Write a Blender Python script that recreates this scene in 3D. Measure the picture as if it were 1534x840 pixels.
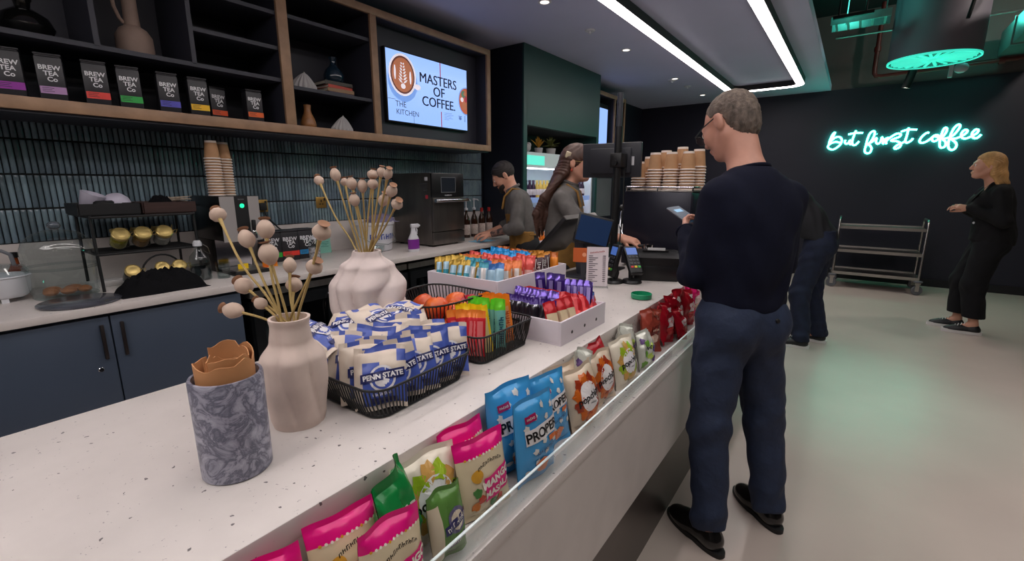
import bpy, bmesh, math, random
import numpy as np
from mathutils import Vector, Matrix, Euler, noise as mnoise

for o in list(bpy.data.objects):
    bpy.data.objects.remove(o)
SC = bpy.context.scene
COL = SC.collection
PI = math.pi
R = math.radians
rnd = random.Random(7)

# ---------------------------------------------------------------- camera
cam_d = bpy.data.cameras.new('camera')
cam_d.sensor_width = 36.0
cam_d.lens = 682.0 / 1534.0 * 36.0
cam_d.clip_start = 0.02
cam = bpy.data.objects.new('camera', cam_d)
COL.objects.link(cam)
cam.location = (0, 0, 1.45)
cam.rotation_euler = (R(90 - 11.92), 0, R(36.35))
SC.camera = cam

# ---------------------------------------------------------------- world, view
W = bpy.data.worlds.new('world')
SC.world = W
W.use_nodes = True
W.node_tree.nodes['Background'].inputs[0].default_value = (0.55, 0.58, 0.68, 1)
W.node_tree.nodes['Background'].inputs[1].default_value = 0.05
SC.view_settings.view_transform = 'Standard'
SC.view_settings.look = 'None'
SC.view_settings.gamma = 1
SC.view_settings.use_curve_mapping = False
SC.view_settings.exposure = 0.0


def lamp(kind, name, loc, power, color=(1, 1, 1), rot=(0, 0, 0), size=None, sizey=None, spot=None, blend=.6, soft=.03):
    d = bpy.data.lights.new(name, kind)
    d.energy = power
    d.color = color
    if kind == 'AREA':
        d.shape = 'RECTANGLE'
        d.size = size
        d.size_y = sizey or size
    if kind == 'SPOT':
        d.spot_size = R(spot)
        d.spot_blend = blend
    if kind in ('SPOT', 'POINT'):
        d.shadow_soft_size = soft
    o = bpy.data.objects.new(name, d)
    o.location = loc
    o.rotation_euler = rot
    COL.objects.link(o)
    return o


# ---------------------------------------------------------------- materials
def lin(c):
    return tuple(((x / 255) / 12.92 if x / 255 <= .04045 else ((x / 255 + .055) / 1.055) ** 2.4) for x in c)


MATS = {}


def mat(name, rgb, rough=.5, metal=0., noise=None, bump=None, emit=None, spec=.5, coat=0., rand=0., trans=0., stretch=(1, 1, 1), col2=None, sheen=0.):
    """noise = (scale, amount): colour variation; bump = (scale, strength); col2 = second colour of the noise"""
    if name in MATS:
        return MATS[name]
    m = bpy.data.materials.new(name)
    m.use_nodes = True
    nt = m.node_tree
    b = nt.nodes['Principled BSDF']
    c = lin(rgb) + (1,)
    b.inputs['Base Color'].default_value = c
    m.diffuse_color = c
    b.inputs['Roughness'].default_value = rough
    b.inputs['Metallic'].default_value = metal
    b.inputs['Specular IOR Level'].default_value = spec
    b.inputs['Coat Weight'].default_value = coat
    if sheen:
        b.inputs['Sheen Weight'].default_value = sheen
    if trans:
        b.inputs['Transmission Weight'].default_value = trans
    if emit:
        b.inputs['Emission Color'].default_value = lin(emit[0]) + (1,)
        b.inputs['Emission Strength'].default_value = emit[1]
    tc = None
    if noise or bump:
        tc = nt.nodes.new('ShaderNodeTexCoord')
        mp = nt.nodes.new('ShaderNodeMapping')
        mp.inputs['Scale'].default_value = stretch
        nt.links.new(tc.outputs['Object'], mp.inputs[0])
    last = None
    if noise:
        n = nt.nodes.new('ShaderNodeTexNoise')
        n.inputs['Scale'].default_value = noise[0]
        n.inputs['Detail'].default_value = 5
        nt.links.new(mp.outputs[0], n.inputs['Vector'])
        rp = nt.nodes.new('ShaderNodeValToRGB')
        a = noise[1]
        if col2:
            rp.color_ramp.elements[0].color = lin(col2) + (1,)
            rp.color_ramp.elements[1].color = c
            rp.color_ramp.elements[0].position = .5 - .5 * (1 - a) + 0
            rp.color_ramp.elements[1].position = min(1, .5 + .5 * (1 - a))
        else:
            rp.color_ramp.elements[0].color = tuple(x * (1 - a) for x in c[:3]) + (1,)
            rp.color_ramp.elements[1].color = tuple(min(1, x * (1 + a)) for x in c[:3]) + (1,)
            rp.color_ramp.elements[0].position = .3
            rp.color_ramp.elements[1].position = .7
        nt.links.new(n.outputs['Fac'], rp.inputs[0])
        last = rp.outputs[0]
    if rand:
        oi = nt.nodes.new('ShaderNodeObjectInfo')
        hs = nt.nodes.new('ShaderNodeHueSaturation')
        mr = nt.nodes.new('ShaderNodeMapRange')
        mr.inputs['To Min'].default_value = 1 - rand
        mr.inputs['To Max'].default_value = 1 + rand
        nt.links.new(oi.outputs['Random'], mr.inputs[0])
        nt.links.new(mr.outputs[0], hs.inputs['Value'])
        if last:
            nt.links.new(last, hs.inputs['Color'])
        else:
            hs.inputs['Color'].default_value = c
        last = hs.outputs[0]
    if last:
        nt.links.new(last, b.inputs['Base Color'])
    if bump:
        n2 = nt.nodes.new('ShaderNodeTexNoise')
        n2.inputs['Scale'].default_value = bump[0]
        n2.inputs['Detail'].default_value = 4
        nt.links.new(mp.outputs[0], n2.inputs['Vector'])
        bp = nt.nodes.new('ShaderNodeBump')
        bp.inputs['Strength'].default_value = bump[1]
        bp.inputs['Distance'].default_value = bump[2] if len(bump) > 2 else .01
        nt.links.new(n2.outputs['Fac'], bp.inputs['Height'])
        nt.links.new(bp.outputs[0], b.inputs['Normal'])
    MATS[name] = m
    return m


def glass_mat(name, tint=(255, 255, 255), gloss=.12, rough=.02):
    """thin clear pane: transparent with a fresnel reflection"""
    if name in MATS:
        return MATS[name]
    m = bpy.data.materials.new(name)
    m.use_nodes = True
    nt = m.node_tree
    nt.nodes.clear()
    out = nt.nodes.new('ShaderNodeOutputMaterial')
    mx = nt.nodes.new('ShaderNodeMixShader')
    tr = nt.nodes.new('ShaderNodeBsdfTransparent')
    tr.inputs[0].default_value = lin(tint) + (1,)
    gl = nt.nodes.new('ShaderNodeBsdfGlossy')
    gl.inputs['Roughness'].default_value = rough
    lw = nt.nodes.new('ShaderNodeLayerWeight')
    pw = nt.nodes.new('ShaderNodeMath')
    pw.operation = 'POWER'
    pw.inputs[1].default_value = 4.
    nt.links.new(lw.outputs['Facing'], pw.inputs[0])
    ad = nt.nodes.new('ShaderNodeMath')
    ad.operation = 'MULTIPLY_ADD'
    ad.inputs[1].default_value = .55
    ad.inputs[2].default_value = gloss
    ad.use_clamp = True
    nt.links.new(pw.outputs[0], ad.inputs[0])
    nt.links.new(ad.outputs[0], mx.inputs[0])
    nt.links.new(tr.outputs[0], mx.inputs[1])
    nt.links.new(gl.outputs[0], mx.inputs[2])
    nt.links.new(mx.outputs[0], out.inputs[0])
    MATS[name] = m
    return m


def terrazzo(name, base, fleck, rough=.35, scale=42., thr=.16):
    m = mat(name, base, rough, noise=(9, .05))
    nt = m.node_tree
    b = nt.nodes['Principled BSDF']
    src = b.inputs['Base Color'].links[0].from_socket
    tc = nt.nodes.new('ShaderNodeTexCoord')
    cur = src
    for sc, th, sel, dark in ((scale, thr, .80, fleck), (scale * 2.3, thr * 1.1, .80, tuple(min(255, f + 55) for f in fleck))):
        ns = nt.nodes.new('ShaderNodeTexNoise')
        ns.inputs['Scale'].default_value = sc * 1.6
        nt.links.new(tc.outputs['Object'], ns.inputs['Vector'])
        va = nt.nodes.new('ShaderNodeVectorMath')
        va.operation = 'SCALE'
        va.inputs['Scale'].default_value = .014
        nt.links.new(ns.outputs['Color'], va.inputs[0])
        ad = nt.nodes.new('ShaderNodeVectorMath')
        ad.operation = 'ADD'
        nt.links.new(tc.outputs['Object'], ad.inputs[0])
        nt.links.new(va.outputs[0], ad.inputs[1])
        vo = nt.nodes.new('ShaderNodeTexVoronoi')
        vo.inputs['Scale'].default_value = sc
        nt.links.new(ad.outputs[0], vo.inputs['Vector'])
        lt = nt.nodes.new('ShaderNodeMath')
        lt.operation = 'LESS_THAN'
        lt.inputs[1].default_value = th
        nt.links.new(vo.outputs['Distance'], lt.inputs[0])
        sx = nt.nodes.new('ShaderNodeSeparateColor')
        nt.links.new(vo.outputs['Color'], sx.inputs[0])
        gt = nt.nodes.new('ShaderNodeMath')
        gt.operation = 'GREATER_THAN'
        gt.inputs[1].default_value = sel
        nt.links.new(sx.outputs[0], gt.inputs[0])
        mu = nt.nodes.new('ShaderNodeMath')
        mu.operation = 'MULTIPLY'
        nt.links.new(lt.outputs[0], mu.inputs[0])
        nt.links.new(gt.outputs[0], mu.inputs[1])
        mx = nt.nodes.new('ShaderNodeMix')
        mx.data_type = 'RGBA'
        nt.links.new(mu.outputs[0], mx.inputs[0])
        nt.links.new(cur, mx.inputs[6])
        mx.inputs[7].default_value = lin(dark) + (1,)
        cur = mx.outputs[2]
    nt.links.new(cur, b.inputs['Base Color'])
    return m


# ---------------------------------------------------------------- mesh builder
def Tr(x=0, y=0, z=0, rx=0, ry=0, rz=0, s=1):
    return Matrix.Translation((x, y, z)) @ Euler((rx, ry, rz)).to_matrix().to_4x4() @ Matrix.Scale(s, 4)


class MB:
    def __init__(self):
        self.v, self.f, self.m = [], [], []

    def add(self, vs, fs, mi=0, T=None):
        n = len(self.v)
        if T is not None:
            vs = [tuple(T @ Vector(p)) for p in vs]
        self.v += [tuple(p) for p in vs]
        self.f += [tuple(i + n for i in q) for q in fs]
        self.m += [mi] * len(fs)
        return self

    def box(self, x0, y0, z0, x1, y1, z1, mi=0, T=None):
        vs = [(x, y, z) for z in (z0, z1) for y in (y0, y1) for x in (x0, x1)]
        fs = [(0, 2, 3, 1), (4, 5, 7, 6), (0, 1, 5, 4), (2, 6, 7, 3), (0, 4, 6, 2), (1, 3, 7, 5)]
        return self.add(vs, fs, mi, T)

    def rbox(self, x0, y0, z0, x1, y1, z1, r=.005, seg=2, mi=0, T=None):
        bm = bmesh.new()
        bmesh.ops.create_cube(bm, size=1)
        for v in bm.verts:
            v.co = ((x0 + x1) / 2 + v.co.x * (x1 - x0), (y0 + y1) / 2 + v.co.y * (y1 - y0), (z0 + z1) / 2 + v.co.z * (z1 - z0))
        bmesh.ops.bevel(bm, geom=list(bm.edges), offset=r, segments=seg, affect='EDGES', profile=.5)
        bm.verts.index_update()
        vs = [tuple(v.co) for v in bm.verts]
        fs = [tuple(v.index for v in f.verts) for f in bm.faces]
        bm.free()
        return self.add(vs, fs, mi, T)

    def lathe(self, prof, seg=24, mi=0, T=None, mis=None):
        """prof: (r, z) points; r = 0 closes the end"""
        vs, rings = [], []
        for r, z in prof:
            if r <= 1e-6:
                rings.append([len(vs)])
                vs.append((0, 0, z))
            else:
                rings.append(list(range(len(vs), len(vs) + seg)))
                vs += [(r * math.cos(2 * PI * i / seg), r * math.sin(2 * PI * i / seg), z) for i in range(seg)]
        for k in range(len(rings) - 1):
            a, b = rings[k], rings[k + 1]
            fs = []
            for i in range(seg):
                j = (i + 1) % seg
                if len(a) == 1 and len(b) == 1:
                    continue
                if len(a) == 1:
                    fs.append((a[0], b[j], b[i]))
                elif len(b) == 1:
                    fs.append((a[i], a[j], b[0]))
                else:
                    fs.append((a[i], a[j], b[j], b[i]))
            n = len(self.v) if k == 0 else n0
            if k == 0:
                n0 = n
                vv = vs if T is None else [tuple(T @ Vector(p)) for p in vs]
                self.v += vv
            self.f += [tuple(i + n0 for i in q) for q in fs]
            self.m += [mis[k] if mis else mi] * len(fs)
        return self

    def tube(self, pts, r, seg=8, closed=False, mi=0, T=None, caps=True):
        """r: number or list"""
        P = [Vector(p) for p in pts]
        n = len(P)
        rr = r if isinstance(r, (list, tuple)) else [r] * n
        vs = []
        tans = []
        for i in range(n):
            if closed:
                t = P[(i + 1) % n] - P[i - 1]
            else:
                t = P[min(i + 1, n - 1)] - P[max(i - 1, 0)]
            tans.append(t.normalized() if t.length > 1e-9 else Vector((0, 0, 1)))
        up = Vector((0, 0, 1)) if abs(tans[0].z) < .9 else Vector((1, 0, 0))
        nrm = (up - tans[0] * up.dot(tans[0])).normalized()
        for i in range(n):
            t = tans[i]
            nrm = nrm - t * nrm.dot(t)
            if nrm.length < 1e-6:
                nrm = t.orthogonal()
            nrm.normalize()
            bn = t.cross(nrm)
            for k in range(seg):
                a = 2 * PI * k / seg
                vs.append(tuple(P[i] + nrm * (rr[i] * math.cos(a)) + bn * (rr[i] * math.sin(a))))
        fs = []
        for i in range(n if closed else n - 1):
            j = (i + 1) % n
            for k in range(seg):
                l = (k + 1) % seg
                fs.append((i * seg + k, i * seg + l, j * seg + l, j * seg + k))
        if not closed and caps:
            fs.append(tuple(range(seg - 1, -1, -1)))
            fs.append(tuple((n - 1) * seg + k for k in range(seg)))
        return self.add(vs, fs, mi, T)

    def prism(self, poly, z0, z1, mi=0, T=None):
        n = len(poly)
        vs = [(x, y, z0) for x, y in poly] + [(x, y, z1) for x, y in poly]
        fs = [tuple(range(n - 1, -1, -1)), tuple(range(n, 2 * n))]
        fs += [(i, (i + 1) % n, n + (i + 1) % n, n + i) for i in range(n)]
        return self.add(vs, fs, mi, T)

    def ball(self, c, r, seg=12, rings=8, mi=0, T=None):
        rx, ry, rz = r if isinstance(r, (tuple, list)) else (r, r, r)
        M = Matrix.Translation(c) @ Matrix.Diagonal((rx, ry, rz, 1))
        if T is not None:
            M = T @ M
        return self.lathe([(math.sin(PI * k / rings), -math.cos(PI * k / rings)) if 0 < k < rings else (0, -1 if k == 0 else 1) for k in range(rings + 1)], seg, mi, M)

    def mesh(self, name, mats, smooth=38):
        me = bpy.data.meshes.new(name)
        me.from_pydata(self.v, [], self.f)
        for m in (mats if isinstance(mats, (list, tuple)) else [mats]):
            me.materials.append(m)
        me.polygons.foreach_set('material_index', self.m)
        if smooth:
            me.polygons.foreach_set('use_smooth', [True] * len(self.f))
            if smooth < 180:
                me.set_sharp_from_angle(angle=R(smooth))
        me.update()
        return me


def tag(o, label=None, cat=None, group=None, kind=None):
    if label:
        o['label'] = label
    if cat:
        o['category'] = cat
    if group:
        o['group'] = group
    if kind:
        o['kind'] = kind
    return o


def obj(name, mb, mats, parent=None, loc=None, rot=None, smooth=38):
    me = mb.mesh(name, mats, smooth) if isinstance(mb, MB) else mb
    o = bpy.data.objects.new(name, me)
    COL.objects.link(o)
    if parent:
        o.parent = parent
    if loc:
        o.location = loc
    if rot:
        o.rotation_euler = rot
    return o


def struct(name, mb, mats, parent=None, **k):
    o = obj(name, mb, mats, parent, **k)
    if not parent:
        o['kind'] = 'structure'
    return o


def thing(name, label, cat, loc=(0, 0, 0), rotz=0, group=None, rot=None):
    o = bpy.data.objects.new(name, None)
    o.empty_display_size = .05
    COL.objects.link(o)
    o.location = loc
    o.rotation_euler = rot or (0, 0, rotz)
    return tag(o, label, cat, group)


KIDS = {}


def copy_tree(o, parent=None, loc=None, rot=None, label=None, group=None):
    c = o.copy()
    COL.objects.link(c)
    c.parent = parent
    if loc is not None:
        c.location = loc
    if rot is not None:
        c.rotation_euler = rot
    if label:
        c['label'] = label
    if group:
        c['group'] = group
    for ch in o.children:
        copy_tree(ch, c)
    return c


ORD = ['first', 'second', 'third', 'fourth', 'fifth', 'sixth', 'seventh', 'eighth', 'ninth', 'tenth', 'eleventh', 'twelfth',
       'thirteenth', 'fourteenth', 'fifteenth', 'sixteenth', 'seventeenth', 'eighteenth', 'nineteenth', 'twentieth',
       'twenty-first', 'twenty-second', 'twenty-third', 'twenty-fourth']

# ---------------------------------------------------------------- lettering
TXT = {}


def text_geo(s, size=1., bold=0., align='CENTER', res=3, space=1., shear=0., line=1.):
    """flat outline lettering as (verts2d, faces), baseline at y = 0"""
    key = (s, size, bold, align, res, space, shear, line)
    if key in TXT:
        return TXT[key]
    c = bpy.data.curves.new('t', 'FONT')
    c.body = s
    c.size = size
    c.offset = bold
    c.align_x = align
    c.resolution_u = res
    c.space_character = space
    c.space_line = line
    c.shear = shear
    o = bpy.data.objects.new('t', c)
    me = bpy.data.meshes.new_from_object(o)
    vs = [(v.co.x, v.co.y) for v in me.vertices]
    fs = [tuple(p.vertices) for p in me.polygons]
    bpy.data.objects.remove(o)
    bpy.data.curves.remove(c)
    bpy.data.meshes.remove(me)
    TXT[key] = (vs, fs)
    return TXT[key]


def put_text(mb, s, size, T, mi=0, bold=0., align='CENTER', lift=.0006, **k):
    """text in the local XZ plane of T, facing local -Y"""
    vs, fs = text_geo(s, size, bold, align, **k)
    mb.add([(x, -lift, y) for x, y in vs], fs, mi, T)


# ---------------------------------------------------------------- pillow packs (bags and wrapped bars)
class Pillow:
    """front faces local -Y, x to the right, z up, bottom at z = 0"""

    def __init__(self, w, h, d, crimp=.012, sharp=.55, wrinkle=.002, seed=0, pinch=.0):
        self.w, self.h, self.d, self.cr, self.sh, self.wr, self.seed, self.pinch = w, h, d, crimp, sharp, wrinkle, seed, pinch

    def depth(self, u, v):
        """u in -1..1, v in 0..1"""
        c = self.cr / self.h
        if v <= c or v >= 1 - c:
            return .0008
        t = (v - c) / (1 - 2 * c)
        prof = max(0., math.sin(PI * t)) ** self.sh
        a = max(0., 1 - abs(u) ** 2.6) ** .75
        e = min(t, 1 - t)
        wr = self.wr * math.cos(u * 9 + self.seed * 1.7) * math.exp(-e * 9) * a
        wr += self.wr * 1.4 * mnoise.noise((u * 2.2 + self.seed * 3.1, v * 3.5, self.seed * 7.3)) * a * prof
        wr += self.wr * 1.0 * mnoise.noise((u * 5 + self.seed * 1.3, v * 8, self.seed * 2.3)) * a * prof
        return max(.0008, .0008 + self.d / 2 * prof * a + wr)

    def pos(self, u, v, side=-1, lift=0.):
        c = self.cr / self.h
        t = min(1, max(0, (v - c) / (1 - 2 * c)))
        px = 1 - self.pinch * math.sin(PI * t)
        bend = self.wr * math.exp(-min(t, 1 - t) * 9)
        yo = bend * 1.5 * math.sin(u * 4.2 + self.seed * 2.1)
        zo = bend * .9 * math.sin(u * 3.1 + self.seed * 1.3)
        return (u * self.w / 2 * px, side * (self.depth(u, v) + lift) + yo, v * self.h + zo)

    def body(self, mb, nu=10, nv=14, zone=None):
        """zone(u, v) -> material index"""
        c = self.cr / self.h
        vv = [0, c * .98] + [c + (1 - 2 * c) * k / nv for k in range(1, nv)] + [1 - c * .98, 1]
        uu = [math.sin(PI / 2 * (-1 + 2 * i / nu)) for i in range(nu + 1)]
        for side in (-1, 1):
            vs = [self.pos(u, v, side) for v in vv for u in uu]
            n = nu + 1
            for k in range(len(vv) - 1):
                fs = []
                mis = []
                for i in range(nu):
                    q = (k * n + i, k * n + i + 1, (k + 1) * n + i + 1, (k + 1) * n + i)
                    fs.append(q if side < 0 else q[::-1])
                    mis.append(zone((uu[i] + uu[i + 1]) / 2, (vv[k] + vv[k + 1]) / 2) if zone else 0)
                if k == 0:
                    n0 = len(mb.v)
                    mb.v += vs
                mb.f += [tuple(j + n0 for j in q) for q in fs]
                mb.m += mis
        return mb

    def flat(self, mb, pts, faces, mi, lift=.0012):
        # pts in metres: x from the centre line, z from the bottom
        lift += .0008
        vs = [self.pos(max(-1, min(1, x / (self.w / 2))), max(0, min(1, z / self.h)), -1, lift) for x, z in pts]
        mb.add(vs, faces, mi)

    def rect(self, mb, x0, z0, x1, z1, mi, n=6, lift=.001, skew=0.):
        pts = [(x0 + (x1 - x0) * i / n, z0 + (z1 - z0) * k / n + skew * (i / n - .5)) for k in range(n + 1) for i in range(n + 1)]
        fs = [(k * (n + 1) + i, k * (n + 1) + i + 1, (k + 1) * (n + 1) + i + 1, (k + 1) * (n + 1) + i) for k in range(n) for i in range(n)]
        self.flat(mb, pts, fs, mi, lift)

    def disc(self, mb, cx, cz, rx, rz, mi, lift=.001, seg=20, rough=0., seed=0):
        pts = [(cx, cz)]
        fs = []
        for r in (.5, 1.):
            for i in range(seg):
                a = 2 * PI * i / seg
                q = r * (1 + rough * math.sin(a * 5 + seed) + rough * .6 * math.sin(a * 3 + seed * 2))
                pts.append((cx + rx * q * math.cos(a), cz + rz * q * math.sin(a)))
        for i in range(seg):
            j = (i + 1) % seg
            fs.append((0, 1 + i, 1 + j))
            fs.append((1 + i, 1 + seg + i, 1 + seg + j, 1 + j))
        self.flat(mb, pts, fs, mi, lift)

    def text(self, mb, s, size, cx, cz, mi, bold=0., rot=0., lift=.002, arch=0., **k):
        vs, fs = text_geo(s, size, bold, **k)
        ca, sa = math.cos(rot), math.sin(rot)
        pts = [(cx + x * ca - (y - size * .35) * sa, cz + x * sa + (y - size * .35) * ca - arch * x * x) for x, y in vs]
        self.flat(mb, pts, fs, mi, lift)

    def marks(self, mb, n, size, cx, cz, mi, rot=0., lift=.002, arch=0.):
        """a row of small upright strokes: print too small to read"""
        ca, sa = math.cos(rot), math.sin(rot)
        for k in range(n):
            x0 = (k - n / 2) * size * .72
            hh = size * (.62 + .10 * ((k * 7) % 3))
            for a, b, c, d in ((0, 0, .16, 1), (.16, .80 - .4 * (k % 2), .46, 1 - .4 * (k % 2)), (.40, 0, .52, .9 - .3 * (k % 3) / 2)):
                q = [(x0 + a * size, b * hh), (x0 + c * size, b * hh), (x0 + c * size, d * hh), (x0 + a * size, d * hh)]
                pts = [(cx + x * ca - (y - hh / 2) * sa, cz + x * sa + (y - hh / 2) * ca - arch * x * x) for x, y in q]
                self.flat(mb, pts, [(0, 1, 2, 3)], mi, lift)


def put_marks(mb, n, size, T, mi=0, lift=.0006):
    for k in range(n):
        x0 = (k - n / 2) * size * .72
        hh = size * .7
        for a, b, c, d in ((0, 0, .16, 1), (.16, .80 - .4 * (k % 2), .46, 1 - .4 * (k % 2)), (.40, 0, .52, .9 - .3 * (k % 3) / 2)):
            mb.add([(x0 + a * size, -lift, b * hh), (x0 + c * size, -lift, b * hh), (x0 + c * size, -lift, d * hh), (x0 + a * size, -lift, d * hh)], [(0, 1, 2, 3)], mi, T)

# ================================================================ light colours and added fill lamps
WARM = (1, .90, .82)
WHITE = (1, .96, .94)
TEAL = (.10, 1, .80)
lamp('POINT', 'void_fill', (2.2, 6.6, 3.7), 60, WARM, soft=.1)  # added fill without a fixture, brightens the upper wall and services
lamp('AREA', 'overhead_fill', (.9, 1.2, 3.35), 45, WHITE, (0, 0, 0), 2.2, 3.2)  # added soft fill, no panel here: brightens counter and floor
lamp('AREA', 'overhead_fill', (-1.2, -1.6, 2.78), 30, WHITE, (0, 0, 0), 1.6, 1.6)  # second added fill, unseen behind the camera

# ================================================================ the room
M_floor = mat('floor_vinyl', (187, 173, 164), .33, noise=(2.2, .05), bump=(60, .05, .002))
M_dark = mat('wall_navy', (29, 29, 44), .55, noise=(3, .06), bump=(80, .06, .002))
M_wallgrey = mat('wall_grey', (92, 86, 84), .7, noise=(4, .08))
M_ceil = mat('ceiling_grey_screen_tint', (186, 188, 214), .6, noise=(2, .03))  # blue cast of the screen put into the base colour
M_void = mat('ceiling_void_black', (30, 30, 34), .8)
M_base = mat('baseboard_navy', (22, 21, 27), .45)

struct('floor', MB().box(-3.5, -3, -.06, 4.5, 8.9, 0), M_floor)
struct('wall_far', MB().box(-3.5, 8.78, 0, 4.6, 8.9, 2.84), M_dark)
struct('wall_far_upper', MB().box(-3.5, 8.80, 2.84, 4.6, 8.9, 3.9), M_wallgrey)
struct('baseboard_far', MB().box(-3.4, 8.765, 0, 4.5, 8.78, .11), M_base)
wall_left = struct('wall_left', MB().box(-3.52, -3, 0, -3.4, 8.78, 2.84), M_dark)
struct('wall_right', MB().box(4.5, -3, 0, 4.6, 8.9, 3.9), M_wallgrey)
struct('wall_back', MB().box(-3.5, -3.1, 0, 4.6, -3, 3.9), M_wallgrey)
struct('ceiling', MB().box(-3.5, -3, 2.84, -.46, 8.80, 2.92), M_ceil)
struct('ceiling_upper', MB().box(-3.5, -3, 3.9, 4.6, 8.9, 4.0), M_void)

# ---- tiled splashback: upright glazed tiles
def tile_mat():
    m = mat('tile_glaze', (126, 148, 150), .08, noise=(9, .45), bump=(60, .9, .010), rand=.40, coat=.5, stretch=(1, 1, .55), col2=(84, 98, 118))
    return m
M_tile = tile_mat()
M_grout = mat('grout_dark', (20, 22, 24), .9)
tw, th, gap = .0205, .163, .0045
PY, PZ = tw + gap, th + .0095
tm = []
for s in range(6):
    r2 = random.Random(s)
    mb = MB()
    d = .012
    # domed, hand-made wavy face
    n, k = 4, 16
    vs = []
    for j in range(k + 1):
        for i in range(n + 1):
            y = tw * i / n
            z = th * j / k
            e = 1 - abs(2 * i / n - 1) ** 2.2
            e2 = 0 if j in (0, k) else 1
            vs.append((d - .005 * (1 - e) - .003 * (1 - e2) + e * e2 * r2.uniform(-.0011, .0011), y, z))
    base = len(vs)
    vs += [(0, 0, 0), (0, tw, 0), (0, tw, th), (0, 0, th)]
    fs = [(j * (n + 1) + i, j * (n + 1) + i + 1, (j + 1) * (n + 1) + i + 1, (j + 1) * (n + 1) + i) for j in range(k) for i in range(n)]
    fs += [(base, base + 1) + tuple(n - i for i in range(n + 1)), (base + 3, base + 2)[::-1] + tuple(k * (n + 1) + i for i in range(n + 1))]
    fs += [(base + 3, base) + tuple(j * (n + 1) for j in range(k + 1)), (base + 1, base + 2) + tuple(j * (n + 1) + n for j in range(k, -1, -1))]
    mb.add(vs, fs)
    tm.append(mb.mesh('tile', M_tile, smooth=60))
splash = struct('wall_left_splashback', MB().box(-3.4, -.35, 1.157, -3.395, 4.04, 1.86), M_grout)
slots = []
ny = int((4.04 + .30) / PY)
for i in range(ny):
    for j in range(4):
        y = -.30 + i * PY
        z = 1.16 + j * PZ
        slots.append((math.hypot(y - .0, 3.4), y, z))
slots.sort(key=lambda q: abs(q[1] - .95))
rest = MB()
for q, (dst, y, z) in enumerate(slots):
    me = tm[rnd.randrange(6)]
    dx = rnd.uniform(-.0015, .0015)
    if q < 300:
        o = bpy.data.objects.new('tile', me)
        COL.objects.link(o)
        o.parent = splash
        o.location = (-3.395 + dx, y, z)
        o.rotation_euler = (0, rnd.uniform(-.012, .012), rnd.uniform(-.05, .05))
    else:
        T = Tr(-3.395 + dx, y, z, 0, rnd.uniform(-.012, .012), rnd.uniform(-.05, .05))
        rest.add([tuple(v.co) for v in me.vertices], [tuple(p.vertices) for p in me.polygons], 0, T)
o = obj('tiles_beyond', rest, M_tile, splash, smooth=50)
o['kind'] = 'stuff'

# ---- LED ring on the ceiling
M_led = mat('led_diffuser', (255, 255, 255), .5, emit=((255, 246, 244), 13.0))
M_black = mat('black_metal', (18, 18, 20), .4)
M_blackm = mat('black_matte', (14, 14, 16), .6)
def ring_path(x0, x1, y0, y1, r, n=8):
    P = []
    for cx, cy, a0 in ((x1 - r, y1 - r, 0), (x0 + r, y1 - r, PI / 2), (x0 + r, y0 + r, PI), (x1 - r, y0 + r, 1.5 * PI)):
        for k in range(n + 1):
            a = a0 + PI / 2 * k / n
            P.append((cx + r * math.cos(a), cy + r * math.sin(a), math.cos(a), math.sin(a)))
    return P
def sweep(path, prof, mi=0, mb=None):
    mb = mb or MB()
    n, k = len(path), len(prof)
    vs = [(x + nx * o, y + ny * o, z) for x, y, nx, ny in path for o, z in prof]
    fs = [(i * k + a, ((i + 1) % n) * k + a, ((i + 1) % n) * k + (a + 1) % k, i * k + (a + 1) % k) for i in range(n) for a in range(k)]
    return mb.add(vs, fs, mi)
led = thing('linear_light', 'rounded rectangular white LED light ring under the low ceiling', 'ceiling light', (0, 0, 2.76))
path = ring_path(-1.62, -.745, -1.4, 7.66, .16)
obj('housing', sweep(path, [(-.05, 0.006), (.05, 0.006), (.05, .08), (-.05, .08)]), M_blackm, led)
obj('diffuser', sweep(path, [(-.045, 0), (.045, 0), (.045, .006), (-.045, .006)]), M_led, led)

# ---- recessed downlights and sensors along the staff side
M_white = mat('white_trim', (205, 205, 210), .45)
M_dlens = mat('downlight_lens', (255, 255, 255), .4, emit=((255, 240, 230), 2.2))
for k, y in enumerate((1.7, 2.5, 3.31, 4.92, 6.58, 8.0)):
    t = thing('downlight', ('%s recessed ceiling downlight above the staff aisle, counted from the far wall' % ORD[5 - k]), 'downlight', (-2.12, y, 2.84), 0, 'downlights over the staff aisle')
    obj('trim_ring', MB().lathe([(.036, -.002), (.05, -.004), (.055, 0), (.036, 0), (.036, -.002)], 20), M_white, t)
    obj('lens', MB().lathe([(0, -.0015), (.036, -.0015), (.036, 0), (0, 0)], 20), M_dlens, t)
    lamp('SPOT', 'downlight_lamp', (-2.12, y, 2.81), 13, WARM, (0, R(-12), 0), spot=105, blend=.9, soft=.04)
for k, (x, y) in enumerate(((-2.135, 4.115), (-2.176, 6.643), (-2.12, 7.167))):
    t = thing('smoke_sensor', ('ceiling smoke sensor nearest the screen', 'ceiling smoke sensor above the till', 'small ceiling sensor nearest the dark far wall')[k], 'sensor', (x, y, 2.84))
    obj('base_plate', MB().lathe([(0, -.012), (.04, -.012), (.05, -.004), (.05, 0), (0, 0)], 20), M_white, t)
    obj('sensor_head', MB().lathe([(0, -.035), (.012, -.033), (.014, -.012), (0, -.012)], 12), M_white, t)

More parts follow.
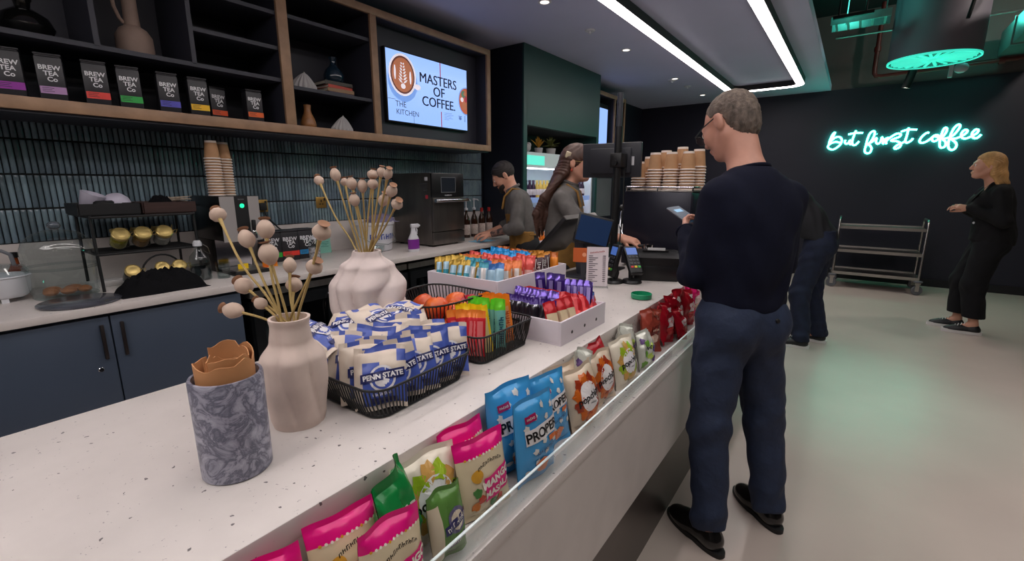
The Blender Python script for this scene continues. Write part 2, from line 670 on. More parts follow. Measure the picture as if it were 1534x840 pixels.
# ---- open ceiling void on the customer side
M_galv = mat('galvanised_steel', (150, 160, 158), .35, .8, noise=(12, .15))
M_drum = mat('drum_paint', (122, 116, 126), .6)
M_teal_e = mat('teal_lit_vanes', (120, 255, 230), .4, emit=((60, 235, 205), .8))  # teal light falling on the grille, painted in as emission
t = thing('cable_tray', 'galvanised cable tray ladder in the ceiling void left of the drum', 'cable tray', (0, 0, 0))
for yy in (6.72, 7.02):
    obj('side_rail', MB().box(-.44, yy, 3.22, .10, yy + .012, 3.30), M_galv, t)
rung = MB().box(0, 6.73, 3.225, .022, 7.02, 3.24).mesh('rung', M_galv)
for k in range(5):
    o = obj('rung', rung, None, t, (-.40 + k * .11, 0, 0))
for xx in (-.3, .05):
    obj('hanger_rod', MB().tube([(xx, 6.87, 3.9), (xx, 6.87, 3.24)], .007, 6), M_galv, t)
t = thing('cable_tray', 'upper copper brown cable tray at the top of the ceiling void', 'cable tray')
M_copper = mat('copper_brown', (150, 110, 95), .4, .4)
for xx in (-.2, 1.2, 2.6):
    obj('hanger_rod', MB().tube([(xx, 5.75, 3.9), (xx, 5.75, 3.345)], .007, 6), M_galv, t)
obj('tray_base', MB().box(-.44, 5.6, 3.33, 4.4, 5.9, 3.345), M_copper, t)
for yy in (5.59, 5.9):
    obj('side_rail', MB().box(-.44, yy, 3.33, 4.4, yy + .012, 3.41), M_copper, t)
for k, (yy, zz) in enumerate(((6.25, 3.36), (7.9, 3.36))):
    tag(obj('conduit', MB().tube([(-.44, yy, zz), (4.4, yy, zz)], .013, 8), M_galv), ('thin steel conduit in front of the cable tray ladder', 'thin steel conduit behind the cable tray ladder')[k], 'conduit')
t = thing('strut_frame', 'dark steel hanging bracket beside the low ceiling edge in the void', 'bracket')
for xx in (-.35, -.12):
    obj('hanger_rod', MB().tube([(xx, 6.3, 3.9), (xx, 6.3, 3.18)], .008, 8), M_black, t)
obj('cross_bar', MB().box(-.40, 6.28, 3.16, -.05, 6.32, 3.19), M_black, t)
# drum
t = thing('drum_diffuser', 'large grey cylindrical air drum with teal lit swirl grille', 'air diffuser', (.53, 7.17, 2.8))
obj('drum', MB().lathe([(.385, 0), (.395, 0), (.395, 1.1), (.385, 1.1), (.385, 0)], 48), M_drum, t)
obj('rim', MB().lathe([(.385, -.008), (.40, -.008), (.40, .012), (.385, .012), (.385, -.008)], 48), M_teal_e, t)
M_tealdark = mat('diffuser_plate', (20, 60, 56), .4, emit=((10, 110, 96), .12))  # dim teal light painted into the plate
g = obj('swirl_plate', MB().lathe([(0, .015), (.386, .015), (.386, .03), (0, .03)], 40), M_tealdark, t)
van = MB().box(.09, -.012, -.006, .36, .012, .012, T=Matrix.Rotation(R(24), 4, 'X')).mesh('vane', M_teal_e)
for k in range(24):
    o = obj('vane', van, None, t, (0, 0, .006), (0, 0, 2 * PI * k / 24 + .1))
obj('hub', MB().lathe([(0, -.006), (.07, -.004), (.09, .012), (0, .012)], 24), M_teal_e, t)
tag(obj('hanger_pole', MB().tube([(.78, 6.62, 3.62), (.70, 6.62, 3.05)], .016, 8), M_black), 'short black angled rod hanging in front of the grey drum', 'rod')
# spot light under the drum
M_spotface = mat('spot_lens', (255, 255, 255), .4, emit=((255, 240, 225), 8.0))
t = thing('spotlight', 'small black cylinder spotlight hanging below the grey drum', 'spotlight', (.36, 7.62, 2.6))
obj('housing', MB().lathe([(.036, 0), (.044, 0), (.044, .2), (.012, .215), (.012, .22), (0, .22)], 20), M_black, t, rot=(R(6), R(12), 0))
obj('lens', MB().lathe([(0, .003), (.037, .003), (.037, .012), (0, .012)], 20), M_spotface, t, rot=(R(6), R(12), 0))
obj('stem', MB().tube([(.04, 0, .2), (.04, .0, 1.3)], .008, 8), M_black, t)
t = thing('camera_dome', 'white security camera on a bracket below the drum', 'security camera', (.78, 8.0, 2.73))
obj('bracket', MB().rbox(-.02, -.02, .0, .02, .02, .17, .004), M_white, t)
obj('dome', MB().ball((.09, 0, .1), (.07, .06, .06)), M_white, t)
obj('stem', MB().tube([(0, 0, .15), (0, 0, 1.17)], .01, 8), M_black, t)
# red pipe
M_red = mat('red_pipe', (96, 28, 24), .45)
t = thing('sprinkler_pipe', 'dark red sprinkler pipe running above the navy far wall', 'pipe')
obj('pipe', MB().tube([(.03, 8.6, 3.9), (.03, 8.6, 3.05), (.035, 8.6, 2.985), (.06, 8.6, 2.945), (.12, 8.6, 2.935), (1.6, 8.6, 2.985), (4.4, 8.6, 3.05)], .028, 10), M_red, t)
for z, x in ((3.30, .03), (2.97, 1.3)):
    obj('coupling', MB().lathe([(.028, -.03), (.04, -.03), (.04, .03), (.028, .03)], 14), M_red, t, (x, 8.6, z), (0, R(90) if x > 1 else 0, 0))
# duct
M_duct = mat('duct_steel', (120, 140, 138), .4, .5, noise=(6, .1))  # a loose green plastic lid
t = thing('air_duct', 'rectangular steel air duct right of the grey drum', 'duct')
obj('duct_body', MB().box(1.25, 3.0, 3.02, 1.7, 8.6, 3.3), M_duct, t)
for k in range(4):
    obj('flange', MB().box(1.235, 4.0 + k * 1.3, 3.005, 1.715, 4.04 + k * 1.3, 3.315), M_galv, t)
for k, pts in enumerate(([(1.0, 6.0, 3.9), (1.02, 6.05, 3.2), (1.08, 6.15, 3.12), (1.15, 6.3, 3.3), (1.15, 6.4, 3.9)], [(1.05, 6.5, 3.9), (1.1, 6.55, 3.3), (1.15, 6.65, 3.18), (1.15, 6.8, 3.35), (1.12, 7.0, 3.9)])):
    tag(obj('hanging_cable', MB().tube(pts, .012, 6), M_black), ('black cable loop hanging in the void, nearer one', 'black cable loop hanging in the void, farther one')[k], 'cable')
# unseen spotlight track, added to put glints in the tiles
M_spotlens2 = mat('spot_lens_bright', (255, 255, 255), .4, emit=((255, 242, 232), 60.0))
trk = thing('glint_light_track', 'black spotlight track added over the customer side for glints in the tiles', 'track light', (1.35, 0, 3.0))
obj('rail', MB().box(-.02, -2.0, .10, .02, 3.3, .13), M_black, trk)
for yy in (-1.6, .6, 3.0):
    obj('hanger_rod', MB().tube([(0, yy, .13), (0, yy, .9)], .006, 6), M_black, trk)
for k in range(6):
    yy = -1.6 + k * .92
    hd = obj('spot_head', MB().lathe([(.046, 0), (.055, 0), (.055, .14), (.02, .155), (0, .155)], 18), M_black, trk, (0, yy, -.06), (0, R(30), 0))
    obj('lens', MB().lathe([(0, .004), (.046, .004), (.046, .01), (0, .01)], 18), M_spotlens2, hd)
# teal lamps up in the void
lamp('POINT', 'teal_void_lamp', (-.30, 6.55, 3.5), 6, TEAL, soft=.1)
lamp('POINT', 'teal_void_lamp', (1.08, 8.05, 3.35), 5, TEAL, soft=.1)
lamp('SPOT', 'teal_spot', (.25, 3.9, 3.2), 55, TEAL, (0, R(4), 0), spot=44, blend=.8, soft=.1)
lamp('SPOT', 'drum_spot', (.3, 7.3, 2.58), 30, WARM, (R(-10), 0, 0), spot=110, blend=.8, soft=.05)
lamp('SPOT', 'track_spot', (1.4, 6.6, 3.3), 230, (1, .84, .74), (0, R(4), 0), spot=70, blend=.9, soft=.06)
lamp('SPOT', 'track_spot', (1.9, 3.6, 3.3), 110, WHITE, (0, 0, 0), spot=80, blend=.9, soft=.06)

# ---- neon sign
# stroke points in metres on the wall, relative to the middle of the sign
NEON = {
 'but': [[(-0.768, 0.175), (-0.795, 0.135), (-0.815, 0.062), (-0.820, 0.012), (-0.805, 0.028), (-0.766, 0.158), (-0.761, 0.175), (-0.778, 0.134), (-0.799, 0.053), (-0.758, 0.092), (-0.711, 0.106), (-0.669, 0.070), (-0.670, 0.005), (-0.713, -0.051), (-0.766, -0.079), (-0.819, -0.055), (-0.828, -0.021), (-0.792, 0.016), (-0.737, 0.033), (-0.679, 0.017), (-0.659, 0.029)],
  [(-0.621, 0.056), (-0.623, 0.019), (-0.604, -0.003), (-0.578, 0.012), (-0.565, 0.053), (-0.566, 0.005), (-0.550, -0.013), (-0.532, 0.003)],
  [(-0.509, 0.183), (-0.526, 0.103), (-0.535, 0.031), (-0.522, -0.019), (-0.488, -0.021), (-0.453, 0.026)],
  [(-0.596, 0.132), (-0.516, 0.148), (-0.421, 0.145)],
  ],
 'first': [[(-0.346, -0.027), (-0.312, 0.019), (-0.288, 0.081), (-0.283, 0.144), (-0.305, 0.161), (-0.337, 0.132), (-0.356, 0.053), (-0.364, -0.043), (-0.368, -0.115), (-0.344, -0.148), (-0.305, -0.142), (-0.292, -0.086), (-0.318, -0.037), (-0.347, -0.023), (-0.298, 0.010), (-0.253, 0.063), (-0.252, 0.008), (-0.229, -0.022), (-0.200, 0.005), (-0.194, 0.060)],
  [(-0.260, 0.116), (-0.258, 0.113)],
  [(-0.196, 0.076), (-0.171, 0.035), (-0.170, -0.028), (-0.147, 0.042), (-0.117, 0.056), (-0.105, 0.035)],
  [(-0.131, -0.030), (-0.131, 0.017), (-0.087, 0.069), (-0.029, 0.108), (0.015, 0.099), (0.004, 0.064), (-0.057, 0.037), (-0.080, 0.014), (-0.015, 0.003), (0.033, -0.030), (0.027, -0.077), (-0.014, -0.101), (-0.031, -0.082), (0.004, -0.044), (0.056, -0.016), (0.077, 0.006)],
  [(0.090, 0.182), (0.085, 0.083), (0.077, 0.006), (0.100, -0.023), (0.144, 0.010), (0.153, 0.036)],
  [(0.011, 0.133), (0.087, 0.156), (0.183, 0.149)],
  ],
 'coffee': [[(0.317, 0.096), (0.293, 0.100), (0.252, 0.057), (0.230, -0.002), (0.252, -0.031), (0.298, -0.021), (0.345, 0.022), (0.375, 0.058), (0.409, 0.063), (0.427, 0.032), (0.413, -0.004), (0.380, -0.018), (0.358, 0.014), (0.376, 0.050), (0.431, 0.032), (0.468, 0.052)],
  [(0.434, 0.009), (0.469, 0.045), (0.494, 0.110), (0.488, 0.150), (0.465, 0.148), (0.450, 0.083), (0.443, -0.013), (0.454, -0.089), (0.480, -0.108), (0.508, -0.084), (0.503, -0.031), (0.469, 0.008), (0.518, 0.020), (0.570, 0.053), (0.609, 0.124), (0.619, 0.174), (0.595, 0.186), (0.562, 0.142), (0.541, 0.055), (0.534, -0.048), (0.550, -0.120), (0.587, -0.142), (0.616, -0.111), (0.614, -0.059), (0.574, -0.013), (0.548, 0.008), (0.599, 0.008), (0.650, 0.034), (0.689, 0.068), (0.700, 0.103), (0.672, 0.113), (0.647, 0.071), (0.659, 0.016), (0.699, 0.002), (0.750, 0.028), (0.798, 0.068), (0.803, 0.104), (0.775, 0.110), (0.750, 0.064), (0.769, 0.010), (0.807, 0.003), (0.839, 0.044)],
  ],
}
def catmull(P, n=5):
    if len(P) < 3:
        return P
    out = []
    for i in range(len(P) - 1):
        p0, p1, p2, p3 = P[max(i - 1, 0)], P[i], P[i + 1], P[min(i + 2, len(P) - 1)]
        for k in range(n):
            t = k / n
            out.append(tuple(.5 * ((2 * b) + (-a + c) * t + (2 * a - 5 * b + 4 * c - d) * t * t + (-a + 3 * b - 3 * c + d) * t ** 3) for a, b, c, d in zip(p0, p1, p2, p3)))
    out.append(P[-1])
    return out
M_neon = mat('neon_tube', (200, 255, 245), .4, emit=((70, 255, 214), 16.0))
sign = thing('neon_sign', 'teal neon script reading but first coffee on the navy wall', 'neon sign', (.43, 8.742, 2.05))
for w_, strokes in NEON.items():
    mb = MB()
    for s in strokes:
        P = [(x, 0, z) for x, z in catmull(s)]
        mb.tube(P, .0125, 8)
    o = obj('neon_word', mb, M_neon, sign, smooth=180)
    o['label'] = 'glowing word ' + w_
mb = MB()
for x, z in ((-.8, 0), (-.3, 0), (.2, .05), (.75, .1)):
    mb.tube([(x, 0, z), (x, .038, z)], .006, 6)
obj('stand_off', mb, M_black, sign)

# ================================================================ service counter (customer side)
M_terr = terrazzo('terrazzo_white', (203, 195, 191), (100, 92, 94), scale=50., thr=.15)
M_plinth = mat('plinth_bronze', (92, 84, 80), .35, .5, noise=(3, .1))
M_lip = glass_mat('clear_acrylic', (252, 254, 254), .05)
M_acr_edge = mat('acrylic_edge_glow', (225, 235, 235), .25, emit=((220, 230, 232), .12))  # bright edge line painted in as a faint glow
ct = thing('service_counter', 'long white terrazzo service counter with a snack ledge in front', 'counter')
Y0, Y1 = -1.6, 4.05
obj('worktop', MB().rbox(-1.33, Y0, .91, -.63, Y1, .95, .003), M_terr, ct)
obj('upper_front', MB().box(-.66, Y0, .76, -.632, Y1, .9102), M_terr, ct)
obj('ledge', MB().rbox(-.66, Y0, .745, -.478, Y1, .78, .002), M_terr, ct)
obj('front_panel', MB().box(-.51, Y0, .375, -.482, Y1, .746), M_terr, ct)
obj('plinth', MB().box(-.56, Y0, 0, -.51, Y1, .40), M_plinth, ct)
obj('body', MB().box(-1.30, Y0, .02, -.662, Y1, .905), mat('carcass_navy', (40, 46, 56), .5), ct)
lp = obj('display_lip', MB().box(-.494, -.9, .7802, -.490, 2.62, .832), M_lip, ct)
obj('lip_edge', MB().box(-.4945, -.9, .832, -.4895, 2.62, .8345), M_acr_edge, lp)
obj('lip_foot', MB().box(-.52, -.9, .7802, -.494, 2.62, .783), M_lip, lp)

# ================================================================ back counter
M_navy = mat('cabinet_navy', (62, 72, 88), .42, noise=(5, .04))
M_blackglass = mat('cooler_black', (20, 22, 24), .25)
M_steel = mat('brushed_steel', (150, 146, 142), .32, .9, noise=(25, .12), stretch=(1, 1, .1))
M_chrome = mat('chrome', (215, 215, 220), .12, 1.)
M_handle = mat('handle_bronze', (38, 32, 32), .4, .3)
bt = thing('back_counter_top', 'white terrazzo back counter top with upstand below the tiles', 'worktop')
obj('worktop', MB().rbox(-3.382, -.6, .885, -2.62, 4.04, .92, .003), M_terr, bt)
obj('upstand', MB().box(-3.392, -.6, .9202, -3.378, 4.04, 1.155), M_terr, bt)
def cabinet(y0, y1, ydoor, label, lock=None, handles=()):
    t = thing('base_cabinet', label, 'cabinet', (-2.66, y0, 0))
    w = y1 - y0
    obj('carcass', MB().box(-.70, 0, .10, -.002, w, .884), M_navy, t)
    obj('kick_board', MB().box(-.70, 0, 0, -.05, w, .10), M_blackm, t)
    ys = [0] + [v - y0 for v in ydoor] + [w]
    for k in range(len(ys) - 1):
        d = obj('door', MB().rbox(0, ys[k] + .003, .11, .02, ys[k + 1] - .003, .868, .002), M_navy, t)
        for hy in handles:
            if ys[k] < hy - y0 < ys[k + 1]:
                obj('handle', MB().rbox(.02, hy - y0 - .007, .675, .034, hy - y0 + .007, .835, .003), M_handle, d)
        if lock and ys[k] < lock - y0 < ys[k + 1]:
            obj('lock', MB().lathe([(0, .004), (.009, .004), (.011, .002), (.011, 0)], 16, T=Tr(.02, lock - y0, .63, 0, R(90), 0)), M_chrome, d)
    return t
cabinet(-.06, 1.075, (.515,), 'navy two door base cabinet with slim dark handles under the back counter', lock=.455, handles=(.482, .553))
cabinet(-.6, -.06, (), 'single navy base cabinet at the near end of the back counter', handles=(-.12,))
def cooler(y0, y1, hy, label):
    t = thing('bottle_cooler', label, 'cooler', (-2.66, y0, 0))
    w = y1 - y0
    mb = MB()
    mb.box(-.6, 0, .03, -.58, w, .82).box(-.6, 0, .03, 0, .02, .82).box(-.6, w - .02, .03, 0, w, .82).box(-.6, 0, .03, 0, w, .09).box(-.6, 0, .80, 0, w, .82)
    obj('case', mb, M_blackglass, t)
    obj('top_trim', MB().box(-.6, 0, .822, .018, w, .862), M_steel, t)
    d = MB()
    d.box(.002, 0.005, .09, .03, .06, .80).box(.002, w - .065, .09, .03, w - .005, .80).box(.002, .06, .74, .03, w - .065, .80).box(.002, .06, .09, .03, w - .065, .15)
    dr = obj('door_frame', d, M_blackglass, t)
    obj('pane', MB().box(.012, .06, .15, .016, w - .065, .74), glass_mat('cooler_glass', (200, 206, 208), .08), dr)
    h = hy - y0
    obj('handle', MB().tube([(.03, h, .77), (.05, h, .755), (.062, h, .70), (.064, h, .65), (.062, h, .60), (.05, h, .545), (.03, h, .53)], .009, 10), M_chrome, dr)
    obj('shelf', MB().box(-.57, .02, .44, -.03, w - .02, .445), M_galv, t)
    return t
cooler(1.12, 1.65, 1.59, 'black glass door bottle cooler next to the navy cabinet')
cooler(1.67, 2.25, 2.19, 'middle black glass door bottle cooler behind the white vase')
cooler(2.27, 2.85, 2.79, 'black glass door bottle cooler below the steel oven')
cabinet(2.87, 3.9, (3.38,), 'navy base cabinet beside the bearded barista', handles=(3.34, 3.42))
M_cream = mat('milk_white', (205, 202, 196), .4)
M_cangreen = mat('can_green', (70, 140, 60), .35)
bot = MB().lathe([(0, 0), (.036, 0), (.038, .01), (.038, .14), (.03, .18), (.016, .21), (.016, .235), (0, .235)], 14).mesh('milk_bottle', M_cream)
can_ = MB().lathe([(0, 0), (.028, 0), (.032, .008), (.032, .105), (.027, .115), (0, .113)], 14).mesh('drink_can', M_cangreen)
coolers = (('leftmost cooler', 1.18), ('middle cooler', 1.74), ('cooler below the oven', 2.34))
for ci, (cn, y) in enumerate(coolers):
    for k in range(4):
        for lv, z in enumerate((.091, .446)):
            o = obj('milk_bottle', bot, None, None, (-2.80, y + k * .1, z))
            tag(o, '%s white milk bottle on the %s shelf of the %s' % (ORD[k], ('lower', 'upper')[lv], cn), 'bottle', 'milk bottles in the coolers')

# ================================================================ wall shelf unit
M_oak = mat('oak_edge', (152, 120, 94), .5, noise=(14, .16), stretch=(6, 1, 1))
M_shelf = mat('shelf_navy', (44, 45, 56), .5, noise=(4, .05))
sh = thing('oak_shelf_unit', 'oak edged navy wall shelf unit above the tiled splashback', 'shelf unit')
XF = -2.95
SY0 = -.6
SZ0, SZ1 = 1.77, 2.70
def edged(name, y0, z0, y1, z1, parent):
    o = obj(name, MB().box(-3.4, y0, z0, XF - .022, y1, z1), M_shelf, parent)
    obj('oak_edging', MB().rbox(XF - .022, y0, z0, XF, y1, z1, .002), M_oak, o)
    return o
edged('bottom_board', SY0, SZ0, 3.66, SZ0 + .055, sh)
edged('top_board', SY0, SZ1 - .05, 3.66, SZ1, sh)
for y0, y1 in ((1.60, 1.665), (2.285, 2.34), (3.61, 3.66)):
    edged('upright', y0, SZ0 + .055, y1, SZ1 - .05, sh)
obj('back_panel', MB().box(-3.4, SY0, SZ0 + .055, -3.385, 3.61, SZ1 - .05), M_shelf, sh)
for y0 in (.71, 1.115):
    obj('divider', MB().box(-3.385, y0, 2.095, -2.97, y0 + .022, SZ1 - .05), M_shelf, sh)
for y0, y1, z in ((SY0, 1.60, 2.078), (1.137, 1.60, 2.262), (1.137, 1.60, 2.462), (1.665, 2.285, 2.05), (1.665, 2.285, 2.467)):
    obj('shelf_board', MB().box(-3.385, y0, z, -2.975, y1, z + .022), M_shelf, sh)
obj('underside', MB().box(-3.40, SY0, SZ0 - .012, XF - .02, 3.64, SZ0), M_shelf, sh)
obj('screen_backing', MB().box(-3.385, 2.34, SZ0 + .055, -3.10, 3.61, SZ1 - .05), M_shelf, sh)

# ---- tea tins
M_tin = mat('tin_black', (38, 37, 42), .42)
M_print = mat('print_white', (225, 225, 228), .5)
TIN_C = [((150, 44, 160), 'purple'), ((178, 136, 184), 'lilac'), ((232, 70, 62), 'red'), ((46, 170, 74), 'green'), ((88, 84, 190), 'violet blue'), ((246, 190, 30), 'yellow'), ((226, 84, 30), 'dark orange'), ((236, 104, 40), 'orange')]
def tea_tin(loc, col, cname, label, rz, w=.094, h=.205, parent=None, where='shelf'):
    t = thing('tea_tin', label, 'tin', loc, rz, 'black tea tins')
    d = w * .95
    mb = MB().rbox(-w / 2, -d / 2, 0, w / 2, d / 2, h * .93, .004)
    obj('body', mb, M_tin, t)
    obj('lid', MB().rbox(-w / 2 + .003, -d / 2 + .003, h * .93, w / 2 - .003, d / 2 - .003, h * .965, .002).rbox(-w / 2 - .001, -d / 2 - .001, h * .955, w / 2 + .001, d / 2 + .001, h, .004), M_tin, t)
    tx = MB()
    for k, s in enumerate(('BREW', 'TEA', 'Co')):
        put_text(tx, s, w * .30, Tr(w * (.0, .02, .05)[k], -d / 2, h * (.66, .54, .42)[k]), 0, bold=w * .008)
    obj('lettering', tx, M_print, t, smooth=0)
    mc = mat('tin_label_' + cname.replace(' ', '_'), col, .5)
    lb = obj('colour_label', MB().box(-w * .46, -d / 2 - .0012, h * .16, w * .50, -d / 2, h * .31), mc, t)
    lb['label'] = cname + ' paper label'
    sm = MB()
    for k in range(3):
        sm.box(-w * .38, -d / 2 - .0016, h * (.27 - k * .035), w * (.05 - .08 * (k % 2)), -d / 2 - .0012, h * (.28 - k * .035))
    obj('small_print', sm, M_tin, lb)
    return t
tins = [(.42, 0, 12), (.557, 1, 14), (.714, 2, 12), (.844, 3, 12), (1.01, 4, 10), (1.151, 5, 8), (1.275, 6, -8), (1.452, 7, 6)]
for y, ci, rz in tins:
    col, cn = TIN_C[ci]
    back = ci == 6
    tea_tin((-3.07 - (.09 if back else 0), y, SZ0 + .0552), col, cn, 'black square tea tin with a %s label on the wall shelf' % cn, R(90 - rz), w=.092 if ci != 7 else .09, h=.208 if ci not in (6, 7) else .19)

# ---- vases, shells and books on the shelves
M_vblack = mat('glass_black', (12, 13, 12), .08, coat=.6, noise=(30, .5))
M_clay = mat('clay_beige', (150, 128, 116), .75, noise=(20, .05))
t = thing('black_vase', 'round black glossy glass vase on the upper wall shelf', 'vase', (-3.16, .52, 2.1002))
obj('body', MB().lathe([(0, 0), (.06, 0), (.085, .02), (.10, .06), (.085, .10), (.05, .125), (.026, .14), (.03, .165), (.036, .175), (.028, .175), (.02, .15), (0, .15)], 32), M_vblack, t)
t = thing('jug_vase', 'beige clay jug vase with a tall neck and loop handle', 'vase', (-3.16, .925, 2.1002))
obj('body', MB().lathe([(0, 0), (.072, 0), (.08, .01), (.082, .05), (.08, .11), (.06, .145), (.036, .16), (.033, .20), (.032, .30), (.036, .38), (.03, .38), (.027, .30), (0, .28)], 32), M_clay, t)
obj('handle', MB().tube([(0, -.034, .17), (0, -.05, .19), (0, -.066, .24), (0, -.07, .30), (0, -.06, .345), (0, -.034, .36)], .009, 8), M_clay, t)
M_shell = mat('shell_grey_white', (170, 166, 165), .7)
def shell(loc, label, rz):
    t = thing('shell_ornament', label, 'ornament', loc, rz)
    vs, fs = [], []
    n, k = 96, 10
    for i in range(k + 1):
        v = i / k
        for j in range(n):
            a = 2 * PI * j / n
            rr = (1 - v) ** .72 * (.80 + .20 * min(1, v / .22)) + .03
            rr *= 1 + .09 * math.cos(a * 16 + v * 1.5) * (1 - v * .5)
            vs.append((.098 * rr * math.cos(a) + .018 * v, .062 * rr * math.sin(a), .112 * v))
    for i in range(k):
        for j in range(n):
            fs.append((i * n + j, i * n + (j + 1) % n, (i + 1) * n + (j + 1) % n, (i + 1) * n + j))
    fs.append(tuple(range(n - 1, -1, -1)))
    fs.append(tuple(k * n + j for j in range(n)))
    mb = MB().add(vs, fs)
    obj('ribbed_shell', mb, M_shell, t)
    obj('tip', MB().ball((.018, 0, .112), (.006, .005, .006), 10, 6), M_shell, t)
shell((-3.08, 1.80, 2.0722), 'white ribbed shell ornament beside the books on the shelf', R(75))
shell((-3.08, 2.08, SZ0 + .0552), 'white ribbed shell ornament on the bottom shelf by the screen', R(100))
M_wood = mat('vase_wood', (150, 100, 58), .4, noise=(30, .2))
t = thing('wooden_vase', 'small turned brown wooden vase on the bottom shelf', 'vase', (-3.08, 1.82, SZ0 + .0552))
obj('body', MB().lathe([(0, 0), (.042, 0), (.05, .01), (.052, .03), (.04, .07), (.026, .10), (.021, .125), (.024, .155), (.018, .155), (.016, .12), (0, .11)], 28), M_wood, t)
BK = [((70, 66, 60), 'olive grey', .215, .155), ((186, 74, 60), 'red', .20, .15), ((150, 120, 90), 'tan', .21, .155), ((88, 70, 88), 'plum', .20, .15)]
z = 2.0722
zs = []
for k, (c, cn, L, D_) in enumerate(BK[::-1]):
    t = thing('book', '%s hardback book in the flat stack under the glass vase' % cn, 'book', (-3.12, 2.07 + rnd.uniform(-.01, .01), z), rnd.uniform(-.06, .06), 'stacked books on the shelf')
    h = .02 + .004 * (k % 2)
    m = mat('book_' + cn.replace(' ', '_'), c, .6)
    obj('cover', MB().box(-D_ / 2, -L / 2, 0, D_ / 2, L / 2, .003).box(-D_ / 2, -L / 2, h - .003, D_ / 2, L / 2, h).box(D_ / 2 - .003, -L / 2, .003, D_ / 2, L / 2, h - .003), m, t)
    obj('pages', MB().box(-D_ / 2 + .003, -L / 2 + .004, .003, D_ / 2 - .003, L / 2 - .004, h - .003), mat('paper', (205, 196, 180), .8), t)
    z += h + .0003
M_bglass = mat('blue_glass', (26, 44, 58), .06, coat=.5)
t = thing('glass_vase', 'dark blue glass bottle vase standing on the stacked books', 'vase', (-3.12, 2.07, z))
obj('body', MB().lathe([(0, 0), (.05, 0), (.068, .02), (.072, .05), (.055, .09), (.028, .115), (.018, .135), (.022, .165), (.03, .175), (.022, .172), (.012, .135), (0, .13)], 28), M_bglass, t)

# ---- menu screen in the shelf unit
M_scr = mat('screen_blue', (20, 30, 50), .2, emit=((150, 186, 252), 1.15))
M_ink = mat('screen_ink', (10, 12, 30), .3, emit=((18, 22, 52), .6))
M_sred = mat('screen_red', (150, 20, 40), .3, emit=((165, 30, 60), .7))
def em(name, c, s=.8):
    return mat(name, c, .3, emit=(c, s))
tv = thing('menu_screen', 'wall screen showing masters of coffee and the kitchen menu', 'screen', (-3.06, 2.965, 1.955), R(90))
SW, SH = .935, .535
obj('bezel', MB().rbox(-SW / 2 - .012, .0, -.012, SW / 2 + .012, .035, SH + .012, .003), M_black, tv)
obj('wall_mount', MB().box(-.2, .035, .1, .2, .042, .4), M_black, tv)
scr = obj('display', MB().box(-SW / 2, -.002, 0, SW / 2, .001, SH), M_scr, tv)
art = MB()
def disc2(mb, cx, cz, rx, rz, mi, y, seg=28, clip=None):
    vs = [(cx, y, cz)] + [(min(clip, cx + rx * math.cos(2 * PI * i / seg)) if clip else cx + rx * math.cos(2 * PI * i / seg), y, cz + rz * math.sin(2 * PI * i / seg)) for i in range(seg)]
    mb.add(vs, [(0, 1 + i, 1 + (i + 1) % seg) for i in range(seg)], mi)
def q2(mb, x0, z0, x1, z1, mi, y):
    mb.add([(x0, y, z0), (x1, y, z0), (x1, y, z1), (x0, y, z1)], [(0, 1, 2, 3)], mi)
cx, cz = -.305, .362
disc2(art, cx + .0, cz - .045, .155, .16, 0, -.0022)
disc2(art, cx, cz, .142, .160, 1, -.0025)
disc2(art, cx + .155, cz - .07, .035, .022, 1, -.0026)
disc2(art, cx, cz, .126, .144, 2, -.0028)
disc2(art, cx, cz, .112, .130, 3, -.003)
for k in range(7):
    L = .060 - .006 * k
    for sgn in (-1, 1):
        T = Tr(cx, -.0032, cz - .065 + k * .024, 0, sgn * R(-34), 0)
        pts_ = [(sgn * .004, 0, 0), (sgn * L * .5, 0, -.008), (sgn * L, 0, .002), (sgn * L * .5, 0, .008)]
        art.add(pts_, [(0, 1, 2, 3) if sgn > 0 else (3, 2, 1, 0)], 1, T)
disc2(art, cx, cz - .085, .024, .020, 1, -.0032)
disc2(art, cx - .080, cz + .01, .010, .055, 1, -.0032)
disc2(art, cx + .080, cz - .01, .010, .050, 1, -.0032)
q2(art, .118, .40, .128, SH, 5, -.0024)
q2(art, .118, 0, .128, .13, 5, -.0024)
q2(art, -SW / 2, .165, -.39, .168, 4, -.0024)
q2(art, -.205, 0, -.202, .06, 4, -.0024)
disc2(art, .455, .26, .105, .125, 0, -.0022, clip=SW / 2)
disc2(art, .455, .26, .095, .115, 6, -.0025, clip=SW / 2)
disc2(art, .42, .32, .03, .03, 7, -.003)
disc2(art, .44, .325, .018, .018, 3, -.0032)
disc2(art, .43, .22, .035, .035, 3, -.003)
disc2(art, .45, .28, .016, .03, 5, -.003)
disc2(art, .40, .27, .02, .02, 1, -.003)
for k in range(5):
    q2(art, .16, .125 - k * .014, .16 + (.10, .12, .09, .11, .06)[k], .128 - k * .014, 8, -.0024)
disc2(art, .37, .10, .02, .014, 8, -.0024)
q2(art, .345, .115, .395, .122, 8, -.0024)
q2(art, .43, .075, .44, .13, 8, -.0024)
obj('picture', art, [em('pic_saucer', (120, 165, 240), .6), em('pic_cream', (225, 215, 225), .8), em('pic_brown_dark', (90, 40, 30), .6), em('pic_brown', (165, 95, 60), .7), M_ink, M_sred, em('pic_food', (176, 84, 52), .7), em('pic_green', (70, 120, 90), .5), em('pic_grey', (95, 125, 190), .6)], scr, smooth=0)
tx = MB()
for s, z_, x_ in (('MASTERS', .342, .10), ('OF', .250, .10), ('COFFEE.', .158, .10)):
    for q_ in (-.0022, 0, .0022):
        put_text(tx, s, .112, Tr(x_ + q_, 0, z_), 0, lift=.0034 + abs(q_) * .05)
put_text(tx, 'THE', .062, Tr(-.395, 0, .115), 0, lift=.0034, align='LEFT')
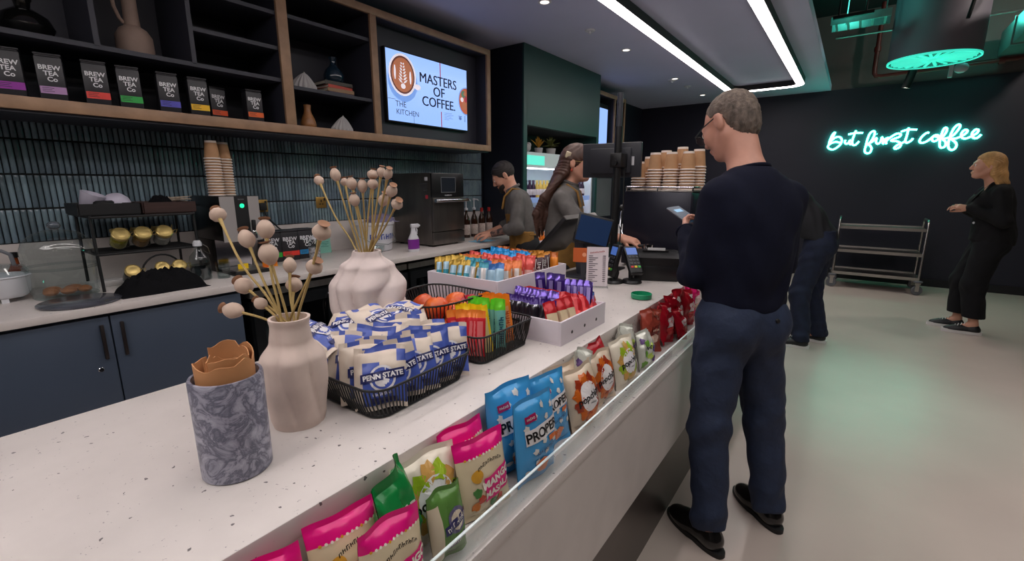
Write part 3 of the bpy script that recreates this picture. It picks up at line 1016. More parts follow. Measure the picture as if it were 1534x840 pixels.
put_text(tx, 'KITCHEN', .058, Tr(-.39, 0, .055), 0, lift=.0034, align='LEFT')
obj('lettering', tx, M_ink, scr, smooth=0)

# ================================================================ things on the back counter
BZ = .9202
M_glass = glass_mat('clear_glass', (236, 242, 242), .07)
M_wplastic = mat('white_plastic', (205, 205, 210), .4)
M_gold = mat('gold_lid', (214, 188, 120), .35, .75)
M_kraft = mat('kraft_card', (178, 134, 96), .7, noise=(30, .05))
M_cuprim = mat('cup_white', (226, 212, 202), .55)
M_brown = mat('pastry_brown', (150, 96, 60), .6, noise=(30, .3))

t = thing('salad_spinner', 'white plastic tub with clear lid and grey loop handle at the left edge', 'container', (-3.12, .25, BZ))
obj('tub', MB().lathe([(0, .02), (.085, .02), (.10, .04), (.105, .11), (.11, .115), (.105, .12), (.098, .115), (.09, .045), (0, .03)], 28), M_wplastic, t)
for k in range(3):
    obj('foot', MB().box(-.012, -.012, 0, .012, .012, .03), M_wplastic, t, (.07 * math.cos(2.1 * k), .07 * math.sin(2.1 * k), 0))
obj('lid', MB().lathe([(.10, .121), (.105, .13), (.09, .16), (0, .175)], 24), M_glass, t)
obj('handle', MB().tube([(0, -.06, .16), (0, -.055, .21), (0, -.03, .23), (0, .03, .23), (0, .055, .21), (0, .06, .16)], .008, 8), mat('grey_plastic', (110, 112, 118), .4), t)

t = thing('sauce_bottle', 'amber brown sauce bottle behind the glass cloche', 'bottle', (-3.27, .33, BZ))
obj('body', MB().lathe([(0, 0), (.03, 0), (.034, .01), (.034, .11), (.015, .15), (.013, .18), (0, .18)], 16), mat('amber', (120, 52, 20), .15), t)
obj('cap', MB().lathe([(.014, .18), (.017, .18), (.017, .205), (0, .207)], 12), M_black, t)

t = thing('cake_cloche', 'clear glass domed cloche with a round knob', 'cloche', (-3.03, .455, BZ))
obj('stand', MB().lathe([(0, 0), (.115, 0), (.12, .006), (.115, .012), (0, .012)], 32), M_glass, t)
obj('dome', MB().lathe([(.118, .0125), (.125, .03), (.128, .14), (.134, .19), (.136, .225), (.12, .27), (.085, .302), (.04, .318), (.018, .322)], 40), M_glass, t)
obj('knob', MB().ball((0, 0, .34), (.026, .026, .02), 16, 10), mat('knob_glass', (120, 130, 140), .05, coat=.8, trans=.6), t)
obj('rim_band', MB().lathe([(.1285, .138), (.137, .138), (.137, .15), (.1285, .15)], 40), M_glass, t)
for k, (x, y, s) in enumerate(((-.03, -.045, 1), (-.02, .03, 1.1), (.04, .0, .9), (.035, .06, .8), (.03, -.06, .85))):
    o = obj('pastry', MB().ball((0, 0, .017), (.040 * s, .034 * s, .017), 14, 8), M_brown, None, (-3.03 + x, .455 + y, BZ + .0122))
    tag(o, '%s brown pastry from the left under the glass cloche' % ORD[(0, 3, 2, 4, 1)[k]], 'pastry', 'pastries under the cloche')

M_slate = mat('dark_marble', (74, 76, 84), .22, noise=(14, .35), coat=.3)
o = obj('serving_board', MB().lathe([(0, 0), (.142, 0), (.146, .004), (.146, .010), (.142, .013), (0, .013)], 48), M_slate, None, (-2.785, .455, BZ))
tag(o, 'round dark grey marble serving board at the counter edge', 'board')

# ---- black two tier rack
M_rack = mat('rack_black', (20, 20, 22), .5)
rk = thing('tiered_rack', 'black metal two tier rack standing on the back counter', 'rack', (-3.12, .80, BZ))
RL, RD = .22, .15
for sx in (-1, 1):
    for sy in (-1, 1):
        obj('leg', MB().tube([(sx * RD, sy * RL, 0), (sx * RD * .9, sy * RL, .38)], .007, 8), M_rack, rk)
for z in (.185, .37):
    mb = MB().tube([(-RD, -RL, z), (RD, -RL, z), (RD, RL, z), (-RD, RL, z)], .006, 8, closed=True)
    obj('shelf_frame', mb, M_rack, rk)
for k in range(7):
    obj('shelf_wire', MB().tube([(-RD + .04 * k + .03, -RL, .185), (-RD + .04 * k + .03, RL, .185)], .003, 6), M_rack, rk)
    obj('shelf_wire', MB().tube([(-RD + .04 * k + .03, -RL, .37), (-RD + .04 * k + .03, RL, .37)], .003, 6), M_rack, rk)
def crate(loc, w, l, h, m, label, name):
    t = thing(name, label, 'tray', loc)
    obj('base', MB().box(-w / 2, -l / 2, 0, w / 2, l / 2, .006), m, t)
    for sx in (-1, 1):
        obj('side_panel', MB().box(sx * w / 2 - .006, -l / 2, .006, sx * w / 2 + .006, l / 2, h), m, t)
    for sy in (-1, 1):
        obj('end_panel', MB().box(-w / 2 + .006, sy * l / 2 - .006, .006, w / 2 - .006, sy * l / 2 + .006, h), m, t)
    return t
TZ = BZ + .3762
crate((-3.12, .665, TZ), .26, .235, .06, M_rack, 'black tray on top of the rack holding white cups', 'storage_tray')
M_dwood = mat('dark_wood', (58, 38, 34), .5, noise=(20, .3), stretch=(1, .2, 4))
crate((-3.12, .92, TZ), .26, .235, .06, M_dwood, 'dark wooden tray on top of the rack holding black pouches', 'storage_tray')
M_lav = mat('cup_lavender_white', (190, 184, 200), .5)
for k, (x, y, rot, lab) in enumerate(((.03, .60, (R(-18), R(14), 0), 'white cup lying tipped at the left end of the black tray'), (.04, .715, (R(50), R(-25), 0), 'white bowl upturned in the black tray'))):
    o = obj('cup', MB().lathe([(0, 0), (.032, 0), (.036, .004), (.05, .085), (.046, .085), (.033, .008), (0, .008)] if k == 0 else [(.058, 0), (.062, 0), (.056, .028), (.036, .052), (.018, .058), (0, .058)], 24), M_lav, None, (-3.12 + x, y, TZ + .03 + k * .018), rot if k == 0 else (R(12), R(22), 0))
    tag(o, lab, 'cup')
for k, (x, y) in enumerate(((.07, .655), (.07, .745))):  # loose black plastic cup lids
    o = obj('cup_lid', MB().lathe([(0, .015), (.036, .015), (.04, .018), (.042, 0), (.046, 0), (.044, .02), (.036, .026), (0, .022)], 24), M_blackm, None, (-3.12 + x, y, TZ + .048 - k * .012))
    tag(o, ('black plastic cup lid upturned beside the tipped white cup', 'black plastic cup lid upturned at the right end of the black tray')[k], 'cup_lid')
def lump(name, w, l, h, m, loc, label, cat, seed=0, nx=26, ny=26, amp=.35, rot=0, edge=.6, freq=(3, 3)):
    """soft crumpled cloth, thick in the middle, lying on z = 0"""
    vs, fs = [], []
    for j in range(ny + 1):
        for i in range(nx + 1):
            u, v = -1 + 2 * i / nx, -1 + 2 * j / ny
            rr = 1 + .18 * mnoise.noise((math.atan2(v, u) * 1.3, seed, 0))
            e = max(0, 1 - (abs(u) ** 2.5 + abs(v) ** 2.5))
            z = h * e ** edge * (1 + amp * mnoise.noise((u * freq[0] + seed, v * freq[1], seed)) + amp * .6 * mnoise.noise((u * freq[0] * 2.5, v * freq[1] * 2.5, seed + 5)))
            vs.append((u * w / 2 * rr, v * l / 2 * rr, max(z, .002)))
    n = nx + 1
    fs = [(j * n + i, j * n + i + 1, (j + 1) * n + i + 1, (j + 1) * n + i) for j in range(ny) for i in range(nx)]
    b = len(vs)
    rim = [i for i in range(n)] + [j * n + nx for j in range(1, ny + 1)] + [ny * n + i for i in range(nx - 1, -1, -1)] + [j * n for j in range(ny - 1, 0, -1)]
    vs += [(vs[i][0], vs[i][1], 0) for i in rim]
    k = len(rim)
    fs += [(rim[i], b + i, b + (i + 1) % k, rim[(i + 1) % k]) for i in range(k)]
    fs.append(tuple(b + i for i in range(k - 1, -1, -1)))
    o = obj(name, MB().add(vs, fs), m, None, loc, (0, 0, rot), smooth=60)
    return tag(o, label, cat)
M_bcloth = mat('black_cloth', (13, 13, 16), .9, spec=.15)
lump('cloth_pouch', .13, .12, .06, M_bcloth, (-3.08, .905, TZ + .03), 'black cloth pouch lying in the dark wooden tray', 'pouch', 3)
for k in range(9):
    o = obj('stir_stick', MB().box(-.06, -.003, -.001, .06, .003, .001), mat('birch', (206, 184, 160), .6), None, (-3.10 + .012 * (k % 3), .985 + .006 * (k % 4 - 1), TZ + .064 + .0025 * k), (0, R(rnd.uniform(-8, 8)), R(60 + rnd.uniform(-30, 30))))
    tag(o, 'wooden stir stick in the loose pile on the dark wooden tray', 'stir stick', 'stir sticks in the wooden tray')

def jar(loc, fill, label, rot, r=.038, h=.085):
    t = thing('preserve_jar', label, 'jar', loc, 0, 'gold lidded jars on the rack', rot)
    obj('glass', MB().lathe([(0, 0), (r * .9, 0), (r, .006), (r, h * .8), (r * .9, h * .9), (r * .88, h)], 22), M_glass, t)
    obj('filling', MB().lathe([(0, .003), (r * .86, .003), (r * .93, .008), (r * .93, h * .7), (0, h * .72)], 20), fill, t)
    l = obj('lid', MB().lathe([(r * .9, h * .98), (r * 1.02, h * .98), (r * 1.03, h * 1.16), (r * .92, h * 1.2), (r * .86, h * 1.17), (0, h * 1.17)], 24), M_gold, t)
    obj('lid_boss', MB().lathe([(0, h * 1.19), (r * .4, h * 1.18), (r * .55, h * 1.172)], 20), M_gold, l)
    obj('bail_wire', MB().tube([(0, r * 1.02, h * .95), (.012, r * 1.35, h * 1.0), (0, r * 1.5, h * 1.25), (-.012, r * 1.35, h * 1.0)], .0022, 6, closed=True), M_gold, t)
    return t
M_pick = mat('pickle_yellow', (176, 160, 30), .4, noise=(40, .4))
M_spice = mat('spice_amber', (170, 120, 50), .5, noise=(40, .3))
M_white_f = mat('filling_white', (190, 185, 180), .6)
M_darkf = mat('filling_dark', (50, 42, 34), .6)
tilt = (0, R(54), 0)
for k, (y, f, lab) in enumerate(((.695, M_pick, 'gold lidded jar of yellow pickle on the middle rack shelf'), (.79, M_spice, 'gold lidded jar of amber spice on the middle rack shelf'), (.885, M_white_f, 'gold lidded jar of white powder on the middle rack shelf'))):
    jar((-3.10, y, BZ + .222), f, lab, tilt)
    jar((-3.20, y + .035, BZ + .192), M_darkf, 'dark filled jar at the back of the middle rack shelf, %s from the left' % ORD[k], (0, 0, 0))
for k, (y, lab) in enumerate(((.715, 'gold lidded dark jar at the left of the lower rack level'), (.845, 'gold lidded dark jar in the middle of the lower rack level'), (.925, 'gold lidded dark jar at the right of the lower rack level'))):
    jar((-3.08, y, BZ + .030), M_darkf, lab, (0, R(54), 0), r=.034)
t = thing('wire_ring', 'dark metal hoop behind the lower rack jars', 'hoop', (-3.13, .88, BZ))
obj('hoop', MB().tube([(0, .105 * math.cos(a * PI / 14), .01 + .13 * math.sin(a * PI / 14)) for a in range(15)], .005, 8), M_rack, t)
obj('hoop_base', MB().tube([(0, -.105, .006), (0, .105, .006)], .005, 8), M_rack, t)
o = obj('napkin_pack', MB().rbox(-.05, -.07, 0, .05, .07, .03, .004), mat('napkin', (190, 186, 184), .8), None, (-3.16, .63, BZ), (0, 0, .2))
tag(o, 'pack of white napkins under the left end of the rack', 'napkins')

lump('folded_cloth', .19, .37, .10, M_bcloth, (-2.80, .775, BZ), 'black crumpled cloth in front of the rack', 'cloth', 11, 34, 40, .5, freq=(2.5, 4), edge=.75)

# ---- bottle, tumbler, boiler
t = thing('swing_bottle', 'clear glass bottle of water with swing stopper', 'bottle', (-2.93, 1.0, BZ))
obj('glass', MB().lathe([(0, 0), (.048, 0), (.052, .006), (.052, .10), (.045, .135), (.02, .165), (.018, .19)], 26), M_glass, t)
obj('water', MB().lathe([(0, .004), (.045, .004), (.048, .01), (.048, .085), (0, .086)], 22), glass_mat('water_tint', (180, 190, 195), .12), t)
obj('stopper', MB().lathe([(.016, .19), (.022, .192), (.022, .21), (.015, .222), (0, .222)], 16), M_wplastic, t)
obj('swing_wire', MB().tube([(0, .02, .205), (0, .05, .18), (0, .058, .14), (0, .03, .16)], .002, 6), M_chrome, t)
t = thing('tumbler', 'short clear faceted glass tumbler beside the boiler', 'glass', (-2.88, 1.095, BZ))
obj('glass', MB().lathe([(0, .008), (.028, .008), (.034, .09), (.037, .09), (.032, 0), (0, 0)], 12), M_glass, t, smooth=20)

bo = thing('water_boiler', 'stainless countertop water boiler with green light', 'boiler', (-2.93, 1.25, BZ))
M_bside = mat('boiler_black_side', (30, 28, 28), .25, .6)
obj('rear_column', MB().rbox(-.42, -.108, 0, -.16, .108, .20, .004), M_bside, bo)
obj('tank', MB().rbox(-.42, -.11, .20, -.004, .11, .462, .005), M_bside, bo)
for y0_, y1_ in ((-.109, -.030), (.045, .109)):
    obj('front_panel', MB().box(-.004, y0_, .195, .001, y1_, .460), mat('boiler_steel', (196, 190, 188), .38, .55), bo)
cp_ = obj('control_panel', MB().box(-.004, -.030, .195, .002, .045, .460), M_blackm, bo)
obj('indicator_light', MB().lathe([(0, .0045), (.011, .004), (.013, .002)], 16, T=Tr(0, .01, .405, 0, R(90), 0)), mat('led_green', (30, 230, 150), .4, emit=((30, 235, 150), 1.6)), cp_)
mb = MB()
put_marks(mb, 6, .008, Tr(.0022, .008, .440, 0, 0, R(90)))
obj('badge', mb, mat('badge_grey', (150, 150, 155), .5), cp_, smooth=0)
obj('tap', MB().lathe([(.018, 0), (.018, .03), (.012, .05), (0, .05)], 14, T=Tr(.02, .055, .21)).tube([(0, .055, .235), (.03, .055, .235)], .012, 10), M_chrome, bo)
obj('tap_lever', MB().rbox(.015, .045, .255, .035, .065, .32, .004), M_blackm, bo)
obj('drip_tray', MB().rbox(-.16, -.10, 0, .07, .10, .022, .004), M_black, bo)
obj('tray_grille', MB().box(-.13, -.085, .022, .055, .085, .025), M_steel, bo)
obj('splash_plate', MB().box(-.165, -.10, .022, -.158, .10, .20), M_chrome, bo)
o = obj('sticker_card', MB().box(-.001, -.03, 0, .001, .03, .03), mat('yellow_label', (236, 196, 20), .5), None, (-2.95, 1.235, BZ + .0255))
tag(o, 'small yellow card standing in the boiler drip tray', 'card')

# paper cups nested upside down
cupH, cupR, cupr = .105, .043, .030
def cup_mesh(name, body):
    mb = MB()
    mb.lathe([(0, cupH - .006), (cupr - .002, cupH - .006), (cupr, cupH), (cupr + .001, cupH - .012)], 20, 1)
    mb.lathe([(cupr + .001, cupH - .012), (cupR - .002, .008)], 20, 0)
    mb.lathe([(cupR - .002, .008), (cupR + .0015, .007), (cupR + .0025, .003), (cupR + .001, 0), (cupR - .002, .001), (cupR - .003, .006), (cupr - .001, cupH - .014)], 20, 1)
    return mb.mesh(name, [body, M_cuprim])
cupm = cup_mesh('paper_cup', M_kraft)
def cup_stack(x, y, z, n, where, pitch=.0165, lean=0.):
    for k in range(n):
        o = obj('paper_cup', cupm, None, None, (x + lean * k + rnd.uniform(-.0006, .0006), y + rnd.uniform(-.0006, .0006), z + k * pitch), (0, 0, rnd.uniform(0, 6)))
        lv = 'topmost' if k == n - 1 else ('lowest' if k == 0 else ORD[k])
        tag(o, '%s kraft paper cup %s%s' % (lv, '' if k in (0, n - 1) else 'from the bottom, ', where), 'cup', 'kraft paper cups ' + where)
cup_stack(-3.10, 1.20, BZ + .4622, 14, 'left stack on the water boiler')
cup_stack(-3.17, 1.29, BZ + .4622, 14, 'right stack on the water boiler')

# sockets
M_brass = mat('brass_plate', (176, 140, 74), .35, .7)
for k, (y, z, lab) in enumerate(((1.585, 1.30, 'brass wall socket with a black plug beside the boiler'), (2.045, 1.31, 'brass wall socket behind the poppy heads'))):
    t = thing('wall_socket', lab, 'socket', (-3.383, y, z))
    obj('plate', MB().rbox(0, -.043, -.043, .006, .043, .043, .004), M_brass, t)
    for (a, b, w, h) in ((0, .012, .004, .009), (-.011, -.012, .006, .004), (.011, -.012, .006, .004)):
        obj('slot', MB().box(.006, a - w, b - h, .0075, a + w, b + h), M_blackm, t)
    obj('switch', MB().rbox(.006, .022, .014, .01, .036, .034, .001), M_blackm, t)
    if k == 0:
        obj('plug', MB().rbox(.006, -.03, -.03, .045, .02, .022, .008), M_blackm, t)
        obj('cord', MB().tube([(.04, 0, -.02), (.05, .0, -.06), (.045, .03, -.10), (.03, .09, -.16), (.03, .14, -.2)], .005, 6), M_blackm, t)

# tea tins on the back counter
for k, (y, c, cn) in enumerate(((1.535, (52, 180, 60), 'bright green'), (1.66, (232, 62, 50), 'bright red'), (1.785, (40, 140, 200), 'sky blue'))):
    tea_tin((-3.22, y, BZ), c, cn, 'black tea tin with a %s label on the back counter' % cn, R(82), w=.118, h=.215)
o = obj('snack_pouch', Pillow(.09, .09, .03, .008).body(MB()), mat('snack_yellow', (236, 150, 24), .35, noise=(40, .5), col2=(200, 60, 20)), None, (-3.02, 1.43, BZ), (R(-10), 0, R(80)))
tag(o, 'small yellow and orange snack pouch beside the boiler', 'pouch')
t = thing('drink_bottle', 'clear drink bottle with black and white label beside the mint card', 'bottle', (-3.0, 1.735, BZ))
obj('glass', MB().lathe([(0, 0), (.034, 0), (.037, .005), (.037, .12), (.03, .145), (.022, .155)], 22), M_glass, t)
obj('label_band', MB().lathe([(.0375, .02), (.0378, .021), (.0378, .1), (.0375, .101)], 22), mat('label_bw', (200, 200, 205), .5, noise=(60, .5), col2=(20, 20, 24)), t)
obj('cap', MB().lathe([(.022, .155), (.024, .155), (.024, .175), (0, .176)], 16), M_wplastic, t)
t = thing('menu_card', 'mint green card standing on the back counter against the upstand', 'card', (-3.30, 2.0, BZ), R(84))
o = obj('card', MB().box(-.05, 0, 0, .05, .003, .215), mat('mint_card', (128, 190, 172), .6), t, rot=(R(-8), 0, 0))
mb = MB()
mb.lathe([(.016, 0), (.018, .0004)], 18, T=Tr(0, -.0008, .155, R(90), 0, 0))
for k in range(4):
    w = (.036, .034, .02, .03)[k]
    mb.box(-w, -.001, .085 - k * .012, w, 0, .0885 - k * .012)
obj('print', mb, mat('print_teal', (40, 110, 100), .6), o)
t = thing('plastic_tub', 'white plastic tub with blue print behind the big vase', 'tub', (-3.12, 2.33, BZ), R(90))
obj('tub', MB().lathe([(0, 0), (.13, 0), (.14, .01), (.155, .21), (.165, .215), (.165, .235), (.155, .235), (.15, .22), (.135, .015), (0, .012)], 32), M_wplastic, t)
mb = MB()
put_marks(mb, 6, .06, Tr())
mb.v = [(.153 * math.sin(x / .153), -.153 * math.cos(x / .153), .10 + z) for x, y, z in mb.v]
obj('lettering', mb, mat('print_blue', (60, 80, 150), .5), t, smooth=0)
obj('bail_handle', MB().tube([(-.16, 0, .2), (-.165, -.03, .13), (-.12, -.13, .08), (0, -.175, .06), (.12, -.13, .08), (.165, -.03, .13), (.16, 0, .2)], .003, 6), M_galv, t)
lump('purple_cloth', .2, .24, .06, mat('lilac_cloth', (118, 112, 140), .85), (-3.14, 2.42, BZ + .226), 'lilac cloth draped over the white plastic tub', 'cloth', 8)
t = thing('glass_mug', 'clear glass tea cup with dried petals behind the big vase', 'cup', (-2.95, 2.23, BZ))
obj('glass', MB().lathe([(0, 0), (.03, 0), (.05, .03), (.055, .06), (.053, .06), (.028, .005), (0, .005)], 20), M_glass, t)
obj('petals', MB().ball((0, 0, .022), (.034, .034, .016), 12, 6), mat('petals', (130, 70, 70), .7, noise=(80, .6), col2=(180, 150, 120)), t)

# ---- oven
M_oven = mat('oven_steel', (112, 108, 104), .3, .85, noise=(18, .12), stretch=(1, 1, .15))
ov = thing('speed_oven', 'stainless steel countertop speed oven with black control panel', 'oven', (-2.85, 2.935, BZ))
obj('case', MB().rbox(-.50, -.195, .012, -.02, .195, .625, .004), M_oven, ov)
for sx in (-.45, -.08):
    for sy in (-.16, .16):
        obj('foot', MB().lathe([(0, 0), (.02, 0), (.02, .013), (0, .013)], 12), M_blackm, ov, (sx, sy, 0))
pn = obj('control_panel', MB().rbox(-.02, -.195, .42, 0, .195, .622, .003), M_black, ov)
obj('touch_screen', MB().box(0, -.09, .46, .002, .09, .59), mat('oven_screen', (38, 44, 52), .15), pn)
obj('screen_frame', MB().box(.002, -.09, .586, .003, .09, .59).box(.002, -.09, .46, .003, .09, .464).box(.002, -.09, .46, .003, -.086, .59).box(.002, .086, .46, .003, .09, .59), mat('frame_grey', (120, 124, 128), .4), pn)
mb = MB()
put_marks(mb, 9, .014, Tr(.0005, 0, .432, 0, 0, R(90)))
obj('badge', mb, M_print, pn, smooth=0)
dr = obj('door', MB().rbox(-.02, -.193, .13, .006, .193, .418, .003), M_oven, ov)
obj('handle', MB().tube([(.045, -.20, .395), (.045, .20, .395)], .016, 12).box(.0, -.17, .387, .045, -.15, .403).box(.0, .15, .387, .045, .17, .403), M_chrome, dr)
obj('drawer_panel', MB().rbox(-.02, -.193, .015, .004, .193, .122, .003), M_oven, ov)
for k in range(4):
    obj('side_label', MB().box(-.10 + .018 * k - .06, -.1965, .53 - k * .018, -.06, -.195, .54 - k * .018), mat('label_grey', (70, 70, 72), .5), ov)
obj('side_sticker', MB().box(-.085, -.1968, .56, -.05, -.195, .59), M_wplastic, ov)
obj('red_sticker', MB().box(-.08, -.1968, .41, -.05, -.195, .44), mat('sticker_red', (170, 40, 60), .5), ov)
# ---- spray bottle
t = thing('spray_bottle', 'white trigger spray bottle with purple label in front of the oven', 'spray bottle', (-2.80, 2.47, BZ), R(80))
def oval(prof, sx, sy, seg=24):
    return MB().lathe(prof, seg, T=Matrix.Diagonal((sx, sy, 1, 1)))
obj('body', oval([(0, 0), (.046, 0), (.05, .008), (.05, .07), (.044, .11), (.026, .145), (.02, .17), (.02, .19), (0, .19)], 1, .62), M_wplastic, t)
lbp = obj('label_patch', MB().lathe([(.0502, .022), (.0506, .024), (.0506, .098), (.0502, .10)], 24, T=Matrix.Diagonal((1, .62, 1, 1))), mat('label_purple', (120, 40, 140), .4), t)
obj('trigger_head', MB().rbox(-.022, -.012, .19, .05, .012, .222, .006).rbox(.045, -.008, .198, .062, .008, .214, .003), M_wplastic, t)
obj('trigger', MB().tube([(.028, 0, .192), (.034, 0, .17), (.03, 0, .15), (.034, 0, .14)], .006, 8), M_wplastic, t)
# ---- syrup bottles
M_syr = mat('syrup_brown', (52, 30, 20), .12)
M_syl = mat('syrup_label', (196, 178, 170), .5, noise=(50, .25))
M_redcap = mat('red_cap', (170, 36, 34), .4)
for k, (y, cap) in enumerate(((3.46, 'pump'), (3.58, 'pump'), (3.70, 'red'), (3.82, 'red'))):
    t = thing('syrup_bottle', (('leftmost syrup bottle with a white pump beside the oven', 'second syrup bottle with a white pump beside the oven', 'brown syrup bottle with red cap, nearer the oven', 'brown syrup bottle with red cap, nearer the barista')[k]), 'bottle', (-3.12, y, BZ))
    obj('body', MB().lathe([(0, 0), (.034, 0), (.037, .005), (.037, .17), (.03, .20), (.014, .235), (.013, .275), (0, .275)], 20), M_syr, t)
    obj('label_band', MB().lathe([(.0373, .03), (.0377, .031), (.0377, .13), (.0373, .131)], 20), M_syl, t)
    if cap == 'red':
        obj('cap', MB().lathe([(.014, .25), (.0165, .25), (.0165, .29), (0, .292)], 14), M_redcap, t)
    else:
        obj('pump', MB().lathe([(.014, .275), (.018, .275), (.018, .295), (.006, .30), (.006, .37), (.014, .372), (.014, .39), (0, .392)], 14).tube([(0, 0, .382), (.05, 0, .38), (.06, 0, .368)], .006, 8), M_wplastic, t)
lump('blue_cloth', .16, .22, .012, mat('blue_cloth', (120, 176, 206), .8), (-2.80, 3.32, BZ), 'light blue wiping cloth on the counter by the barista', 'cloth', 21)

# ================================================================ fridge niche
M_teal = mat('panel_dark_teal', (34, 66, 64), .45, noise=(3, .05))
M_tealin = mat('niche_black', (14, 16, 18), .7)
fs_ = thing('fridge_surround', 'dark teal full height surround built around the drinks fridge', 'surround')
obj('side_panel', MB().box(-3.385, 4.05, 0, -2.85, 4.11, 2.838), mat('side_panel_navy', (22, 25, 38), .45), fs_)
obj('front_edge', MB().box(-2.85, 4.05, 0, -2.83, 4.115, 2.838), M_teal, fs_)
obj('side_panel', MB().box(-3.385, 5.74, 0, -2.83, 5.80, 2.838), M_teal, fs_)
obj('header_panel', MB().box(-2.90, 4.11, 2.06, -2.83, 5.74, 2.838), M_teal, fs_)
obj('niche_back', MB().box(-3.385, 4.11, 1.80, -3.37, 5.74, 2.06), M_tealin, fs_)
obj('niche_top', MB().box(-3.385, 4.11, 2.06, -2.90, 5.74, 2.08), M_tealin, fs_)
M_fin = mat('fridge_white', (225, 230, 235), .35)
fr = thing('drinks_fridge', 'open fronted white lit drinks fridge in the teal surround', 'fridge', (-2.87, 4.12, 0))
FW = 1.61
obj('back_wall', MB().box(-.5, 0, .08, -.47, FW, 1.79), M_fin, fr)
for y in (0, FW - .03):
    obj('side_wall', MB().box(-.47, y, .08, 0, y + .03, 1.79), M_fin, fr)
obj('base', MB().box(-.5, 0, 0, 0, FW, .10), M_black, fr)
cn = obj('canopy', MB().box(-.5, 0, 1.63, .0, FW, 1.795), M_fin, fr)
obj('canopy_sign', MB().box(.0, .03, 1.66, .003, .40, 1.76), mat('sign_mint', (110, 220, 200), .4, emit=((90, 225, 200), .8)), cn)
obj('light_strip', MB().box(-.06, .03, 1.618, -.02, FW - .03, 1.63), mat('fridge_led', (255, 255, 255), .5, emit=((225, 238, 255), 9.0)), cn)
shz = (.42, .70, 1.0, 1.30)
for z in shz:
    s = obj('shelf', MB().box(-.47, .03, z - .018, -.03, FW - .03, z), M_fin, fr)
    obj('price_strip', MB().box(-.03, .03, z - .055, -.02, FW - .03, z + .004), mat('price_strip', (150, 175, 225), .4, emit=((140, 165, 225), .25)), s)  # strip glows faintly on its own, no lamp inside
    obj('shelf_led', MB().box(-.05, .03, z - .024, -.035, FW - .03, z - .0185), MATS['fridge_led'], s)
BCOL = {'dark purple': (52, 22, 56), 'pale yellow': (226, 190, 90), 'green': (70, 150, 100), 'orange': (222, 116, 40), 'amber': (190, 110, 50)}
BME = {}
for cn_, c in BCOL.items():
    mb = MB()
    mb.lathe([(0, 0), (.026, 0), (.029, .006), (.029, .03)], 14, 0)
    mb.lathe([(.029, .03), (.0295, .031), (.0295, .095), (.029, .096)], 14, 1)
    mb.lathe([(.029, .096), (.028, .12), (.016, .155), (.014, .17)], 14, 0)
    mb.lathe([(.014, .17), (.0165, .17), (.0165, .195), (0, .197)], 14, 2)
    BME[cn_] = mb.mesh('juice_bottle', [mat('juice_' + cn_.replace(' ', '_'), c, .2), mat('bottle_label', (225, 215, 220), .5), mat('bottle_cap_' + cn_.replace(' ', '_'), tuple(min(255, int(v * .8 + 40)) for v in c), .4)])
rows = [('orange',) * 20, ('amber',) * 3 + ('orange',) * 4 + ('dark purple',) * 3 + ('amber',) * 10, ('pale yellow',) + ('dark purple',) * 4 + ('pale yellow',) * 4 + ('green',) * 5 + ('orange',) * 6, ('dark purple',) * 4 + ('pale yellow',) * 4 + ('green',) * 4 + ('pale yellow',) * 4 + ('dark purple',) * 4]
sn = ('lowest', 'second', 'third', 'top')
for r_, (z, row) in enumerate(zip(shz, rows)):
    for k, cn_ in enumerate(row[:20]):
        o = obj('juice_bottle', BME[cn_], None, None, (-2.945, 4.19 + k * .074, z + .0002), (0, 0, rnd.uniform(0, 6)))
        tag(o, '%s bottle from the left on the %s fridge shelf, %s juice' % (ORD[k], sn[r_], cn_), 'bottle', 'juice bottles in the drinks fridge')
o = obj('ornament', MB().ball((0, 0, .045), (.05, .06, .045)).ball((.0, .05, .08), (.03, .03, .03)), M_shell, None, (-2.95, 4.27, 1.7952))
tag(o, 'white stone ornament on top of the drinks fridge', 'ornament')
t = thing('gold_plant', 'gold leafed ornament plant on top of the drinks fridge', 'ornament', (-2.95, 4.52, 1.7952))
obj('pot', MB().lathe([(0, 0), (.04, 0), (.05, .06), (.045, .06), (0, .05)], 16), M_shell, t)
M_goldleaf = mat('gold_leaf', (176, 130, 40), .45)
for k in range(14):
    a = k * 2.4
    L = .10 + .05 * ((k * 7) % 5) / 5
    lf = MB().add([(0, 0, 0), (L * .5, .02, .02), (L, 0, .03), (L * .5, -.02, .02), (L * .5, 0, .03)], [(0, 4, 1), (1, 4, 2), (2, 4, 3), (3, 4, 0)])
    obj('leaf', lf, M_goldleaf, t, (0, 0, .055), (0, R(-35 - (k % 4) * 14), a))
t = thing('green_plant', 'bushy olive green plant on top of the drinks fridge', 'plant', (-2.96, 4.80, 1.7952))
obj('pot', MB().lathe([(0, 0), (.05, 0), (.06, .07), (.055, .07), (0, .06)], 16), M_shell, t)
for k in range(26):
    a = k * 2.4
    L = .12 + .05 * ((k * 7) % 5) / 5
    lf = MB().add([(0, 0, 0), (L * .5, .022, .02), (L, 0, .01), (L * .5, -.022, .02), (L * .5, 0, .03)], [(0, 4, 1), (1, 4, 2), (2, 4, 3), (3, 4, 0)])
    obj('leaf', lf, mat('leaf_olive', (96, 100, 50), .6, rand=.3), t, (0, 0, .065), (0, R(-10 - (k % 5) * 16), a))

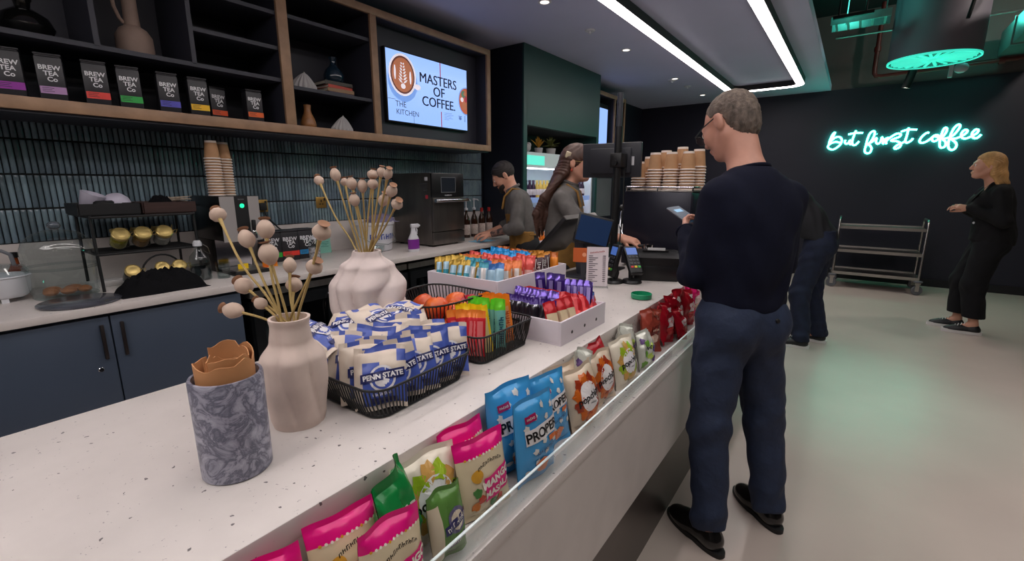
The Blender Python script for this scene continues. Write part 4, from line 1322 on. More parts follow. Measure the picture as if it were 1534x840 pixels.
# ================================================================ far shelf unit, second screen, prep counter
s2 = thing('oak_shelf_unit', 'oak framed wall unit with a blue screen beyond the fridge', 'shelf unit')
edged('top_board', 5.82, 2.66, 6.94, 2.71, s2)
edged('bottom_board', 5.82, 1.77, 6.94, 1.82, s2)
for y in (5.82, 6.54, 6.90):
    edged('upright', y, 1.82, y + .035, 2.66, s2)
obj('back_panel', MB().box(-3.4, 5.85, 1.82, -3.38, 6.9, 2.66), M_shelf, s2)
obj('shelf_board', MB().box(-3.38, 6.575, 2.43, -2.98, 6.9, 2.45), M_shelf, s2)
t = thing('info_screen', 'narrow bright blue screen in the far oak unit', 'screen', (-3.02, 6.2, 1.95), R(90))
obj('bezel', MB().rbox(-.26, 0, 0, .26, .03, .62, .003), M_black, t)
d_ = obj('display', MB().box(-.25, -.002, .01, .25, .001, .56), M_scr, t)
obj('caption', MB().box(-.2, -.003, .52, -.05, -.002, .53).box(-.2, -.003, .10, 0, -.002, .105), M_ink, d_)
obj('wall_bracket', MB().box(-.1, .03, .2, .1, .36, .4), M_black, t)
struct('trim_1', MB().box(-3.4, 5.82, .92, -3.385, 7.5, 1.55), mat('grey_panel', (120, 120, 124), .3, noise=(3, .1)))
pc = thing('prep_counter', 'teal prep counter with white top behind the coffee machine', 'counter', (-2.0, 4.45, 0))
obj('worktop', MB().rbox(-.52, 0, .885, .02, 1.5, .92, .003), M_terr, pc)
obj('carcass', MB().box(-.5, .01, .08, 0, 1.49, .884), M_teal, pc)
obj('kick_board', MB().box(-.5, .01, 0, -.04, 1.49, .08), M_blackm, pc)
for k in range(4):
    d = obj('drawer_front', MB().rbox(0, .02 + k * .37, .10, .018, .37 + k * .37, .87, .002), M_teal, pc)
    obj('handle', MB().rbox(.018, .17 + k * .37, .62, .03, .185 + k * .37, .82, .002), M_blackm, d)

# ================================================================ things on the service counter
CZ = .9502
# ---- marble holder with folded kraft paper
def marble_mat(name, base, vein, sc=9.):
    m = mat(name, base, .35)
    nt = m.node_tree
    b = nt.nodes['Principled BSDF']
    tc = nt.nodes.new('ShaderNodeTexCoord')
    n1 = nt.nodes.new('ShaderNodeTexNoise')
    n1.inputs['Scale'].default_value = sc * 2.2
    n1.inputs['Detail'].default_value = 8
    n1.inputs['Roughness'].default_value = .65
    n1.inputs['Distortion'].default_value = 1.6
    nt.links.new(tc.outputs['Object'], n1.inputs['Vector'])
    rp = nt.nodes.new('ShaderNodeValToRGB')
    e = rp.color_ramp.elements
    e[0].position, e[0].color = .33, lin(base) + (1,)
    e[1].position, e[1].color = .68, lin(base) + (1,)
    for p, c in ((.44, tuple((a + v) // 2 for a, v in zip(base, vein))), (.5, vein), (.55, tuple((a * 2 + v) // 3 for a, v in zip(base, vein)))):
        q = e.new(p)
        q.color = lin(c) + (1,)
    nt.links.new(n1.outputs['Fac'], rp.inputs[0])
    nt.links.new(rp.outputs[0], b.inputs['Base Color'])
    return m
M_marb = marble_mat('marble_grey', (176, 174, 188), (92, 92, 108))
t = thing('marble_holder', 'grey veined marble cylinder holder on the counter', 'holder', (-.835, .30, CZ))
obj('cylinder', MB().lathe([(0, 0), (.053, 0), (.0555, .003), (.057, .176), (.0555, .180), (.051, .180), (.0495, .176), (.0495, .03), (0, .03)], 48), M_marb, t)
M_kpaper = mat('kraft_paper', (190, 134, 88), .75, noise=(25, .06))
for k, (r, h, a0, a1, sd) in enumerate(((.043, .205, -2.9, 2.4, 1), (.036, .215, -1.0, 3.4, 4), (.028, .198, .6, 4.6, 7))):
    n = 26
    vs = []
    for i in range(n + 1):
        a = a0 + (a1 - a0) * i / n
        top = h + .016 * mnoise.noise((a * 1.4, sd, 0)) + (.012 if i > n * .7 else 0)
        for zz, q in ((.031, .96), (.10, 1), (top, 1.06)):
            vs.append((r * q * math.cos(a), r * q * math.sin(a), zz))
        for zz, q in ((top, 1.06), (.10, 1), (.031, .96)):
            vs.append(((r - .0015) * q * math.cos(a), (r - .0015) * q * math.sin(a), zz))
    fs = [(i * 6 + j, (i + 1) * 6 + j, (i + 1) * 6 + (j + 1) % 6, i * 6 + (j + 1) % 6) for i in range(n) for j in range(6)]
    fs += [tuple(range(5, -1, -1)), tuple(n * 6 + j for j in range(6))]
    o = obj('kraft_bag', MB().add(vs, fs), M_kpaper, None, (-.835, .30, CZ), smooth=60)
    tag(o, ('outermost rolled brown paper bag in the marble holder', 'middle rolled brown paper bag in the marble holder', 'innermost rolled brown paper bag in the marble holder')[k], 'paper bag')

# ---- sculpted vases
M_vase = mat('vase_bisque', (206, 186, 176), .75, noise=(40, .03), bump=(90, .15, .002))
M_vase2 = mat('vase_white_clay', (212, 196, 192), .78, noise=(40, .03), bump=(70, .2, .002))
def sculpt_vase(name, label, loc, prof, nfl, twist, amp, m, seg=96, rings=60, sharp=1., rz=0):
    """prof: list (z, r); swirling carved ridges; hollow neck"""
    vs, fs = [], []
    H_ = prof[-1][0]
    def rad(z):
        for (z0, r0), (z1, r1) in zip(prof, prof[1:]):
            if z <= z1:
                s = (z - z0) / (z1 - z0)
                s = s * s * (3 - 2 * s)
                return r0 + (r1 - r0) * s
        return prof[-1][1]
    for i in range(rings + 1):
        z = H_ * i / rings
        r0 = rad(z)
        env = math.sin(PI * min(1, max(0, z / H_))) ** .5
        for j in range(seg):
            a = 2 * PI * j / seg
            ph = nfl * a + twist * math.sin(z / H_ * PI * 1.5 + a * 1.0) + 1.2 * math.sin(2 * a + z * 14)
            w = abs(math.sin(ph / 2)) ** sharp
            r = r0 * (1 + amp * (w - .5) * (env * .85 + .15))
            vs.append((r * math.cos(a), r * math.sin(a), z))
    for i in range(rings):
        for j in range(seg):
            fs.append((i * seg + j, i * seg + (j + 1) % seg, (i + 1) * seg + (j + 1) % seg, (i + 1) * seg + j))
    fs.append(tuple(range(seg - 1, -1, -1)))
    b = len(vs)
    for q, dz in ((.86, 0), (.8, -.05), (.5, -.06)):
        vs += [(vs[rings * seg + j][0] * q, vs[rings * seg + j][1] * q, H_ + dz) for j in range(seg)]
    st = rings * seg
    for k in range(3):
        a, c = (st, b) if k == 0 else (b + (k - 1) * seg, b + k * seg)
        fs += [(a + j, a + (j + 1) % seg, c + (j + 1) % seg, c + j) for j in range(seg)]
    fs.append(tuple(b + 2 * seg + j for j in range(seg)))
    o = obj(name, MB().add(vs, fs), m, None, loc, (0, 0, rz), smooth=55)
    return tag(o, label, 'vase')
sculpt_vase('sculpted_vase', 'small off white faceted vase beside the marble holder', (-.905, .455, CZ), [(0, .050), (.02, .053), (.10, .060), (.145, .060), (.185, .040), (.215, .037), (.232, .040)], 4, 1.1, .16, M_vase, sharp=.8, rz=.5)
sculpt_vase('sculpted_vase', 'large white round vase with swirling carved ridges', (-1.20, .865, CZ), [(0, .066), (.05, .088), (.13, .110), (.19, .108), (.25, .078), (.285, .044), (.298, .042)], 8, 2.6, .20, M_vase2, seg=128, rings=70, sharp=.8)

# ---- dried poppy heads
M_pod = mat('poppy_pod', (190, 166, 150), .8, noise=(60, .12))
M_podcrown = mat('poppy_crown', (150, 110, 84), .85)
M_stem = mat('poppy_stem', (172, 146, 92), .8, noise=(30, .1))
podm, crm = [], []
for s in range(3):
    vs, fs = [], []
    n, k = 20, 8
    for i in range(k + 1):
        for j in range(n):
            a = 2 * PI * j / n
            v = i / k
            rr = math.sin(PI * (.06 + .88 * v)) ** .75 * (1 + .035 * math.cos(a * 9))
            vs.append((rr * math.cos(a) * (1, .92, .85)[s], rr * math.sin(a), (-1 + 2 * v) * (.95, 1.15, 1.25)[s]))
    fs = [(i * n + j, i * n + (j + 1) % n, (i + 1) * n + (j + 1) % n, (i + 1) * n + j) for i in range(k) for j in range(n)]
    fs += [tuple(range(n - 1, -1, -1)), tuple(k * n + j for j in range(n))]
    podm.append(MB().add(vs, fs).mesh('seed_pod', M_pod, 80))
crown = MB().lathe([(0, .02), (.25, .03), (.62, .16), (.66, .22), (.3, .12), (0, .10)], 18).mesh('crown', M_podcrown)
def poppy(base, top, r, label, group, kind):
    b, tp = Vector(base), Vector(top)
    t = thing('dried_poppy', label, 'dried flower', b, 0, group)
    d = tp - b
    mid = d * .55 + Vector((-d.y, d.x, 0)) * .05 + Vector((0, 0, .012))
    P = [Vector((0, 0, 0)), d * .28 + Vector((0, 0, .008)), mid, d]
    pts = catmull([tuple(p) for p in P], 4)
    obj('stem', MB().tube(pts, [.0026] * (len(pts) - 2) + [.003, .005], 6), M_stem, t)
    dirv = (Vector(pts[-1]) - Vector(pts[-3])).normalized()
    q = Vector((0, 0, 1)).rotation_difference(dirv).to_euler()
    sc = (1, .95, 1.15)[kind % 3]
    p = obj('seed_pod', podm[kind % 3], None, t, d + dirv * r * .8, q)
    p.scale = (r, r, r)
    c = obj('crown', crown, None, p, (0, 0, (.93, 1.13, 1.23)[kind % 3]))
    return t
from_list = [(-1.178, 1.372, 0, .018), (-.985, 1.344, .01, .018), (-1.012, 1.326, -.015, .017), (-.79, 1.352, .015, .017), (-.915, 1.300, -.02, .019), (-.942, 1.272, .03, .014), (-.838, 1.282, .02, .016), (-1.03, 1.228, -.02, .019), (-1.00, 1.19, -.055, .018), (-.935, 1.228, .03, .017), (-.965, 1.20, -.02, .013)]
names_s = ['far left bent', 'tall upper middle', 'second upper middle', 'tallest right', 'large lilac tinted central', 'small one behind the central', 'lower right', 'left shoulder', 'lowest left', 'pale middle', 'tiny low']
for k, (x, z, dy, r) in enumerate(from_list):
    poppy((-.905 + rnd.uniform(-.015, .015), .455 + rnd.uniform(-.012, .012), CZ + .19), (x, .455 + dy, z), r, 'dried poppy head in the small vase, ' + names_s[k], 'dried poppies in the small vase', k)
big = [(-1.648, 1.468), (-1.537, 1.484), (-1.486, 1.46), (-1.443, 1.452), (-1.386, 1.443), (-1.329, 1.481), (-1.282, 1.492), (-1.248, 1.487), (-1.329, 1.45), (-1.236, 1.431), (-1.28, 1.399), (-1.216, 1.39), (-1.434, 1.394)]
order = sorted(range(13), key=lambda i: big[i][0])
for k, (x, z) in enumerate(big):
    Yd = .865 + rnd.uniform(-.03, .03)
    X_, Z_ = x * Yd, 1.45 - (1.45 - z) * Yd
    poppy((-1.20 + rnd.uniform(-.016, .016), .865 + rnd.uniform(-.016, .016), CZ + .245), (X_, Yd, Z_ - .012), .0165 if k not in (6, 7, 2) else .0135, '%s dried poppy head from the left in the large vase' % ORD[order.index(k)], 'dried poppies in the large vase', k + 1)

# ---- wire baskets
M_wire = mat('wire_black', (16, 16, 18), .45)
def rrect(hx, hy, r, n=6):
    P = []
    for cx, cy, a0 in ((hx - r, hy - r, 0), (-hx + r, hy - r, PI / 2), (-hx + r, -hy + r, PI), (hx - r, -hy + r, 1.5 * PI)):
        for k in range(n + 1):
            a = a0 + PI / 2 * k / n
            P.append((cx + r * math.cos(a), cy + r * math.sin(a)))
    return P
def at_len(P, s):
    L = [math.dist(P[i], P[(i + 1) % len(P)]) for i in range(len(P))]
    tot = sum(L)
    s = (s % 1) * tot
    for i, l in enumerate(L):
        if s <= l:
            f = s / l if l else 0
            a, b = P[i], P[(i + 1) % len(P)]
            return (a[0] + (b[0] - a[0]) * f, a[1] + (b[1] - a[1]) * f)
        s -= l
    return P[0]
def basket(label, loc, hx, hy, h, rim_r, shrink, nw, rz=0, handles=False, dip=0.):
    t = thing('wire_basket', label, 'basket', loc, rz)
    top = rrect(hx, hy, rim_r)
    bot = rrect(hx * shrink, hy * shrink, rim_r * .7)
    def zt(x, y):
        return h + dip * ((x / hx) ** 2 - (y / hy) ** 2) * .5
    obj('rim', MB().tube([(x, y, zt(x, y)) for x, y in top], .0032, 8, closed=True), M_wire, t)
    obj('base_ring', MB().tube([(x, y, .004) for x, y in bot], .0032, 8, closed=True), M_wire, t)
    obj('base_plate', MB().prism(bot, .001, .004), M_wire, t)
    mb = MB()
    for k in range(nw):
        a = at_len(top, k / nw)
        b = at_len(bot, k / nw)
        mb.tube([(b[0], b[1], .004), ((a[0] * .55 + b[0] * .45), (a[1] * .55 + b[1] * .45), h * .45), (a[0], a[1], zt(*a))], .0019, 5)
    w = obj('upright_wires', mb, M_wire, t)
    w['kind'] = 'stuff'
    if handles:
        for s in (-1, 1):
            obj('handle', MB().tube([(-.02, s * hy, h * .8), (-.015, s * (hy + .012), h * .7), (.015, s * (hy + .012), h * .7), (.02, s * hy, h * .8)], .004, 8), M_wire, t)
    return t
basket('low black wire basket filled with blue pretzel bags', (-.895, .69, CZ), .15, .165, .075, .05, .86, 120, rz=.03)
basket('black wire basket holding red yellow green and orange bars', (-.855, 1.035, CZ), .085, .135, .085, .035, .84, 84, handles=True)
basket('deep black wire basket of red fruit', (-1.055, 1.065, CZ), .13, .14, .14, .11, .62, 72, dip=.02)

# ---- pretzel bags
M_pblue = mat('pack_blue', (72, 92, 176), .38)
M_pcream = mat('pack_cream', (214, 198, 182), .45)
M_pnavy = mat('pack_navy', (32, 36, 92), .4)
M_pwhite = mat('pack_white', (226, 222, 224), .45)
def pretzel_mesh(seed):
    P = Pillow(.115, .14, .040, .011, .5, .0035, seed)
    mb = MB()
    P.body(mb, 22, 28, lambda u, v: 1 if (u < -.62 or (v > .60 and mnoise.cell((u * 1.6 + seed * 3.3, v * 5.5, seed * 1.7)) > .12) or v < .06) else 0)
    pr = MB()
    P.disc(pr, .006, .068, .029, .029, 0, .0012)
    P.disc(pr, .006, .068, .024, .024, 1, .0016)
    P.disc(pr, .006, .061, .016, .012, 0, .0020)
    P.rect(pr, -.042, .064, .054, .084, 2, 8, .0026, skew=.012)
    P.text(pr, 'PENN STATE', .0155, .007, .074, 3, bold=.0006, lift=.0036, rot=.11)
    P.marks(pr, 7, .009, .006, .034, 3, rot=.1)
    P.rect(pr, -.02, .016, .036, .026, 2, 4, .0016)
    return mb.mesh('snack_bag', [M_pblue, M_pcream]), pr.mesh('printed_design', [M_pwhite, M_pblue, M_pnavy, M_pwhite], 0)
pm = [pretzel_mesh(s) for s in range(4)]
rows_ = [('front row', -.795, 5, -.02), ('second row', -.85, 5, .0), ('third row', -.905, 5, .016), ('fourth row', -.96, 4, .018), ('back row', -1.005, 4, .006)]
for ri, (rn, x, n, dz) in enumerate(rows_):
    for k in range(n):
        me, pr = pm[(k + ri) % 4]
        y = .585 + (.21 / (n - 1)) * k + rnd.uniform(-.006, .006)
        o = obj('snack_bag', me, None, None, (x + rnd.uniform(-.006, .006), y, CZ + .006 + max(0, dz)), (R(-20 - ri * 3 + rnd.uniform(-6, 6)), R(rnd.uniform(-10, 10)), R(62 + rnd.uniform(-14, 10))))
        tag(o, '%s blue and cream pretzel bag from the left in the %s of the basket' % (ORD[k], rn), 'snack bag', 'pretzel bags in the low basket')
        obj('printed_design', pr, None, o)
for k, (x, y, rz, rx) in enumerate(((-.985, .62, 40, -66), (-.93, .74, 95, -62), (-1.0, .76, 20, -70), (-.955, .595, 120, -64))):
    me, pr = pm[k % 4]
    o = obj('snack_bag', me, None, None, (x, y, CZ + .098 + .004 * k), (R(rx), 0, R(rz)))
    tag(o, 'blue and cream pretzel bag lying on top of the pile, ' + ('leftmost', 'rightmost', 'farthest back', 'nearest the small vase')[k], 'snack bag', 'pretzel bags in the low basket')
    obj('printed_design', pr, None, o)

# ---- wrapped bars
def bar_mesh(name, w, h, d, cols, zone, deco=None, seed=0, nu=6, nv=11):
    P = Pillow(w, h, d, .012, .30, .0022, len(name) + len(cols) * 1.7 + cols[0][1][0] * .1)
    mb = MB()
    P.body(mb, nu, nv, zone)
    ms = [mat('wrap_' + c[0], c[1], c[2] if len(c) > 2 else .24, c[3] if len(c) > 3 else .15) for c in cols]
    if deco:
        deco(P, mb)
    return mb.mesh(name, ms)
GOLD, TEALC, PALEB, BLUE, CORAL, TAN, DARKC, ORNG = ('gold', (196, 160, 70), .3, .5), ('teal', (60, 150, 170)), ('pale_blue', (170, 205, 225)), ('mid_blue', (70, 120, 190)), ('coral', (228, 92, 84)), ('tan', (214, 158, 110)), ('choc_plum', (60, 28, 38)), ('orange', (228, 134, 40))
WHT, SKY, PURP, BLK, REDC, CRM = ('wrap_white', (225, 220, 218)), ('sky', (40, 150, 220)), ('purple', (62, 36, 118), .25, .2), ('near_black', (28, 24, 34), .25), ('bright_red', (186, 26, 36), .28), ('cream', (226, 206, 170))
ends = lambda u, v: 0 if (v < .1 or v > .86) else 1
BARS = {
 'gold and teal': bar_mesh('cereal_bar', .036, .135, .02, [GOLD, TEALC, PALEB], lambda u, v: 0 if (v > .80 or u < -.3) else (1 if v < .6 else 2)),
 'pale blue': bar_mesh('cereal_bar', .036, .135, .02, [PALEB, TEALC, WHT], lambda u, v: 1 if v > .85 else (2 if abs(u) < .35 and v < .8 else 0)),
 'mid blue': bar_mesh('cereal_bar', .036, .135, .02, [BLUE, PALEB], ends),
 'tan and orange': bar_mesh('cereal_bar', .036, .135, .02, [('flame', (226, 120, 60)), TAN, WHT], lambda u, v: 0 if v > .78 or v < .1 else (2 if abs(u) < .4 and v > .5 else 1)),
 'coral': bar_mesh('cereal_bar', .036, .135, .02, [CORAL, ('pink_white', (236, 190, 184))], lambda u, v: 1 if (.2 < v < .62 and abs(u) < .8) else 0),
 'sky blue': bar_mesh('cereal_bar', .036, .135, .02, [SKY, ('sky_light', (110, 200, 236))], lambda u, v: 1 if .3 < v < .5 else 0),
 'plum brown': bar_mesh('chocolate_bar', .036, .135, .02, [DARKC, WHT, ('gold_end', (186, 120, 40), .3, .4)], lambda u, v: 2 if v > .88 else 0, lambda P, mb: (P.rect(mb, -.016, .03, -.013, .115, 1, 3, .0012), P.rect(mb, .013, .03, .016, .115, 1, 3, .0012), P.marks(mb, 5, .02, 0, .07, 1, rot=R(90)))),
 'orange': bar_mesh('cereal_bar', .036, .135, .02, [ORNG, ('orange_dk', (176, 90, 26))], lambda u, v: 1 if v > .85 else 0),
 'purple': bar_mesh('chocolate_bar', .038, .14, .018, [PURP, ('lilac', (150, 132, 196), .3, .2), ('purple_dark', (42, 26, 60)), ('purple_foil', (128, 104, 196), .22, .7)], lambda u, v: 3 if v > .86 else 0, lambda P, mb: (P.rect(mb, -.010, .03, .004, .112, 1, 3, .0012), P.rect(mb, .007, .035, .013, .07, 2, 3, .0012))),
 'black and purple': bar_mesh('chocolate_bar', .034, .12, .02, [BLK, PURP, ('copper', (150, 80, 60), .3, .4), ('silver_foil', (170, 168, 180), .22, .8)], lambda u, v: 1 if v > .84 else (3 if v > .72 and u > 0 else (2 if .18 < v < .4 and abs(u) < .6 else 0))),
 'red and cream': bar_mesh('chocolate_bar', .045, .125, .024, [REDC, CRM], lambda u, v: 1 if (.25 < v < .7 and abs(u) < .75) else 0),
 'bright red': bar_mesh('chocolate_bar', .05, .13, .03, [REDC, ('red_hi', (214, 60, 60), .25)], lambda u, v: 1 if .35 < v < .5 else 0, lambda P, mb: P.rect(mb, -.014, .03, .012, .055, 1, 3, .0012)),
 'red fruit': bar_mesh('fruit_bar', .034, .135, .016, [('fruit_red', (214, 44, 54)), ('fruit_or', (240, 130, 50)), ('fruit_pink', (236, 120, 120))], lambda u, v: 1 if v > .84 else (2 if abs(u) < .35 and v < .75 else 0)),
 'yellow': bar_mesh('fruit_bar', .036, .14, .016, [('fruit_yellow', (246, 208, 30)), ('fruit_lemon', (226, 210, 150))], lambda u, v: 1 if (v < .75 and abs(u) < .6) else 0),
 'lime green': bar_mesh('fruit_bar', .036, .15, .016, [('fruit_lime', (110, 216, 50)), ('fruit_aqua', (120, 190, 180)), ('fruit_navy', (40, 80, 110))], lambda u, v: 1 if v < .74 else 0, lambda P, mb: P.marks(mb, 6, .020, 0, .055, 2, rot=R(90))),
 'orange fruit': bar_mesh('fruit_bar', .036, .15, .016, [('fruit_orange', (246, 132, 34)), ('fruit_peach', (246, 168, 110)), ('fruit_rust', (206, 84, 40))], lambda u, v: 1 if (v < .78 and abs(u) < .65) else 0, lambda P, mb: P.marks(mb, 6, .020, 0, .060, 2, rot=R(90))),
}
CNT = {}
def put_bar(kind, x, y, z, rz, lean, roll, where, cat='snack bar'):
    key = (kind, where)
    k = CNT[key] = CNT.get(key, -1) + 1
    me = BARS[kind]
    o = obj(me.name.split('.')[0], me, None, None, (x, y, z), (R(-lean), R(roll), R(rz)))
    return tag(o, '%s %s bar from the left, %s' % (ORD[k], kind, where), cat, kind + ' bars ' + where)
# bar basket
bz = CZ + .006
for k in range(6):
    put_bar('red fruit', -.885 + .012 * k, .93 + .006 * k, bz, 50 + rnd.uniform(-8, 8), 12, rnd.uniform(-5, 5), 'in the bar basket')
for k in range(5):
    put_bar('yellow', -.905 + .02 * k, .985 + .004 * k, bz, 55 + rnd.uniform(-6, 6), 12, rnd.uniform(-4, 4), 'in the bar basket')
for k in range(6):
    put_bar('lime green', -.91 + .018 * k, 1.035 + .004 * k, bz, 58 + rnd.uniform(-6, 6), 12, rnd.uniform(-4, 4), 'in the bar basket')
for k in range(5):
    put_bar('orange fruit', -.90 + .019 * k, 1.085 + .005 * k, bz + .004, 60 + rnd.uniform(-6, 6), 10, rnd.uniform(-4, 4), 'in the bar basket')
# ---- white display trays
M_tray = mat('tray_white', (214, 204, 212), .35)
def tray(label, x0, y0, x1, y1, h, th=.008, screws=False):
    t = thing('display_tray', label, 'tray', ((x0 + x1) / 2, (y0 + y1) / 2, CZ))
    hx, hy = (x1 - x0) / 2, (y1 - y0) / 2
    obj('base', MB().box(-hx, -hy, 0, hx, hy, .006), M_tray, t)
    for s in (-1, 1):
        a, b = sorted((s * hx, s * (hx - th)))
        sd = obj('side_panel', MB().rbox(a, -hy, .006, b, hy, h, .001), M_tray, t)
        if screws and s > 0:
            for k in range(3):
                obj('screw', MB().lathe([(0, .001), (.005, .001), (.006, 0)], 12, T=Tr(hx, -hy * .55 + k * hy * .55, .03, 0, R(90), 0)), M_handle, sd)
        a, b = sorted((s * hy, s * (hy - th)))
        obj('end_panel', MB().rbox(-hx + th, a, .006, hx - th, b, h, .001), M_tray, t)
    return t
tray('large white display tray of cereal bars', -1.305, 1.215, -.955, 1.69, .168)
tray('small white display tray of chocolate bars', -.945, 1.185, -.682, 1.505, .078, screws=True)
tz = CZ + .085
kinds_r = [
 (1.25, ['gold and teal'] * 5 + ['pale blue', 'gold and teal', 'pale blue', 'mid blue', 'mid blue']),
 (1.31, ['gold and teal'] * 3 + ['pale blue'] * 3 + ['mid blue'] + ['tan and orange'] * 3),
 (1.37, ['tan and orange'] * 4 + ['coral'] * 3 + ['tan and orange'] * 3),
 (1.44, ['coral'] * 10),
 (1.51, ['sky blue'] * 6 + ['coral'] * 3 + ['plum brown']),
 (1.58, ['sky blue'] * 7 + ['plum brown'] * 3),
 (1.64, ['orange'] * 5 + ['plum brown'] * 4 + ['orange'])]
rown = ['front', 'second', 'third', 'fourth', 'fifth', 'sixth', 'back']
for ri, (y, ks) in enumerate(kinds_r):
    for k, kd in enumerate(ks):
        put_bar(kd, -1.278 + .0325 * k, y + rnd.uniform(-.004, .004), tz + rnd.uniform(-.004, .008), 24 + 4 * (k > 6) + rnd.uniform(-6, 6), 16 + rnd.uniform(-4, 4), rnd.uniform(-4, 4), '%s row of large white tray' % rown[ri])
t = thing('card_riser', 'cardboard riser under the bars in the large white tray', 'riser', (-1.13, 1.4525, CZ + .0062))
obj('platform', MB().box(-.16, -.22, .07, .16, .22, .076), M_kraft, t)
for s in (-1, 1):
    obj('flap', MB().box(-.16, s * .2 - .003, 0, .16, s * .2 + .003, .07), M_kraft, t)
sz = CZ + .0065
for k in range(10):
    put_bar('black and purple', -.925 + .0195 * k, 1.225 + .004 * (k % 2), sz, 22 + rnd.uniform(-5, 5), 18, rnd.uniform(-6, 6), 'front row of small white tray', 'chocolate bar')
for k in range(9):
    put_bar('purple', -.925 + .0205 * k, 1.275 + rnd.uniform(-.004, .004), sz, 26 + rnd.uniform(-6, 6), 20, rnd.uniform(-6, 6), 'second row of small white tray', 'chocolate bar')
for k in range(6):
    put_bar('bright red', -.91 + .028 * k, 1.33 + rnd.uniform(-.004, .004), sz, 24 + rnd.uniform(-6, 6), 22, rnd.uniform(-6, 6), 'third row of small white tray', 'chocolate bar')
for k, (x, y) in enumerate(((-.72, 1.22), (-.712, 1.275), (-.706, 1.32))):
    put_bar('red and cream', x, y, sz, 58 + 4 * k, 20, -4, 'right side of small white tray', 'chocolate bar')
for k in range(3):
    put_bar('purple', -.885 + .033 * k, 1.40, sz + .035, 40, 6, rnd.uniform(-6, 6), 'upright at back of small white tray', 'chocolate bar')
for k in range(4):
    put_bar('purple', -.80 + .024 * k, 1.425 + .006 * k, sz + .018, 50, 24, 14, 'leaning at back right of small white tray', 'chocolate bar')
for k in range(4):
    put_bar('purple', -.74 + .012 * k, 1.40 + .012 * k, sz, 60, 34, 24, 'fanned at right end of small white tray', 'chocolate bar')
for k in range(3):
    put_bar('bright red', -.715 + .008 * k, 1.37 + .04 * k, sz + .004, 66, 36, 22, 'fanned at right end of small white tray', 'chocolate bar')

# ---- fruit
M_apple = mat('apple_red', (198, 34, 36), .28, noise=(14, .5), col2=(232, 120, 44))
M_apple2 = mat('apple_crimson', (178, 30, 52), .32, noise=(20, .3))
am = MB().lathe([(0, .018), (.012, .006), (.024, 0), (.036, .012), (.0405, .03), (.040, .046), (.032, .062), (.018, .069), (.007, .066), (0, .06)], 20)
am1, am2 = am.mesh('apple', M_apple), am.mesh('apple', M_apple2)
stm = MB().tube([(0, 0, .06), (.002, 0, .07), (.006, 0, .078)], .0014, 5).mesh('stalk', M_handle)
FR = [(-.055, -.05, 0, 'lower near left'), (.03, -.05, 0, 'lower near right'), (-.05, .035, 0, 'lower far left'), (.035, .04, 0, 'lower far right'), (-.08, -.005, .058, 'upper left'), (0, -.045, .062, 'large upper central'), (.065, -.01, .058, 'upper right'), (.0, .055, .06, 'upper far'), (.065, .065, .062, 'crimson topmost right')]
for k, (x, y, z, w_) in enumerate(FR):
    o = obj('apple', am2 if k == 8 else am1, None, None, (-1.055 + x, 1.065 + y, CZ + .005 + z), (R(rnd.uniform(-40, 40)) if z else 0, R(rnd.uniform(-30, 30)) if z else 0, rnd.uniform(0, 6)))
    tag(o, '%s red apple in the fruit basket' % w_ if k < 8 else 'dark crimson apple at the right of the fruit basket', 'apple', 'apples in the wire basket')
    obj('stalk', stm, None, o)

# ---- can and grey cloth behind the small vase
t = thing('drinks_can', 'yellow and blue tall drinks can behind the small vase', 'can', (-1.235, .60, CZ))
mb = MB()
mb.lathe([(0, .003), (.024, .003), (.029, .012), (.029, .05)], 24, 0).lathe([(.029, .05), (.029, .085)], 24, 1).lathe([(.029, .085), (.029, .108)], 24, 2)
mb.lathe([(.029, .108), (.029, .138)], 24, 0)
obj('can_body', mb, [mat('can_yellow', (236, 184, 24), .3), mat('can_navy', (28, 30, 80), .3), mat('can_leaf', (96, 160, 70), .3)], t)
obj('can_top', MB().lathe([(.029, .138), (.0255, .147), (.0235, .147), (.022, .143), (0, .143)], 24), M_chrome, t)
lump('grey_cloth', .13, .12, .06, mat('grey_cloth', (96, 96, 100), .9), (-1.235, .725, CZ), 'grey cloth bundle behind the pretzel basket', 'cloth', 31)

# ---- till
M_pos = mat('pos_charcoal', (52, 53, 60), .4)
M_lcd = mat('lcd_blue', (16, 26, 44), .3, emit=((34, 58, 98), .35), spec=.3)
t = thing('till_terminal', 'grey till terminal with a staff screen and a customer screen', 'till', (-1.16, 2.27, CZ))
obj('foot_plate', MB().rbox(-.10, -.12, 0, .08, .12, .014, .005), M_pos, t)
obj('column', MB().rbox(-.03, -.05, .014, .03, .05, .25, .008, T=Tr(0, 0, 0, 0, R(-6), 0)), M_pos, t)
sp_ = obj('staff_screen', MB().rbox(-.02, -.18, -.19, .004, .18, .11, .006), M_black, t, (-.10, -.01, .245), (0, R(44), 0))
obj('silver_edge', MB().box(-.021, -.181, .107, .005, .181, .112), M_steel, sp_)
obj('display', MB().box(-.0215, -.155, -.135, -.0195, .155, .085), M_lcd, sp_)
cs = obj('customer_screen', MB().rbox(-.095, -.008, -.075, .095, .008, .085, .006), M_black, t, (.075, -.07, .255), (R(-8), R(14), R(34)))
obj('display', MB().box(-.085, -.0095, -.062, .085, -.0075, .073), M_lcd, cs)
t = thing('loyalty_card', 'orange card leaning below the till screens', 'card', (-1.10, 2.12, CZ + .10), R(20))
obj('card', MB().box(-.05, -.001, 0, .05, .001, .075), mat('card_orange', (196, 92, 36), .5), t)
obj('logo', MB().lathe([(0, .0002), (.011, .0002)], 16, T=Tr(.008, -.0015, .04, R(90), 0, 0)), mat('card_peach', (236, 160, 120), .5), t)
t = thing('card_holder', 'small clear easel carrying the orange card', 'stand', (-1.10, 2.125, CZ))
obj('post', MB().box(-.012, 0, 0, .012, .006, .12), M_pos, t)
